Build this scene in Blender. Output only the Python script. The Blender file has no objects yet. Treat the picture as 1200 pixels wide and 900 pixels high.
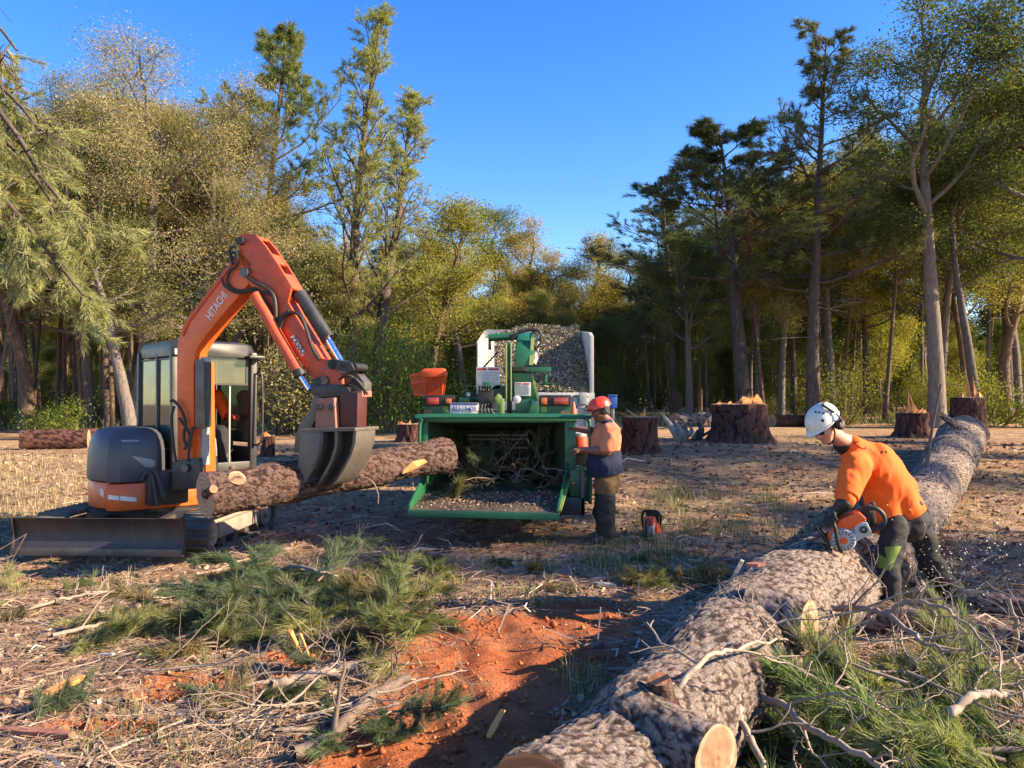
import bpy, bmesh, math, random
import numpy as np
from mathutils import Matrix, Vector
R = math.radians
scene = bpy.context.scene
COL = scene.collection
# ---------------------------------------------------------------- camera
PITCH = R(1.27)
CH = 1.65
cd = bpy.data.cameras.new('camera'); cam = bpy.data.objects.new('camera', cd); COL.objects.link(cam)
cam.location = (0, 0, CH); cam.rotation_euler = (R(90) + PITCH, 0, 0)
cd.sensor_width = 36; cd.lens = 27.0; cd.clip_start = .05; cd.clip_end = 2000
scene.camera = cam
# ---------------------------------------------------------------- light
SUN_EL = R(27); SUN_AZ = R(-9)          # azimuth measured from +X towards +Y
sd = Vector((math.cos(SUN_AZ)*math.cos(SUN_EL), math.sin(SUN_AZ)*math.cos(SUN_EL), math.sin(SUN_EL)))
ld = bpy.data.lights.new('sun', 'SUN'); ld.energy = 5.0; ld.angle = R(.5); ld.color = (1, .84, .64)
sun = bpy.data.objects.new('sun', ld); COL.objects.link(sun)
sun.rotation_euler = sd.to_track_quat('Z', 'Y').to_euler()
w = bpy.data.worlds.new('World'); scene.world = w; w.use_nodes = True
nt = w.node_tree; bg = nt.nodes['Background']
sky = nt.nodes.new('ShaderNodeTexSky'); sky.sky_type = 'NISHITA'; sky.sun_disc = False
sky.sun_elevation = SUN_EL; sky.sun_rotation = math.atan2(sd.x, sd.y)
sky.air_density = 1.0; sky.dust_density = .3; sky.ozone_density = 3.0; sky.altitude = 200
hs = nt.nodes.new('ShaderNodeHueSaturation'); hs.inputs['Hue'].default_value = .515; hs.inputs['Saturation'].default_value = 1.36; hs.inputs['Value'].default_value = .90
nt.links.new(sky.outputs[0], hs.inputs['Color']); nt.links.new(hs.outputs[0], bg.inputs[0]); bg.inputs[1].default_value = .13
vs = scene.view_settings; vs.view_transform = 'Standard'; vs.look = 'None'; vs.gamma = 1; vs.exposure = 1.66
vs.use_white_balance = True; vs.white_balance_temperature = 7400
scene.cycles.max_bounces = 6; scene.cycles.diffuse_bounces = 3; scene.cycles.transmission_bounces = 4; scene.cycles.transparent_max_bounces = 6

# ---------------------------------------------------------------- pixel <-> world helpers (photo is 1200 x 900)
def ray(px, py):
    dx = (px-600)/900; dz = -(py-450)/900
    y = math.cos(PITCH) - dz*math.sin(PITCH); z = math.sin(PITCH) + dz*math.cos(PITCH)
    return Vector((dx/y, 1, z/y))
def at(px, py, D): return Vector((0, 0, CH)) + ray(px, py)*D
def sm(t): t = np.clip(t, 0, 1); return t*t*(3-2*t)
def hsh(ix, iy, iz, s=0):
    h = (ix.astype(np.int64)*374761393 + iy.astype(np.int64)*668265263 + iz.astype(np.int64)*2147483647 + s*1274126177) & 0xffffffff
    h = ((h ^ (h >> 13))*1274126177) & 0xffffffff
    h = ((h ^ (h >> 16))*2246822519) & 0xffffffff
    return ((h ^ (h >> 15)) & 0xffffff)/float(0xffffff)
def vnoise(P, s=0):
    P = np.asarray(P, float); I = np.floor(P).astype(np.int64); F = P-I; F = F*F*(3-2*F); out = 0
    for a in (0, 1):
        for b in (0, 1):
            for c in (0, 1):
                wgt = (F[:,0] if a else 1-F[:,0])*(F[:,1] if b else 1-F[:,1])*(F[:,2] if c else 1-F[:,2])
                out = out + wgt*hsh(I[:,0]+a, I[:,1]+b, I[:,2]+c, s)
    return out*2-1
def fbm(P, o=3, s=0):
    P = np.asarray(P, float); r = 0; a = 1; t = 0
    for k in range(o): r = r + a*vnoise(P*2**k, s+k); t += a; a *= .5
    return r/t
def worley(P, s=0):
    P = np.asarray(P, float); I = np.floor(P).astype(np.int64); f1 = np.full(len(P), 9.); f2 = f1.copy(); cid = np.zeros(len(P))
    for a in (-1, 0, 1):
        for b in (-1, 0, 1):
            for c in (-1, 0, 1):
                J = I + np.array([a, b, c])
                q = np.stack([hsh(J[:,0], J[:,1], J[:,2], s+k) for k in range(3)], 1)
                d = np.linalg.norm(J+q-P, axis=1); h = hsh(J[:,0], J[:,1], J[:,2], s+9)
                m = d < f1; f2 = np.where(m, f1, np.minimum(f2, d)); cid = np.where(m, h, cid); f1 = np.where(m, d, f1)
    return f1, f2, cid
def zbase(x, y):
    x = np.asarray(x, float); y = np.asarray(y, float)
    p = np.interp(y, [9, 11, 13, 15, 17, 20, 25, 35, 60, 200], [0, .08, .27, .5, .66, .78, .9, 1.08, 1.25, 1.6])
    k = np.interp(x/np.maximum(y, 1), [-.6, -.2, .15, .5], [.62, .72, .95, 1.])
    return p*k
def zgn(x, y):
    x = np.atleast_1d(np.asarray(x, float)); y = np.atleast_1d(np.asarray(y, float))
    P = np.stack([x, y, x*0], 1); fade = np.interp(y, [8, 30], [1, .6])
    return zbase(x, y) + (.05*fbm(P*.45, 3, 5) + .022*fbm(P*2.2, 3, 8))*fade
def zg(x, y): return float(zgn(x, y)[0])
_DG = 1.5*np.exp(np.linspace(0, math.log(100), 700))
def gp(px, py, h=0.):
    """where the sight line through a pixel meets the ground (raised by h)"""
    r = ray(px, py); D = _DG; 
    for _ in range(2):
        x, z = r.x*D, CH+r.z*D; k = np.nonzero(z <= zgn(x, D)+h)[0]; k = k[0] if len(k) else len(D)-1
        D = np.linspace(D[max(k-1, 0)], D[k], 24) if _ == 0 else D
    return Vector((r.x*D[k], D[k], CH+r.z*D[k]))
def onplane(px, py, F, d):
    """point where the sight line meets the vertical plane through F with horizontal direction d"""
    r = ray(px, py); n = Vector((-d[1], d[0], 0)); o = Vector((0, 0, CH))
    t = (Vector(F)-o).dot(n)/r.dot(n); return o + r*t

# ---------------------------------------------------------------- objects
MW = {}
def thing(name, label, cat, loc=(0,0,0), rz=0, group=None, mat=None):
    o = bpy.data.objects.new(name, None); COL.objects.link(o); o.empty_display_size = .2
    if mat is not None: o.matrix_world = mat; MW[o.name] = mat.copy()
    else:
        o.location = loc; o.rotation_euler = (0, 0, rz); MW[o.name] = Matrix.Translation(Vector(loc)) @ Matrix.Rotation(rz, 4, 'Z')
    o['label'] = label; o['category'] = cat
    if group: o['group'] = group
    return o
def tag(o, label=None, cat=None, group=None, kind=None):
    if label: o['label'] = label
    if cat: o['category'] = cat
    if group: o['group'] = group
    if kind: o['kind'] = kind
    return o
def link(name, me, parent=None, world=False, loc=None):
    o = bpy.data.objects.new(name, me); COL.objects.link(o)
    if parent is not None:
        o.parent = parent; MW[o.name] = MW.get(parent.name, Matrix())
        if world: me.transform(MW[parent.name].inverted())
    else: MW[o.name] = Matrix()
    if loc is not None: o.location = loc; MW[o.name] = Matrix.Translation(Vector(loc))
    return o
def npmesh(name, V, F, mat, smooth=False, attrs=None):
    V = np.asarray(V, np.float32); F = np.asarray(F, np.int32); n = F.shape[1]
    me = bpy.data.meshes.new(name); me.vertices.add(len(V)); me.vertices.foreach_set('co', V.ravel())
    me.loops.add(F.size); me.loops.foreach_set('vertex_index', F.ravel())
    me.polygons.add(len(F)); me.polygons.foreach_set('loop_start', np.arange(0, F.size, n, dtype=np.int32))
    try: me.polygons.foreach_set('loop_total', np.full(len(F), n, np.int32))
    except Exception: pass
    if smooth: me.polygons.foreach_set('use_smooth', np.ones(len(F), bool))
    for k, a in (attrs or {}).items():
        at_ = me.attributes.new(k, 'FLOAT', 'POINT'); at_.data.foreach_set('value', np.asarray(a, np.float32))
    if mat: me.materials.append(mat)
    me.update(calc_edges=True); return me
def frames(pts):
    pts = np.asarray(pts, float); T = np.gradient(pts, axis=0); T /= np.maximum(np.linalg.norm(T, axis=1, keepdims=True), 1e-9)
    u = np.cross(T[0], [0, 0, 1.]) if abs(T[0][2]) < .9 else np.cross(T[0], [0, 1., 0]); u /= np.linalg.norm(u); U = []
    for t in T:
        u = u - t*np.dot(u, t); u /= max(np.linalg.norm(u), 1e-9); U.append(u)
    U = np.array(U); return T, U, np.cross(T, U)
def tube_np(pts, r, sides=6, cap=False):
    pts = np.asarray(pts, float); n = len(pts); r = np.broadcast_to(np.asarray(r, float), (n,)); T, U, W = frames(pts)
    a = np.arange(sides)*2*np.pi/sides
    V = (pts[:,None,:] + r[:,None,None]*(np.cos(a)[None,:,None]*U[:,None,:] + np.sin(a)[None,:,None]*W[:,None,:])).reshape(-1, 3)
    i = np.arange(n-1)[:,None]*sides; j = np.arange(sides)[None,:]; k = (j+1) % sides
    F = np.stack([i+j, i+k, i+sides+k, i+sides+j], -1).reshape(-1, 4); return V, F
def strips(c, m, t, s, s2=.8, s3=.15):
    """bent thin blades: base c, middle m, tip t, half width vector s -> two quads each"""
    n = len(c); V = np.stack([c-s, c+s, m+s*s2, m-s*s2, t+s*s3, t-s*s3], 1).reshape(-1, 3); b = np.arange(n)[:,None]*6
    return V, np.stack([b+np.array([0,1,2,3]), b+np.array([3,2,4,5])], 1).reshape(-1, 4)
class MB:
    def __init__(s, frame=None): s.v = []; s.f = []; s.M = frame
    def add(s, V, F, M=None):
        o = len(s.v)
        for p in V:
            p = Vector(p)
            if M is not None: p = M @ p
            if s.M is not None: p = s.M @ p
            s.v.append(tuple(p))
        s.f += [tuple(int(i)+o for i in f) for f in F]; return s
    def box(s, c, d, M=None, rot=None):
        x, y, z = [k/2 for k in d]; V = [Vector((i*x, j*y, k*z)) for i in (-1,1) for j in (-1,1) for k in (-1,1)]
        if rot is not None: V = [rot @ p for p in V]
        V = [p+Vector(c) for p in V]
        return s.add(V, [(0,1,3,2),(4,6,7,5),(0,4,5,1),(2,3,7,6),(0,2,6,4),(1,5,7,3)], M)
    def box2(s, a, b, M=None):
        return s.box([(p+q)/2 for p, q in zip(a, b)], [abs(p-q) for p, q in zip(a, b)], M)
    def bar(s, a, b, wd, h, up=(0,0,1)):
        a = Vector(a); b = Vector(b); t = (b-a); L = t.length; t.normalize(); u = Vector(up); sd_ = t.cross(u)
        if sd_.length < 1e-4: sd_ = t.cross(Vector((0,1,0)))
        sd_.normalize(); u = sd_.cross(t).normalized(); rot = Matrix((t, sd_, u)).transposed()
        return s.box((a+b)/2, (L, wd, h), rot=rot)
    def prism(s, poly, vec):
        n = len(poly); vec = Vector(vec); A = [Vector(p) for p in poly]; B = [p+vec for p in A]
        return s.add(A+B, [tuple(range(n))[::-1], tuple(range(n, 2*n))] + [(i, (i+1) % n, n+(i+1) % n, n+i) for i in range(n)])
    def tube(s, pts, r, sides=10, cap=True, res=0):
        pts = np.array([tuple(p) for p in pts], float)
        if res: pts = smooth_path(pts, res)
        if np.ndim(r) and len(r) != len(pts): r = np.interp(np.linspace(0,1,len(pts)), np.linspace(0,1,len(r)), r)
        V, F = tube_np(pts, r, sides); F = [tuple(f) for f in F]
        if cap: n = len(pts); F += [tuple(range(sides))[::-1], tuple(range((n-1)*sides, n*sides))]
        return s.add(V, F)
    def lathe(s, prof, c, ax=(0,0,1), seg=24, cap=True):
        ax = Vector(ax).normalized(); u = ax.orthogonal().normalized(); w_ = ax.cross(u); c = Vector(c); V = []; F = []
        for (r, h) in prof:
            for k in range(seg):
                a = 2*math.pi*k/seg; V.append(c + ax*h + u*(r*math.cos(a)) + w_*(r*math.sin(a)))
        for i in range(len(prof)-1):
            for k in range(seg): F.append((i*seg+k, i*seg+(k+1) % seg, (i+1)*seg+(k+1) % seg, (i+1)*seg+k))
        if cap: F += [tuple(range(seg))[::-1], tuple(range((len(prof)-1)*seg, len(prof)*seg))]
        return s.add(V, F)
    def sph(s, c, r, sc=(1,1,1), seg=14, rings=9, rot=None):
        V = []; F = []
        for i in range(rings+1):
            th = math.pi*i/rings
            for k in range(seg):
                a = 2*math.pi*k/seg; p = Vector((r*sc[0]*math.sin(th)*math.cos(a), r*sc[1]*math.sin(th)*math.sin(a), r*sc[2]*math.cos(th)))
                if rot is not None: p = rot @ p
                V.append(p+Vector(c))
        for i in range(rings):
            for k in range(seg): F.append((i*seg+k, (i+1)*seg+k, (i+1)*seg+(k+1) % seg, i*seg+(k+1) % seg))
        return s.add(V, F)
    def loft(s, rings, cap=True):
        n = len(rings[0]); V = [p for r_ in rings for p in r_]; F = []
        for i in range(len(rings)-1):
            for k in range(n): F.append((i*n+k, i*n+(k+1) % n, (i+1)*n+(k+1) % n, (i+1)*n+k))
        if cap: F += [tuple(range(n))[::-1], tuple(range((len(rings)-1)*n, len(rings)*n))]
        return s.add(V, F)
    def build(s, name, mat, parent=None, world=False, bevel=0, smooth=False, seg=2):
        me = bpy.data.meshes.new(name); me.from_pydata(s.v, [], s.f); me.materials.append(mat)
        bm = bmesh.new(); bm.from_mesh(me); bmesh.ops.remove_doubles(bm, verts=bm.verts, dist=1e-5); bmesh.ops.recalc_face_normals(bm, faces=bm.faces)
        if bevel:
            ed = [e for e in bm.edges if len(e.link_faces) == 2 and e.calc_face_angle(0) > .5]
            try: bmesh.ops.bevel(bm, geom=ed, offset=bevel, segments=seg, profile=.6, affect='EDGES', clamp_overlap=True)
            except Exception: pass
        if smooth or bevel:
            for f in bm.faces: f.smooth = True
            for e in bm.edges:
                if len(e.link_faces) == 2 and e.calc_face_angle(0) > .65: e.smooth = False
        bm.to_mesh(me); bm.free()
        o = link(name, me, parent, world); return o
def smooth_path(pts, res):
    pts = np.asarray(pts, float); n = len(pts)
    if n < 3: return pts
    P = np.vstack([2*pts[0]-pts[1], pts, 2*pts[-1]-pts[-2]]); out = []
    for i in range(1, n):
        a, b, c, d = P[i-1], P[i], P[i+1], P[i+2]
        for t in np.linspace(0, 1, res, endpoint=False):
            out.append(.5*((2*b) + (-a+c)*t + (2*a-5*b+4*c-d)*t*t + (-a+3*b-3*c+d)*t**3))
    out.append(pts[-1]); return np.array(out)
# ---------------------------------------------------------------- materials
def newmat(name):
    m = bpy.data.materials.new(name); m.use_nodes = True; t = m.node_tree; return m, t, t.nodes['Principled BSDF']
def N(t, typ, **k):
    n = t.nodes.new('ShaderNode'+typ)
    for a, v in k.items(): setattr(n, a, v)
    return n
def ramp(t, src, stops):
    r = N(t, 'ValToRGB'); e = r.color_ramp.elements
    while len(e) > 1: e.remove(e[0])
    e[0].position = stops[0][0]; e[0].color = (*stops[0][1], 1)
    for p, c in stops[1:]: q = e.new(p); q.color = (*c, 1)
    t.links.new(src, r.inputs[0]); return r
def noise(t, scale, detail=4, rough=.55, vec=None, stretch=None, kind='Object'):
    n = N(t, 'TexNoise'); n.inputs['Scale'].default_value = scale; n.inputs['Detail'].default_value = detail; n.inputs['Roughness'].default_value = rough
    if vec is None:
        tc = N(t, 'TexCoord'); vec = tc.outputs[kind]
    if stretch:
        mp = N(t, 'Mapping'); mp.inputs['Scale'].default_value = stretch; t.links.new(vec, mp.inputs[0]); vec = mp.outputs[0]
    t.links.new(vec, n.inputs[0]); return n
def mix(t, fac, a, b, typ='MIX'):
    m = N(t, 'Mix', data_type='RGBA', blend_type=typ)
    for sock, v in ((0, fac), (6, a), (7, b)):
        if hasattr(v, 'is_output') or isinstance(v, bpy.types.NodeSocket): t.links.new(v, m.inputs[sock])
        elif sock == 0: m.inputs[0].default_value = v
        else: m.inputs[sock].default_value = (*v, 1)
    return m.outputs[2]
def bump(t, b, src, strength=.3, dist=.02):
    n = N(t, 'Bump'); n.inputs['Strength'].default_value = strength; n.inputs['Distance'].default_value = dist
    t.links.new(src, n.inputs['Height']); t.links.new(n.outputs[0], b.inputs['Normal']); return n
def simple(name, c, rough=.6, metal=0, c2=None, scale=6, thr=(.4, .65), bmp=0, bscale=30, coat=0, c3=None, stretch=None):
    """base colour with patches of a second colour (dirt, wear) and fine relief"""
    m, t, b = newmat(name); b.inputs['Roughness'].default_value = rough; b.inputs['Metallic'].default_value = metal
    if c2 is None: c2 = tuple(k*.7 for k in c)
    n = noise(t, scale, 6, .65, stretch=stretch); r = ramp(t, n.outputs[0], [(thr[0], c), (thr[1], c2)]); out = r.outputs[0]
    n2 = noise(t, scale*9, 4, .6, stretch=stretch); out = mix(t, .35, out, ramp(t, n2.outputs[0], [(.3, tuple(k*.65 for k in c)), (.7, tuple(min(1, k*1.25) for k in c))]).outputs[0])
    if c3 is not None:
        n3 = noise(t, scale*3.1, 7, .75); out = mix(t, ramp(t, n3.outputs[0], [(.62, (0,0,0)), (.70, (1,1,1))]).outputs[0], out, c3)
    t.links.new(out, b.inputs['Base Color'])
    rr = N(t, 'MapRange'); rr.inputs['To Min'].default_value = max(.05, rough-.12); rr.inputs['To Max'].default_value = min(1, rough+.18)
    t.links.new(n2.outputs[0], rr.inputs[0]); t.links.new(rr.outputs[0], b.inputs['Roughness'])
    if coat: b.inputs['Coat Weight'].default_value = coat
    if bmp: bump(t, b, noise(t, bscale, 5, .6, stretch=stretch).outputs[0], bmp, .01)
    return m
def leafmat(name, trans=.4, var=.5, dark=(.42,.5,.45), light=(1.5,1.4,1.05), rough=.62):
    """leaf colour comes from the object's own colour, varied leaf by leaf; partly translucent"""
    m, t, b = newmat(name); oi = N(t, 'ObjectInfo'); a = N(t, 'Attribute', attribute_name='v')
    r = ramp(t, a.outputs['Fac'], [(0, dark), (.55, (1,1,1)), (1, light)])
    c = mix(t, 1, oi.outputs['Color'], r.outputs[0], 'MULTIPLY')
    t.links.new(c, b.inputs['Base Color']); b.inputs['Roughness'].default_value = rough; b.inputs['Specular IOR Level'].default_value = .15
    tr = N(t, 'BsdfTranslucent'); c2 = mix(t, 1, c, (1.25, 1.3, .55), 'MULTIPLY'); t.links.new(c2, tr.inputs[0])
    mx = N(t, 'MixShader'); mx.inputs[0].default_value = trans; out = t.nodes['Material Output']
    t.links.new(b.outputs[0], mx.inputs[1]); t.links.new(tr.outputs[0], mx.inputs[2]); t.links.new(mx.outputs[0], out.inputs[0]); return m
def barkmat(name, c1, c2, c3, scale=5, st=(3,3,.6), bs=.6):
    m, t, b = newmat(name); n = noise(t, scale, 6, .6, stretch=st)
    oi = N(t, 'ObjectInfo'); r = ramp(t, n.outputs[0], [(.3, c1), (.5, c2), (.7, c3)])
    big = noise(t, .8, 3, .5); out = mix(t, big.outputs[0], r.outputs[0], tuple(k*.8 for k in c2))
    rr = ramp(t, oi.outputs['Random'], [(0, (.7,.7,.75)), (1, (1.25,1.2,1.15))]); out = mix(t, 1, out, rr.outputs[0], 'MULTIPLY')
    t.links.new(out, b.inputs['Base Color']); b.inputs['Roughness'].default_value = .92; b.inputs['Specular IOR Level'].default_value = .2
    bump(t, b, n.outputs[0], bs, .05); return m
def logbark(name, ridge, ridge2, furrow, flake):
    """mesh attribute 'b' (0 furrow .. 1 plate) and 'v' (which plate) drive the bark colours"""
    m, t, b = newmat(name); a = N(t, 'Attribute', attribute_name='b'); v = N(t, 'Attribute', attribute_name='v')
    pl = ramp(t, v.outputs['Fac'], [(0, tuple(k*.7 for k in ridge)), (.35, ridge), (.6, ridge2), (.85, ridge), (1, flake)])
    big = noise(t, 1.7, 5, .65); pl2 = mix(t, ramp(t, big.outputs[0], [(.45, (0,0,0)), (.6, (.85,.85,.85))]).outputs[0], pl.outputs[0], flake)
    fine = noise(t, 75, 6, .75); mid = noise(t, 24, 5, .7)
    pl3 = mix(t, .6, pl2, ramp(t, fine.outputs[0], [(.3, tuple(k*.25 for k in ridge)), (.5, ridge), (.7, tuple(min(1, k*1.7) for k in ridge2))]).outputs[0])
    pl4 = mix(t, ramp(t, mid.outputs[0], [(.33, (1,1,1)), (.40, (0,0,0))]).outputs[0], pl3, tuple(k*1.3 for k in furrow))
    out = mix(t, ramp(t, a.outputs['Fac'], [(.05, (0,0,0)), (.4, (1,1,1))]).outputs[0], furrow, pl4)
    t.links.new(out, b.inputs['Base Color']); b.inputs['Roughness'].default_value = .9; b.inputs['Specular IOR Level'].default_value = .2
    b1 = bump(t, b, fine.outputs[0], .9, .012); b2 = N(t, 'Bump'); b2.inputs['Strength'].default_value = .9; b2.inputs['Distance'].default_value = .03
    t.links.new(mid.outputs[0], b2.inputs['Height']); t.links.new(b1.outputs[0], b2.inputs['Normal']); t.links.new(b2.outputs[0], b.inputs['Normal']); return m
def cutmat(name, c=( .55,.36,.2), heart=(.33,.17,.08), rings=70):
    m, t, b = newmat(name); tc = N(t, 'TexCoord'); dn = noise(t, 3, 4, .5)
    mp = N(t, 'Mapping'); mp.inputs['Scale'].default_value = (1, 1, .01); t.links.new(tc.outputs['Object'], mp.inputs[0])
    va = N(t, 'VectorMath', operation='ADD'); sc = N(t, 'VectorMath', operation='SCALE'); sc.inputs['Scale'].default_value = .03
    t.links.new(dn.outputs['Color'], sc.inputs[0]); t.links.new(mp.outputs[0], va.inputs[0]); t.links.new(sc.outputs[0], va.inputs[1])
    ln = N(t, 'VectorMath', operation='LENGTH'); t.links.new(va.outputs[0], ln.inputs[0])
    mu = N(t, 'Math', operation='MULTIPLY'); mu.inputs[1].default_value = rings*6.28/3; t.links.new(ln.outputs['Value'], mu.inputs[0])
    si = N(t, 'Math', operation='SINE'); t.links.new(mu.outputs[0], si.inputs[0])
    rg = ramp(t, si.outputs[0], [(0, tuple(k*.66 for k in c)), (.6, c), (1, tuple(min(1,k*1.1) for k in c))])
    hr = ramp(t, ln.outputs['Value'], [(.02, (1,1,1)), (.06, (.8,.8,.8)), (.075, (.2,.2,.2)), (.13, (0,0,0))]); o = mix(t, hr.outputs[0], rg.outputs[0], heart)
    st = noise(t, 5, 5, .7); o = mix(t, ramp(t, st.outputs[0], [(.5, (0,0,0)), (.75, (.7,.7,.7))]).outputs[0], o, tuple(k*.55 for k in c))
    t.links.new(o, b.inputs['Base Color']); b.inputs['Roughness'].default_value = .85; bump(t, b, noise(t, 70, 3, .6, stretch=(1,4,1)).outputs[0], .5, .006); return m
def vmat(name, stops, rough=.9, trans=0, bmp=0):
    """colour picked per piece from attribute v"""
    m, t, b = newmat(name); a = N(t, 'Attribute', attribute_name='v'); r = ramp(t, a.outputs['Fac'], stops)
    for e in [r.color_ramp]: e.interpolation = 'LINEAR'
    n = noise(t, 35, 3, .6); o = mix(t, .4, r.outputs[0], mix(t, 1, r.outputs[0], ramp(t, n.outputs[0], [(.3, (.4,.4,.4)), (.7, (1.5,1.5,1.5))]).outputs[0], 'MULTIPLY'))
    t.links.new(o, b.inputs['Base Color']); b.inputs['Roughness'].default_value = rough; b.inputs['Specular IOR Level'].default_value = .25
    if trans:
        tr = N(t, 'BsdfTranslucent'); t.links.new(o, tr.inputs[0]); mx = N(t, 'MixShader'); mx.inputs[0].default_value = trans; out = t.nodes['Material Output']
        t.links.new(b.outputs[0], mx.inputs[1]); t.links.new(tr.outputs[0], mx.inputs[2]); t.links.new(mx.outputs[0], out.inputs[0])
    return m
M = {}
M['orange'] = simple('orange_paint', (.72,.115,.018), .42, 0, (.5,.08,.02), 3, (.5,.7), .05, 60, .1, c3=(.16,.075,.04))
M['orange_arm'] = simple('weathered_orange_paint', (.60,.075,.02), .5, 0, (.36,.055,.028), 3.5, (.45,.6), .1, 60, 0, c3=(.13,.065,.045))
M['greyhood'] = simple('dark_grey_cover', (.055,.062,.075), .45, 0, (.085,.08,.075), 3, (.4,.7), .05, 50)
M['cabblack'] = simple('cab_frame_paint', (.022,.022,.024), .45, 0, (.07,.065,.055), 4, (.4,.75), .05, 50)
M['black'] = simple('black_plastic', (.012,.012,.013), .5, 0, (.03,.028,.025), 8)
M['rubber'] = simple('hose_rubber', (.014,.014,.014), .6, 0, (.04,.036,.03), 8)
M['steel'] = simple('worn_steel', (.16,.145,.135), .5, .7, (.09,.06,.045), 5, (.4,.65), .15, 40, c3=(.2,.17,.14))
M['blade'] = simple('blade_steel', (.055,.048,.05), .5, .5, (.1,.08,.075), 2.5, (.4,.7), .2, 25, stretch=(4,1,1))
M['bucket'] = simple('bucket_steel', (.12,.10,.085), .55, .5, (.2,.165,.13), 3, (.4,.65), .2, 30, c3=(.08,.05,.035), stretch=(1,1,.35))
M['bucketdark'] = simple('bucket_inner_steel', (.03,.024,.02), .75, .2, (.05,.04,.03), 5, (.4,.65), .2, 30)
M['rust'] = simple('rusty_pink_paint', (.32,.13,.09), .65, .1, (.2,.09,.065), 5, (.4,.65), .2, 30, c3=(.36,.24,.2))
M['redsteel'] = simple('dark_red_paint', (.075,.014,.013), .5, .1, (.05,.015,.012), 6, (.4,.65), .1, 30)
M['chrome'] = simple('chrome_rod', (.75,.78,.85), .12, 1, (.6,.63,.7), 4)
M['greymetal'] = simple('light_grey_metal', (.33,.32,.31), .5, .3, (.2,.18,.16), 6, (.4,.7), .1, 40)
M['track'] = simple('rubber_track', (.075,.068,.06), .8, 0, (.17,.14,.11), 4, (.4,.6), .3, 40, c3=(.26,.2,.15))
M['trackframe'] = simple('dusty_track_frame', (.22,.185,.155), .75, .1, (.34,.27,.21), 4, (.4,.6), .2, 30, c3=(.1,.07,.05))
M['green'] = simple('green_paint', (.010,.115,.052), .42, 0, (.018,.09,.042), 3, (.45,.7), .04, 60, .15, c3=(.06,.10,.05))
M['greendark'] = simple('worn_green_paint', (.012,.07,.032), .55, 0, (.07,.065,.045), 2.5, (.42,.62), .1, 50, c3=(.12,.1,.08))
M['traysteel'] = simple('scuffed_tray_steel', (.16,.125,.10), .6, .3, (.09,.075,.06), 4, (.35,.65), .2, 30, c3=(.22,.16,.11))
M['limegreen'] = simple('yellow_green_edge', (.26,.34,.08), .55, 0, (.16,.25,.08), 5)
M['white'] = simple('white_paint', (.42,.42,.40), .5, 0, (.30,.29,.27), 2.5, (.45,.7), .04, 40, c3=(.35,.3,.25))
M['cream'] = simple('cream_panel', (.54,.49,.41), .55, 0, (.42,.35,.27), 2, (.4,.7), .05, 40)
M['sticker'] = simple('sticker_white', (.62,.60,.58), .5, 0, (.5,.48,.45), 12)
M['ink'] = simple('dark_ink', (.02,.02,.025), .6)
M['inkgrey'] = simple('grey_ink', (.25,.24,.24), .6)
M['inkred'] = simple('red_ink', (.42,.03,.03), .6)
M['inkblue'] = simple('blue_ink', (.03,.035,.27), .5)
M['decalwhite'] = simple('decal_white', (.75,.72,.68), .5, 0, (.6,.5,.42), 9)
M['lampred'] = simple('red_lens', (.38,.03,.02), .2, 0, (.42,.09,.04), 5, coat=.5)
M['lampamber'] = simple('amber_lens', (.55,.14,.02), .2, 0, (.5,.1,.02), 5, coat=.5)
M['plasticorange'] = simple('orange_plastic', (.85,.10,.02), .5, 0, (.75,.08,.02), 5)
M['hiviz'] = simple('orange_shirt_cloth', (.86,.125,.010), .85, 0, (.80,.10,.010), 5, (.4,.7), .15, 120)
M['hivizfaded'] = simple('faded_orange_cloth', (.74,.23,.11), .9, 0, (.62,.18,.085), 6, (.4,.7), .2, 100)
M['navy'] = simple('navy_cloth', (.012,.018,.05), .9, 0, (.02,.03,.07), 6, (.4,.7), .2, 100)
M['trouser'] = simple('black_work_trousers', (.012,.012,.015), .85, 0, (.024,.024,.024), 6, (.4,.7), .25, 90)
M['trousergreen'] = simple('green_trouser_panel', (.14,.22,.03), .85, 0, (.1,.15,.03), 6, bmp=.2, bscale=90)
M['tan'] = simple('brown_work_trousers', (.20,.10,.035), .9, 0, (.13,.07,.03), 7, (.4,.7), .25, 90)
M['chaps'] = simple('dark_chaps', (.035,.03,.025), .9, 0, (.06,.05,.04), 7, (.4,.7), .25, 90)
M['boot'] = simple('dusty_boot', (.10,.075,.055), .85, 0, (.17,.12,.085), 8, (.4,.7), .2, 60)
M['skin'] = simple('skin', (.50,.255,.175), .55, 0, (.45,.20,.14), 8, (.4,.7), .06, 120)
M['skindark'] = simple('tanned_skin', (.23,.095,.055), .55, 0, (.19,.075,.045), 8, (.4,.7), .06, 120)
M['helmetwhite'] = simple('white_helmet_shell', (.66,.63,.53), .35, 0, (.55,.51,.41), 6, (.4,.7), coat=.3)
M['helmetred'] = simple('red_helmet_shell', (.86,.05,.010), .35, 0, (.75,.04,.010), 5, coat=.3)
M['glove'] = simple('dark_glove', (.02,.02,.022), .85, 0, (.04,.035,.03), 9, bmp=.2, bscale=90)
M['redglove'] = simple('red_glove', (.33,.03,.02), .8, 0, (.25,.03,.02), 9)
M['sawgrey'] = simple('light_grey_casing', (.42,.42,.43), .4, 0, (.3,.28,.26), 9, (.4,.7), .05, 60)
M['saworange'] = simple('orange_casing', (.80,.10,.02), .4, 0, (.6,.08,.02), 9, (.5,.75), .05, 60)
M['blue'] = simple('blue_plastic', (.03,.12,.42), .5)
M['seat'] = simple('seat_vinyl', (.02,.02,.022), .7)
M['lens'] = simple('dark_glasses', (.006,.006,.008), .12)
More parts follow.
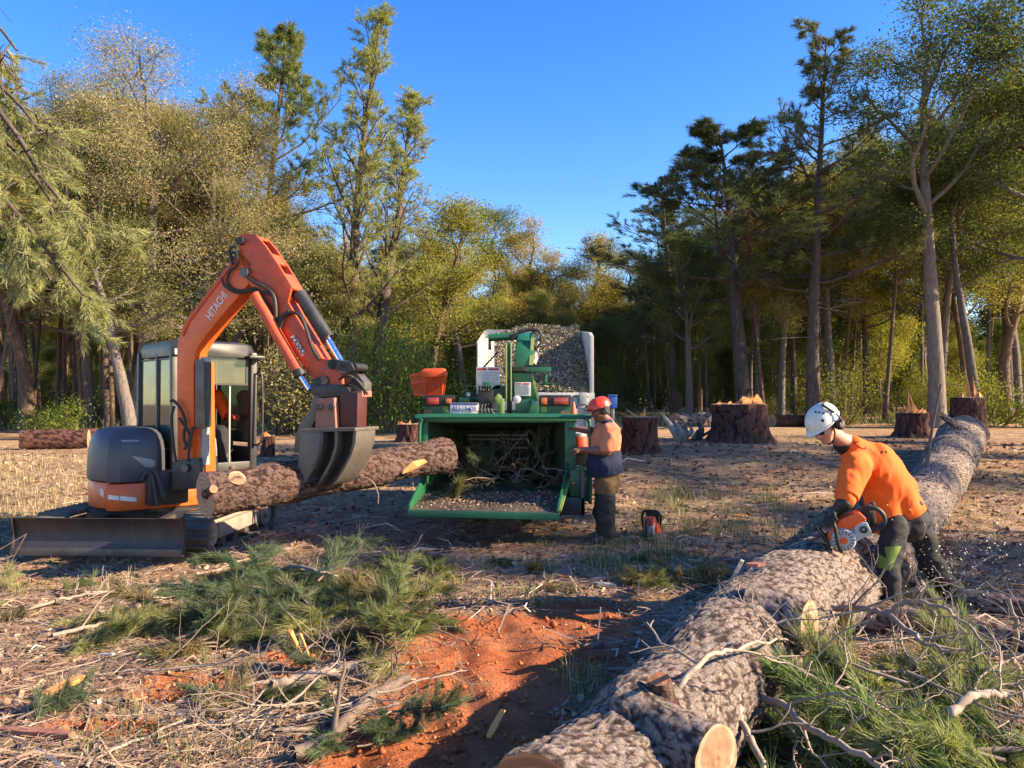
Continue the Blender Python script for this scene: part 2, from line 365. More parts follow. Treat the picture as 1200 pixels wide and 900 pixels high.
def glassmat():
    m, t, b = newmat('tinted_glass'); gl = N(t, 'BsdfGlossy'); gl.inputs[0].default_value = (1,1,1,1); gl.inputs['Roughness'].default_value = .04
    tr = N(t, 'BsdfTransparent'); tr.inputs[0].default_value = (.50,.60,.50,1); fr = N(t, 'Fresnel'); fr.inputs[0].default_value = 1.5
    mx = N(t, 'MixShader'); t.links.new(fr.outputs[0], mx.inputs[0]); t.links.new(tr.outputs[0], mx.inputs[1]); t.links.new(gl.outputs[0], mx.inputs[2])
    df = N(t, 'BsdfDiffuse'); df.inputs[0].default_value = (.30,.30,.24,1); m2 = N(t, 'MixShader'); n = noise(t, 4, 4, .6)
    t.links.new(ramp(t, n.outputs[0], [(.3, (.10,.10,.10)), (.8, (.30,.30,.30))]).outputs[0], m2.inputs[0])
    t.links.new(mx.outputs[0], m2.inputs[1]); t.links.new(df.outputs[0], m2.inputs[2])
    t.links.new(m2.outputs[0], t.nodes['Material Output'].inputs[0]); return m
M['glass'] = glassmat()
M['leaf'] = leafmat('eucalypt_leaves', .38)
M['needle'] = leafmat('pine_needles', .3, dark=(.55,.6,.55), light=(1.4,1.3,1.0))
M['barkgrey'] = barkmat('grey_tree_bark', (.07,.058,.052), (.165,.142,.125), (.27,.23,.20))
M['barkbrown'] = barkmat('brown_tree_bark', (.05,.033,.026), (.13,.09,.07), (.22,.16,.125))
M['barkpine'] = barkmat('dark_pine_bark', (.035,.026,.023), (.10,.08,.07), (.19,.15,.13), 4)
M['logbark'] = logbark('fallen_pine_bark', (.24,.19,.165), (.33,.275,.245), (.055,.036,.03), (.36,.25,.19))
M['logbarkred'] = logbark('held_log_bark', (.13,.08,.067), (.19,.13,.11), (.04,.02,.016), (.16,.075,.055))
M['stumpbark'] = logbark('stump_bark', (.10,.045,.036), (.15,.075,.06), (.022,.010,.009), (.13,.05,.038))
M['cut'] = cutmat('cut_wood', (.43,.265,.165), (.27,.13,.07), 75)
M['cutred'] = cutmat('red_cut_wood', (.45,.17,.07), (.35,.13,.06))
M['splinter'] = simple('fresh_torn_wood', (.70,.30,.10), .8, 0, (.60,.20,.055), 8, (.4,.7), .3, 60, stretch=(1,1,.2))
M['twig'] = simple('bare_grey_twig', (.30,.24,.19), .85, 0, (.18,.13,.10), 8, (.4,.65), .3, 60)
M['twigdark'] = simple('dark_branch_bark', (.12,.085,.065), .9, 0, (.2,.15,.12), 8, (.4,.65), .4, 40)
M['deadroot'] = simple('weathered_grey_wood', (.34,.31,.28), .85, 0, (.16,.14,.125), 6, (.4,.6), .5, 30, stretch=(1,1,.3))
# ================================================================= GROUND
rng = np.random.default_rng(7)
def axis(lo, hi, a, b, fine, growth=1.09):
    c = list(np.arange(a, b+1e-6, fine)); s = fine; v = a; L = []
    while v > lo: s *= growth; v -= s; L.append(v)
    s = fine; v = b; H = []
    while v < hi: s *= growth; v += s; H.append(v)
    return np.array(L[::-1]+c+H)
SOIL = []       # bare orange soil: (x, y, rx, ry, angle)
for px, py, ax_, ay_ in ((560, 742, .85, .42), (640, 735, .8, .40), (600, 775, .75, .5), (560, 815, .62, .45), (520, 850, .55, .38), (580, 870, .5, .35), (470, 890, .45, .28), (540, 905, .5, .3), (700, 712, .5, .28),
                     (250, 800, .40, .16), (370, 770, .34, .14), (215, 815, .3, .1), (330, 790, .2, .1), (130, 850, .3, .08)):
    p = gp(px, py); SOIL.append((p.x, p.y, ax_, ay_))
def soilf(x, y):
    s = 0*x
    for (cx, cy, rx, ry) in SOIL: s = np.maximum(s, np.exp(-(((x-cx)/rx)**2 + ((y-cy)/ry)**2)*.8))
    return s
xs = axis(-160, 160, -6.5, 8, .045); ys = axis(-40, 260, 1.6, 12.5, .045)
X, Y = np.meshgrid(xs, ys); Xf, Yf = X.ravel(), Y.ravel(); Z = zgn(Xf, Yf); sl = soilf(Xf, Yf)
P3 = np.stack([Xf, Yf, Xf*0], 1); near = np.interp(Yf, [10, 18], [1, .3])
Z = Z + near*(.012*fbm(P3*9, 2, 21) + .008*np.maximum(0, fbm(P3*22, 2, 33))) - .035*sm((sl-.3)*2)
# ruts where the machine scraped the bare soil
Z = Z - .02*np.sin(Xf*17 + 4*Yf + 3*fbm(P3*1.5, 2, 4))*sm((sl-.4)*3)
nx, ny = len(xs), len(ys); i = np.arange(ny-1)[:,None]*nx; j = np.arange(nx-1)[None,:]
F = np.stack([i+j, i+j+1, i+nx+j+1, i+nx+j], -1).reshape(-1, 4)
def groundmat():
    m, t, b = newmat('clearing_ground'); tc = N(t, 'TexCoord'); v = tc.outputs['Object']; a = N(t, 'Attribute', attribute_name='soil')
    n1 = noise(t, .9, 6, .65, v); n2 = noise(t, 6, 6, .7, v); n3 = noise(t, 45, 5, .7, v); n4 = noise(t, 22, 4, .7, v, stretch=(1, 5, 1)); n5 = noise(t, .35, 4, .6, v)
    litter = ramp(t, n2.outputs[0], [(.28, (.11,.07,.05)), (.45, (.25,.165,.115)), (.58, (.36,.25,.165)), (.72, (.48,.35,.23))])
    straw = ramp(t, n4.outputs[0], [(.35, (.17,.10,.06)), (.5, (.42,.28,.155)), (.7, (.64,.47,.29))])
    o = mix(t, ramp(t, n1.outputs[0], [(.42, (0,0,0)), (.58, (.85,.85,.85))]).outputs[0], litter.outputs[0], straw.outputs[0])
    green = ramp(t, n4.outputs[0], [(.35, (.05,.065,.025)), (.65, (.20,.22,.09))])
    o = mix(t, ramp(t, n5.outputs[0], [(.5, (0,0,0)), (.66, (.22,.22,.22))]).outputs[0], o, green.outputs[0])
    fine = ramp(t, n3.outputs[0], [(.3, (.35,.33,.32)), (.5, (.95,.95,.95)), (.72, (1.75,1.7,1.6))]); o = mix(t, .85, o, fine.outputs[0], 'MULTIPLY')
    o = mix(t, mix(t, .75, (1,1,1), fine.outputs[0], 'MULTIPLY'), o, o)
    so = ramp(t, n2.outputs[0], [(.3, (.21,.06,.028)), (.5, (.35,.105,.042)), (.75, (.45,.165,.075))]); so2 = mix(t, .45, so.outputs[0], fine.outputs[0], 'MULTIPLY')
    ad = N(t, 'Math', operation='ADD'); sb = N(t, 'Math', operation='MULTIPLY_ADD'); sb.inputs[1].default_value = 1.2; sb.inputs[2].default_value = -.6
    t.links.new(n2.outputs[0], sb.inputs[0]); t.links.new(a.outputs['Fac'], ad.inputs[0]); t.links.new(sb.outputs[0], ad.inputs[1])
    o = mix(t, ramp(t, ad.outputs[0], [(.30, (0,0,0)), (.56, (1,1,1))]).outputs[0], o, so2)
    # the whole clearing is iron-stained: warm tint in broad patches
    n6 = noise(t, .55, 3, .5, v, stretch=(1,1.6,1)); o = mix(t, ramp(t, n6.outputs[0], [(.45, (0,0,0)), (.7, (.55,.55,.55))]).outputs[0], o, (.40,.19,.10))
    t.links.new(o, b.inputs['Base Color']); b.inputs['Roughness'].default_value = .95; b.inputs['Specular IOR Level'].default_value = .15
    b1 = bump(t, b, n3.outputs[0], .8, .03); b2 = N(t, 'Bump'); b2.inputs['Strength'].default_value = .8; b2.inputs['Distance'].default_value = .06
    t.links.new(n2.outputs[0], b2.inputs['Height']); t.links.new(b1.outputs[0], b2.inputs['Normal']); t.links.new(b2.outputs[0], b.inputs['Normal']); return m
g = link('ground', npmesh('ground', np.stack([Xf, Yf, Z], 1), F, groundmat(), True, {'soil': sl})); tag(g, kind='structure')

# ================================================================= TREES
def curve_from(p, d, L, n, wob, lift, rs):
    """a limb as a polyline: starts at p along d, wobbles, bends up by lift"""
    P = [np.array(p, float)]; d = np.array(d, float); d /= np.linalg.norm(d); st = L/(n-1)
    for k in range(n-1):
        d = d + rs.normal(0, wob, 3) + np.array([0, 0, lift/(n-1)]); d /= np.linalg.norm(d); P.append(P[-1]+d*st)
    return np.array(P)
def dirv(az, el): return np.array([math.cos(az)*math.cos(el), math.sin(az)*math.cos(el), math.sin(el)])
class Tree:
    def __init__(s, seed): s.rs = np.random.default_rng(seed); s.V = []; s.F = []; s.o = 0; s.tips = []
    def limb(s, P, r, sides):
        V, F = tube_np(P, r, sides); s.V.append(V); s.F.append(F+s.o); s.o += len(V)
    def sub(s, P, r0, n, t0, L, ang, lift, wob=.12, sides=4, flat=False, rt=.012, pts=5):
        out = []
        for k in range(n):
            t = t0+(1-t0)*(k+s.rs.uniform(.2, .8))/n; f = t*(len(P)-1); i = min(int(f), len(P)-2); p = P[i]+(P[i+1]-P[i])*(f-i); d = P[i+1]-P[i]; d /= np.linalg.norm(d)
            a = s.rs.normal(0, 1, 3)
            if flat: a = np.cross(d, [0, 0, 1])*(1 if k % 2 else -1)+s.rs.normal(0, .25, 3)
            a -= d*np.dot(a, d); a /= max(np.linalg.norm(a), 1e-6); dd = d*math.cos(ang)+a*math.sin(ang)
            l = L*s.rs.uniform(.65, 1.2)*(1.15-.5*t); Q = curve_from(p, dd, l, pts, wob, lift, s.rs)
            rr = max(r0*(1-.7*t)*.55, rt); s.limb(Q, np.linspace(rr, max(rt*.6, rr*.3), len(Q)), sides); out.append(Q)
        return out
    def wood(s, name, mat): return npmesh(name, np.vstack(s.V), np.vstack(s.F), mat, True)
def leaf_mesh(name, C, Nn, sig, Ll, Wl, rs, mat, droop=0, tone=None):
    """Nn small folded leaves round each clump centre"""
    C = np.asarray(C); n = len(C)*Nn; B = np.repeat(C, Nn, 0) + rs.normal(0, 1, (n, 3))*np.array(sig)
    d = rs.normal(0, 1, (n, 3)); d[:,2] -= droop; d /= np.linalg.norm(d, axis=1, keepdims=True)
    q = rs.normal(0, 1, (n, 3)); q -= d*(q*d).sum(1, keepdims=True); q /= np.linalg.norm(q, axis=1, keepdims=True)
    L = Ll*rs.uniform(.6, 1.3, (n, 1)); W = Wl*rs.uniform(.6, 1.3, (n, 1))
    V = np.stack([B, B+d*L*.5+q*W*.5, B+d*L, B+d*L*.5-q*W*.5], 1).reshape(-1, 3)
    F = np.arange(n*4).reshape(-1, 4); cv = np.repeat(rs.uniform(0, 1, len(C)) if tone is None else tone, Nn)
    v = np.clip(.68*cv+.32*rs.uniform(0, 1, n), 0, 1); return npmesh(name, V, F, mat, False, {'v': np.repeat(v, 4)})
def needle_np(C, D, Nn, L, W, rs, spread=.75, back=.7):
    """needle tufts: thin triangles fanning out round direction D at each centre C"""
    C = np.asarray(C); D = np.asarray(D); n = len(C)*Nn; B = np.repeat(C, Nn, 0); DD = np.repeat(D, Nn, 0)
    B = B - DD*rs.uniform(0, back, (n, 1))*L
    d = DD + rs.normal(0, spread, (n, 3)); d /= np.linalg.norm(d, axis=1, keepdims=True)
    q = rs.normal(0, 1, (n, 3)); q -= d*(q*d).sum(1, keepdims=True); q /= np.linalg.norm(q, axis=1, keepdims=True)
    l = L*rs.uniform(.65, 1.15, (n, 1)); B = B + rs.normal(0, L*.08, (n, 3))
    mid = B+d*l*.55; tip = B+d*l; tip[:,2] -= (l[:,0]**2)*.25
    V, F = strips(B, mid, tip, q*W*.5, .9)
    v = np.clip(.5*np.repeat(rs.uniform(0, 1, len(C)), Nn)+.5*rs.uniform(0, 1, n), 0, 1); return V, F, np.repeat(v, 6)
def eucalypt(seed, H=18, wob=.035, bare=.45, spread=4.2, nl=13, r0=.26, dens=56, clump=.34, fork=True, lean=0, bark='barkgrey', droop=.5, leafL=.145, leafW=.055, twigs=4, subs=5, top=.78):
    T = Tree(seed); rs = T.rs; n = 14; P = curve_from((0,0,-.3), (lean,0,1), H*top, n, wob, .15, rs); T.limb(P, np.concatenate([[r0*1.5, r0*1.12], np.linspace(r0, r0*.3, n-2)]), 10)
    for k in range(nl):
        t = bare+(1-bare)*(k+.5)/nl; f = t*(n-1); i = min(int(f), n-2); p = P[i]+(P[i+1]-P[i])*(f-i); tt = (t-bare)/(1-bare)
        az = k*2.4+rs.uniform(-.4, .4); el = R(28+40*tt)+rs.uniform(-.2, .2); L = spread*(1.05-.35*tt)*rs.uniform(.7, 1.2)
        Q = curve_from(p, dirv(az, el), L, 7, .16, .35, rs); rr = r0*(.42-.2*tt); T.limb(Q, np.linspace(rr, rr*.3, 7), 6)
        for S in T.sub(Q, rr, subs, .3, L*.42, .75, .35, .15, 4):
            for W_ in T.sub(S, .03, twigs, .25, .8, .7, .2, .15, 3): T.tips += [W_[-1], W_[2]]
    return T.wood('tree_wood', M[bark]), leaf_mesh('tree_leaves', T.tips, dens, (clump, clump, clump*.65), leafL, leafW, rs, M['leaf'], droop)
def pine(seed, H=18, bare=.35, spread=3.6, nl=26, r0=.24, el0=.05, dead=8, tuft=26, nL=.26, nW=.022, up=.35, bark='barkpine', subs=6, profile=None, twigs=4, kink=.02):
    T = Tree(seed); rs = T.rs; n = 16; P = curve_from((0,0,-.3), (0,0,1), H, n, kink, .1, rs); T.limb(P, np.concatenate([[r0*1.4, r0*1.1], np.linspace(r0, r0*.12, n-2)]), 10); C = []; D = []
    for k in range(dead):
        t = rs.uniform(.12, bare+.1); f = t*(n-1); i = int(f); T.limb(curve_from(P[i]+(P[i+1]-P[i])*(f-i), dirv(rs.uniform(0, 6.28), rs.uniform(-.25, .2)), rs.uniform(1, 2.8), 5, .12, -.1, rs), np.linspace(.035, .008, 5), 4)
    for k in range(nl):
        t = bare+(1-bare)*(k+.5)/nl; f = t*(n-1); i = min(int(f), n-2); p = P[i]+(P[i+1]-P[i])*(f-i); tt = (t-bare)/(1-bare)
        az = k*2.4+rs.uniform(-.5, .5); pr = profile(tt) if profile else (.55+.6*math.sin(math.pi*min(1, tt*1.1+.15)))*(1-.55*tt)
        L = max(.5, spread*pr*rs.uniform(.6, 1.25)); Q = curve_from(p, dirv(az, el0+rs.uniform(-.12, .25)+.7*tt), L, 7, .1, up, rs); rr = max(.02, r0*(.32-.2*tt)); T.limb(Q, np.linspace(rr, rr*.3, 7), 5)
        for S in T.sub(Q, rr, subs, .3, L*.38, .8, .3, .12, 4, True):
            C.append(S[-1]); D.append(S[-1]-S[-2])
            for W_ in T.sub(S, .02, twigs, .2, L*.17+.15, .7, .25, .12, 3): C += [W_[-1], W_[-2]]; D += [W_[-1]-W_[-2]]*2
    D = np.array(D); D /= np.linalg.norm(D, axis=1, keepdims=True); V, F, v = needle_np(C, D, tuft, nL, nW, rs)
    return T.wood('tree_wood', M[bark]), npmesh('tree_needles', V, F, M['needle'], False, {'v': v})
def bush(seed, H=2.2, n=9, dens=70, clump=.3, leafL=.13, leafW=.05):
    T = Tree(seed); rs = T.rs
    for k in range(n):
        Q = curve_from((rs.normal(0,.12), rs.normal(0,.12), -.1), dirv(rs.uniform(0, 6.28), rs.uniform(.7, 1.4)), H*rs.uniform(.6, 1), 6, .12, .2, rs); T.limb(Q, np.linspace(.03, .008, 6), 4)
        for S in T.sub(Q, .02, 5, .15, H*.35, .7, .2, .15, 3): T.tips += [S[-1], S[2]]
    return T.wood('bush_wood', M['barkbrown']), leaf_mesh('bush_leaves', T.tips, dens//2, (clump*H/2.2,)*3, leafL, leafW, rs, M['leaf'], .1)
NTREE = [0]
def plant(name, proto, label, cat, loc, h=1, w=1, rz=0, col=(.1,.12,.04), group=None, parts=('trunk', 'crown')):
    r = thing(name, label, cat, loc, rz, group); r.scale = (w, w, h)
    a = bpy.data.objects.new(parts[0], proto[0]); b = bpy.data.objects.new(parts[1], proto[1])
    for o in (a, b): COL.objects.link(o); o.parent = r
    b.color = (*col, 1); NTREE[0] += 1; return r
def topz(py, D): return CH+(470-py)/900*D
E = [eucalypt(11), eucalypt(12, bare=.5, spread=3.4, nl=11, r0=.2), eucalypt(13, bare=.55, spread=3.0, nl=10, r0=.17, bark='barkbrown'), eucalypt(14, bare=.35, spread=3.8, nl=14, r0=.2, bark='barkbrown', clump=.5), eucalypt(15, bare=.62, spread=2.6, nl=8, r0=.14, dens=56)]
EG = eucalypt(21, bare=.33, spread=5.6, nl=18, r0=.30, dens=62, clump=.33, subs=7, twigs=5, leafL=.095, leafW=.032, droop=.9)          # big twiggy, thinly leaved
EB = eucalypt(22, H=22, bare=.52, spread=5.2, nl=13, r0=.245, wob=.014, dens=52, clump=.34, subs=5, leafL=.14, leafW=.055)
PN = [pine(31, kink=.008, tuft=17, nW=.016, nL=.22, nl=30, subs=7, spread=3.9), pine(32, bare=.42, spread=4.4, nl=30, up=.3, subs=8, tuft=24, el0=.0, nW=.018), pine(33, bare=.28, spread=3.1, nl=34, el0=.6, up=.55, dead=4, tuft=12, nL=.2, nW=.014, subs=7, profile=lambda t: .95-.55*t)]
BS = [bush(41, dens=90, leafL=.09, leafW=.035), bush(42, n=12, dens=110, leafL=.085, leafW=.033), bush(43, H=2.2, n=7, dens=90, leafL=.12, leafW=.05)]
def put(name, proto, label, px, D, top, Hn, w=1, rz=0, col=(.1,.12,.04), cat='tree', group=None, **k):
    x = (px-600)/900*D; z = zg(x, D); h = (topz(top, D)-z)/Hn
    return plant(name, proto, label, cat, (x, D, z-.05), h, w, rz, col, group, **k)
OL = (.17,.18,.08); TAN = (.31,.265,.16); YEL = (.31,.29,.10); GR = (.11,.135,.055); DG = (.06,.08,.04); PNG = (.10,.14,.045); GOLD = (.38,.28,.08)
# the trees one can tell apart
put('eucalyptus_tree', EG, 'large thinly leaved tree with twiggy tan crown rising left of the excavator boom', 165, 25, 48, 17.2, 1.05, .6, TAN)
put('eucalyptus_tree', EG, 'second wide tan crowned tree with grey twigs, directly behind the excavator arm', 285, 28, 130, 17.2, .85, 2.6, (.28,.23,.09))
put('eucalyptus_tree', EG, 'tan crowned tree standing behind and left of the largest thinly leaved tree', 105, 29, 92, 17.2, .85, 3.6, (.24,.22,.12))
put('eucalyptus_tree', EG, 'twiggy olive tan tree between the largest tan tree and the tall loose pine', 232, 27, 118, 17.2, .8, 4.9, (.27,.24,.12))
put('eucalyptus_tree', E[3], 'olive leafed tree at the far left edge with its crown above the dark trunks', 30, 27, 80, 17, 1.2, 1.2, OL)
put('pine_tree', PN[1], 'tall pine with loose dark tufts standing above the tan trees on the left', 300, 34, 22, 18, 1.1, 1.0, (.17,.20,.08))
put('pine_tree', PN[2], 'narrow feathery pine, left one of the pair right of the boom', 412, 28, 45, 18, 1.05, 0, (.30,.32,.12))
put('pine_tree', PN[2], 'narrow feathery pine, right one of the pair right of the boom', 440, 29, 88, 18, 1.1, 2.0, (.32,.33,.12))
put('eucalyptus_tree', E[3], 'bushy olive yellow tree directly right of the feathery pine pair', 500, 33, 225, 17, .95, 3.3, (.27,.25,.07))
put('eucalyptus_tree', E[0], 'yellow green tree between the feathery pines and the chipper', 545, 40, 270, 17, .8, 1.1, (.30,.29,.08))
put('eucalyptus_tree', E[1], 'tallest round topped tree behind the chipper, greener than those beside it', 583, 52, 225, 17, 1.25, .3, (.15,.18,.06))
put('eucalyptus_tree', E[0], 'tree with golden orange crown behind the chip truck', 630, 50, 268, 17, 1.0, 2.1, GOLD)
put('eucalyptus_tree', E[3], 'golden crowned tree standing behind the right wall of the chip truck', 675, 48, 262, 17, .9, 4.1, (.34,.27,.07))
put('eucalyptus_tree', E[1], 'olive tree at the low point of the skyline above the red helmet', 725, 50, 282, 17, 1.0, 5.1, (.27,.24,.07))
put('pine_tree', PN[0], 'dense dark pine at the left end of the right hand tree line', 792, 35, 205, 18, 1.0, .3, DG)
put('pine_tree', PN[1], 'broad dark pine with heavy drooping limbs behind the biggest stump', 873, 25, 128, 18, 1.12, 1.9, (.085,.105,.055))
put('pine_tree', PN[0], 'tall straight pine with dark trunk between white helmet and broad pine', 952, 24, 38, 18, .86, 3.0, (.15,.16,.08))
put('eucalyptus_tree', EB, 'tallest pale trunked gum with open crown at the right', 1097, 23, -25, 20.5, .95, 1.0, (.12,.14,.055))
put('eucalyptus_tree', E[1], 'thin forked gum tree between the straight pine and the tallest gum', 975, 27, 170, 17, .8, .2, (.26,.24,.06))
put('eucalyptus_tree', E[4], 'slim gum tree right of the tallest gum, leaning slightly', 1140, 24, 150, 17, 1.1, .9, GR)
put('eucalyptus_tree', E[3], 'yellow leafed tree at the right edge behind the rail fence', 1180, 28, 110, 17, 1.0, 3.9, YEL)
put('eucalyptus_tree', E[0], 'gum tree with high green crown cut by the right edge of the picture', 1230, 23, -30, 17, 1.0, 2.4, GR)
# leaning trunk left of the cab with a bare side branch
L0 = eucalypt(51, H=12, bare=.6, spread=2.6, nl=7, r0=.2, lean=-.10, dens=26)
put('leaning_tree', L0, 'grey leaning tree trunk with a bare side branch left of the excavator cab', 158, 22, 250, 11.5, 1, .1, OL)
# row upon row of forest
rows = [(27, 2.5, .95), (31, 2.6, 1.), (36, 2.8, 1.), (42, 3.1, 1), (49, 3.5, 1.), (58, 4.0, 1.05), (70, 4.6, 1.1)]
skyx = [-200, 0, 60, 130, 230, 330, 400, 480, 530, 575, 620, 660, 700, 740, 765, 800, 850, 950, 1000, 1100, 1200, 1400]
skyy = [110, 125, 100, 90, 160, 215, 250, 245, 290, 285, 290, 290, 300, 305, 285, 230, 200, 175, 145, 120, 60, 30]
rr = random.Random(5)
zones = {0: ('left', 'dark slender tree crowded in the forest left of and behind the excavator', 'forest trees left of and behind the excavator'),
         1: ('mid', 'slim olive tree among many in the distant forest behind the chipper', 'distant forest trees behind the chipper'),
         2: ('right', 'shaded slim tree in the forest behind the stumps on the right', 'forest trees behind the stumps on the right')}
bushlab = {0: ('low leafy shrub at the foot of the forest left of the chipper', 'shrubs along the left forest edge'), 1: ('low shrub under the distant trees behind the chipper', 'shrubs under the distant trees'), 2: ('dark low shrub under the trees behind the stumps', 'shrubs under the right hand trees')}
for (D, sp, hm) in rows:
    x = -.80*D
    while x < .80*D:
        xx = x+rr.uniform(-.9, .9); d = D+rr.uniform(-2, 2); px = 600+900*xx/d; x += sp*rr.uniform(.75, 1.3)
        if 400 < px < 790 and d < 38: continue
        if px > 800 and d < 26: continue
        top = np.interp(px, skyx, skyy)+rr.uniform(-5, 75 if px < 780 else 55); z = 0 if px < 400 else (1 if px < 770 else 2)
        if z == 1: col = rr.choice([OL, (.24,.22,.07), YEL, (.18,.19,.06), (.34,.26,.07), (.15,.17,.055)])
        elif z == 0: col = rr.choice([OL, (.14,.16,.07), (.22,.20,.11), (.11,.135,.06), (.22,.22,.085)])
        else: col = rr.choice([(.09,.11,.05), GR, (.15,.16,.06), (.24,.22,.07), DG])
        pr = rr.choice(E + ([PN[0]] if z == 2 else [E[2], E[2], E[4]] if z == 0 else [])); Hn = 18 if pr is PN[0] else 17
        h = (topz(top, d)-zg(xx, d))/Hn; k = min(max(h, .55), 1.3)
        plant('forest_tree', pr, zones[z][1], 'tree', (xx, d, zg(xx, d)-.05), h, k*rr.uniform(.75, .95), rr.uniform(0, 6.28), col, zones[z][2])
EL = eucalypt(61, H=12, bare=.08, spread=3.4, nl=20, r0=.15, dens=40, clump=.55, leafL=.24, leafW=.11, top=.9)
EP = [eucalypt(81, bare=.62, spread=2.2, nl=8, r0=.13, bark='barkbrown', wob=.02), eucalypt(82, bare=.7, spread=1.9, nl=7, r0=.11, bark='barkbrown', wob=.025), eucalypt(83, bare=.66, spread=2.0, nl=7, r0=.12, wob=.03)]
for (D, sp) in ((26.5, 2.2), (30, 1.9), (34, 1.8), (39, 1.9), (45, 2.2), (52, 2.6)):
    x = -.78*D
    while x < .78*D:
        xx = x+rr.uniform(-.8, .8); d = D+rr.uniform(-1.5, 1.5); px = 600+900*xx/d; x += sp*rr.uniform(.6, 1.4); z = 0 if px < 400 else (1 if px < 770 else 2)
        if 395 < px < 785 and d < 43 or (z == 2 and rr.random() < .38): continue
        top = np.interp(px, skyx, skyy)+rr.uniform(10, 80); h = (topz(top, d)-zg(xx, d))/17; k = min(max(h, .55), 1.1)
        col = rr.choice([(.24,.22,.09), (.17,.18,.08), (.28,.25,.12), (.13,.15,.06)] if z < 2 else [(.14,.16,.07), (.20,.20,.08), (.30,.27,.09), (.12,.14,.06)])
        plant('forest_tree', rr.choice(EP), zones[z][1], 'tree', (xx, d, zg(xx, d)-.05), h, k*rr.uniform(.8, 1.05), rr.uniform(0, 6.28), col, zones[z][2])
US = [eucalypt(71, H=12, bare=.16, spread=3.0, nl=16, r0=.11, dens=44, clump=.45, leafL=.17, leafW=.07, top=.9), eucalypt(72, H=12, bare=.22, spread=2.6, nl=13, r0=.10, dens=40, clump=.42, leafL=.17, leafW=.07, top=.9, bark='barkbrown')]
uslab = {0: ('thin leafy sapling growing between the trunks of the left forest', 'saplings between the left trunks'), 1: ('thin leafy sapling under the distant trees behind the chipper', 'saplings under the distant trees'), 2: ('thin sapling with yellow green leaves between the trunks on the right', 'saplings between the right hand trunks')}
for (D, sp) in ((29, 3.6), (34, 3.2), (40, 3.2), (47, 3.4), (55, 3.6)):
    x = -.76*D
    while x < .76*D:
        xx = x+rr.uniform(-1, 1); d = D+rr.uniform(-2, 2); px = 600+900*xx/d; x += sp*rr.uniform(.7, 1.3); z = 0 if px < 400 else (1 if px < 770 else 2)
        if px < 780 and d < 44: continue
        if px >= 780 and d < 32: continue
        h = rr.uniform(3.5, 7.5)/12; plant('sapling', rr.choice(US), uslab[z][0], 'sapling', (xx, d, zg(xx, d)-.05), h, h*rr.uniform(.8, 1.1), rr.uniform(0, 6.28), rr.choice([(.20,.22,.06), (.12,.15,.045), (.26,.25,.07), (.08,.11,.035)]), uslab[z][1])
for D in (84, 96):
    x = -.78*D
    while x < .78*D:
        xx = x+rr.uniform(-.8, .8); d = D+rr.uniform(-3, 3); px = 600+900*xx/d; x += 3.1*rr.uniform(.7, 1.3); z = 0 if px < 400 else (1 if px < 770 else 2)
        plant('forest_tree', EL, zones[z][1], 'tree', (xx, d, zg(xx, d)-.1), rr.uniform(.8, 1.1), rr.uniform(.9, 1.2), rr.uniform(0, 6.28), rr.choice([(.10,.12,.05), (.08,.095,.04), (.15,.15,.06)]), zones[z][2])  # leaf colours darkened: deep forest shade is put into the albedo
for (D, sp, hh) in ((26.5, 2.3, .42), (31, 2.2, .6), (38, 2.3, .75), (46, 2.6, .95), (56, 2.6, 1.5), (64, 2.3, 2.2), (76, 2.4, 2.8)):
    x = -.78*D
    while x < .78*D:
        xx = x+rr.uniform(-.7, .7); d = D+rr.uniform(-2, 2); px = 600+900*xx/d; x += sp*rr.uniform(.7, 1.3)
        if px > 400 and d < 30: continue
        z = 0 if px < 400 else (1 if px < 770 else 2); col = rr.choice([(.08,.11,.035), (.13,.15,.05), (.06,.085,.03), (.16,.15,.06)] if z < 2 else [(.08,.10,.035), (.13,.14,.045)])  # shrub greens lowered as well, standing in for shade under the trees
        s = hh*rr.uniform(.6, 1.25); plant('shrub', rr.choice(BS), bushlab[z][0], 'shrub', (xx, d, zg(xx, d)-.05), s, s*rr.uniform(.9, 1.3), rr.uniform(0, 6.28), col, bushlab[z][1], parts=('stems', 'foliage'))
def putb(px, py, D, s, col, lab, name='bush', i=0, w=1.0):
    x = (px-600)/900*D; return plant(name, BS[i], lab, 'bush', (x, D, zg(x, D)-.05), s, s*w, px*.1, col, parts=('stems', 'foliage'))
putb(452, 0, 24, 1.75, (.14,.21,.05), 'bright green bushy young tree directly right of the grapple arm', i=1, w=.72)
putb(405, 0, 25, .95, (.22,.24,.08), 'small yellowish bush behind the grapple bucket', i=0)
putb(490, 0, 30, 1.3, (.12,.17,.045), 'dark green bush left of the orange plastic hood', i=2)
putb(330, 0, 24, 1.35, (.30,.27,.13), 'pale dry twiggy bush right of the excavator cab', i=0, w=1.1)
putb(80, 0, 23, .6, (.17,.22,.05), 'light green shrub on the forest edge behind the long dark log', i=2)
putb(1165, 0, 24, .8, (.24,.25,.05), 'yellow lit shrub beside the rail fence', i=2)
putb(1110, 0, 26, .8, (.20,.20,.045), 'low yellow green shrub just left of the rail fence', i=1)
putb(990, 0, 25, 1.0, (.18,.19,.05), 'shrub with pale leaves right of the straight dark pine', i=0)
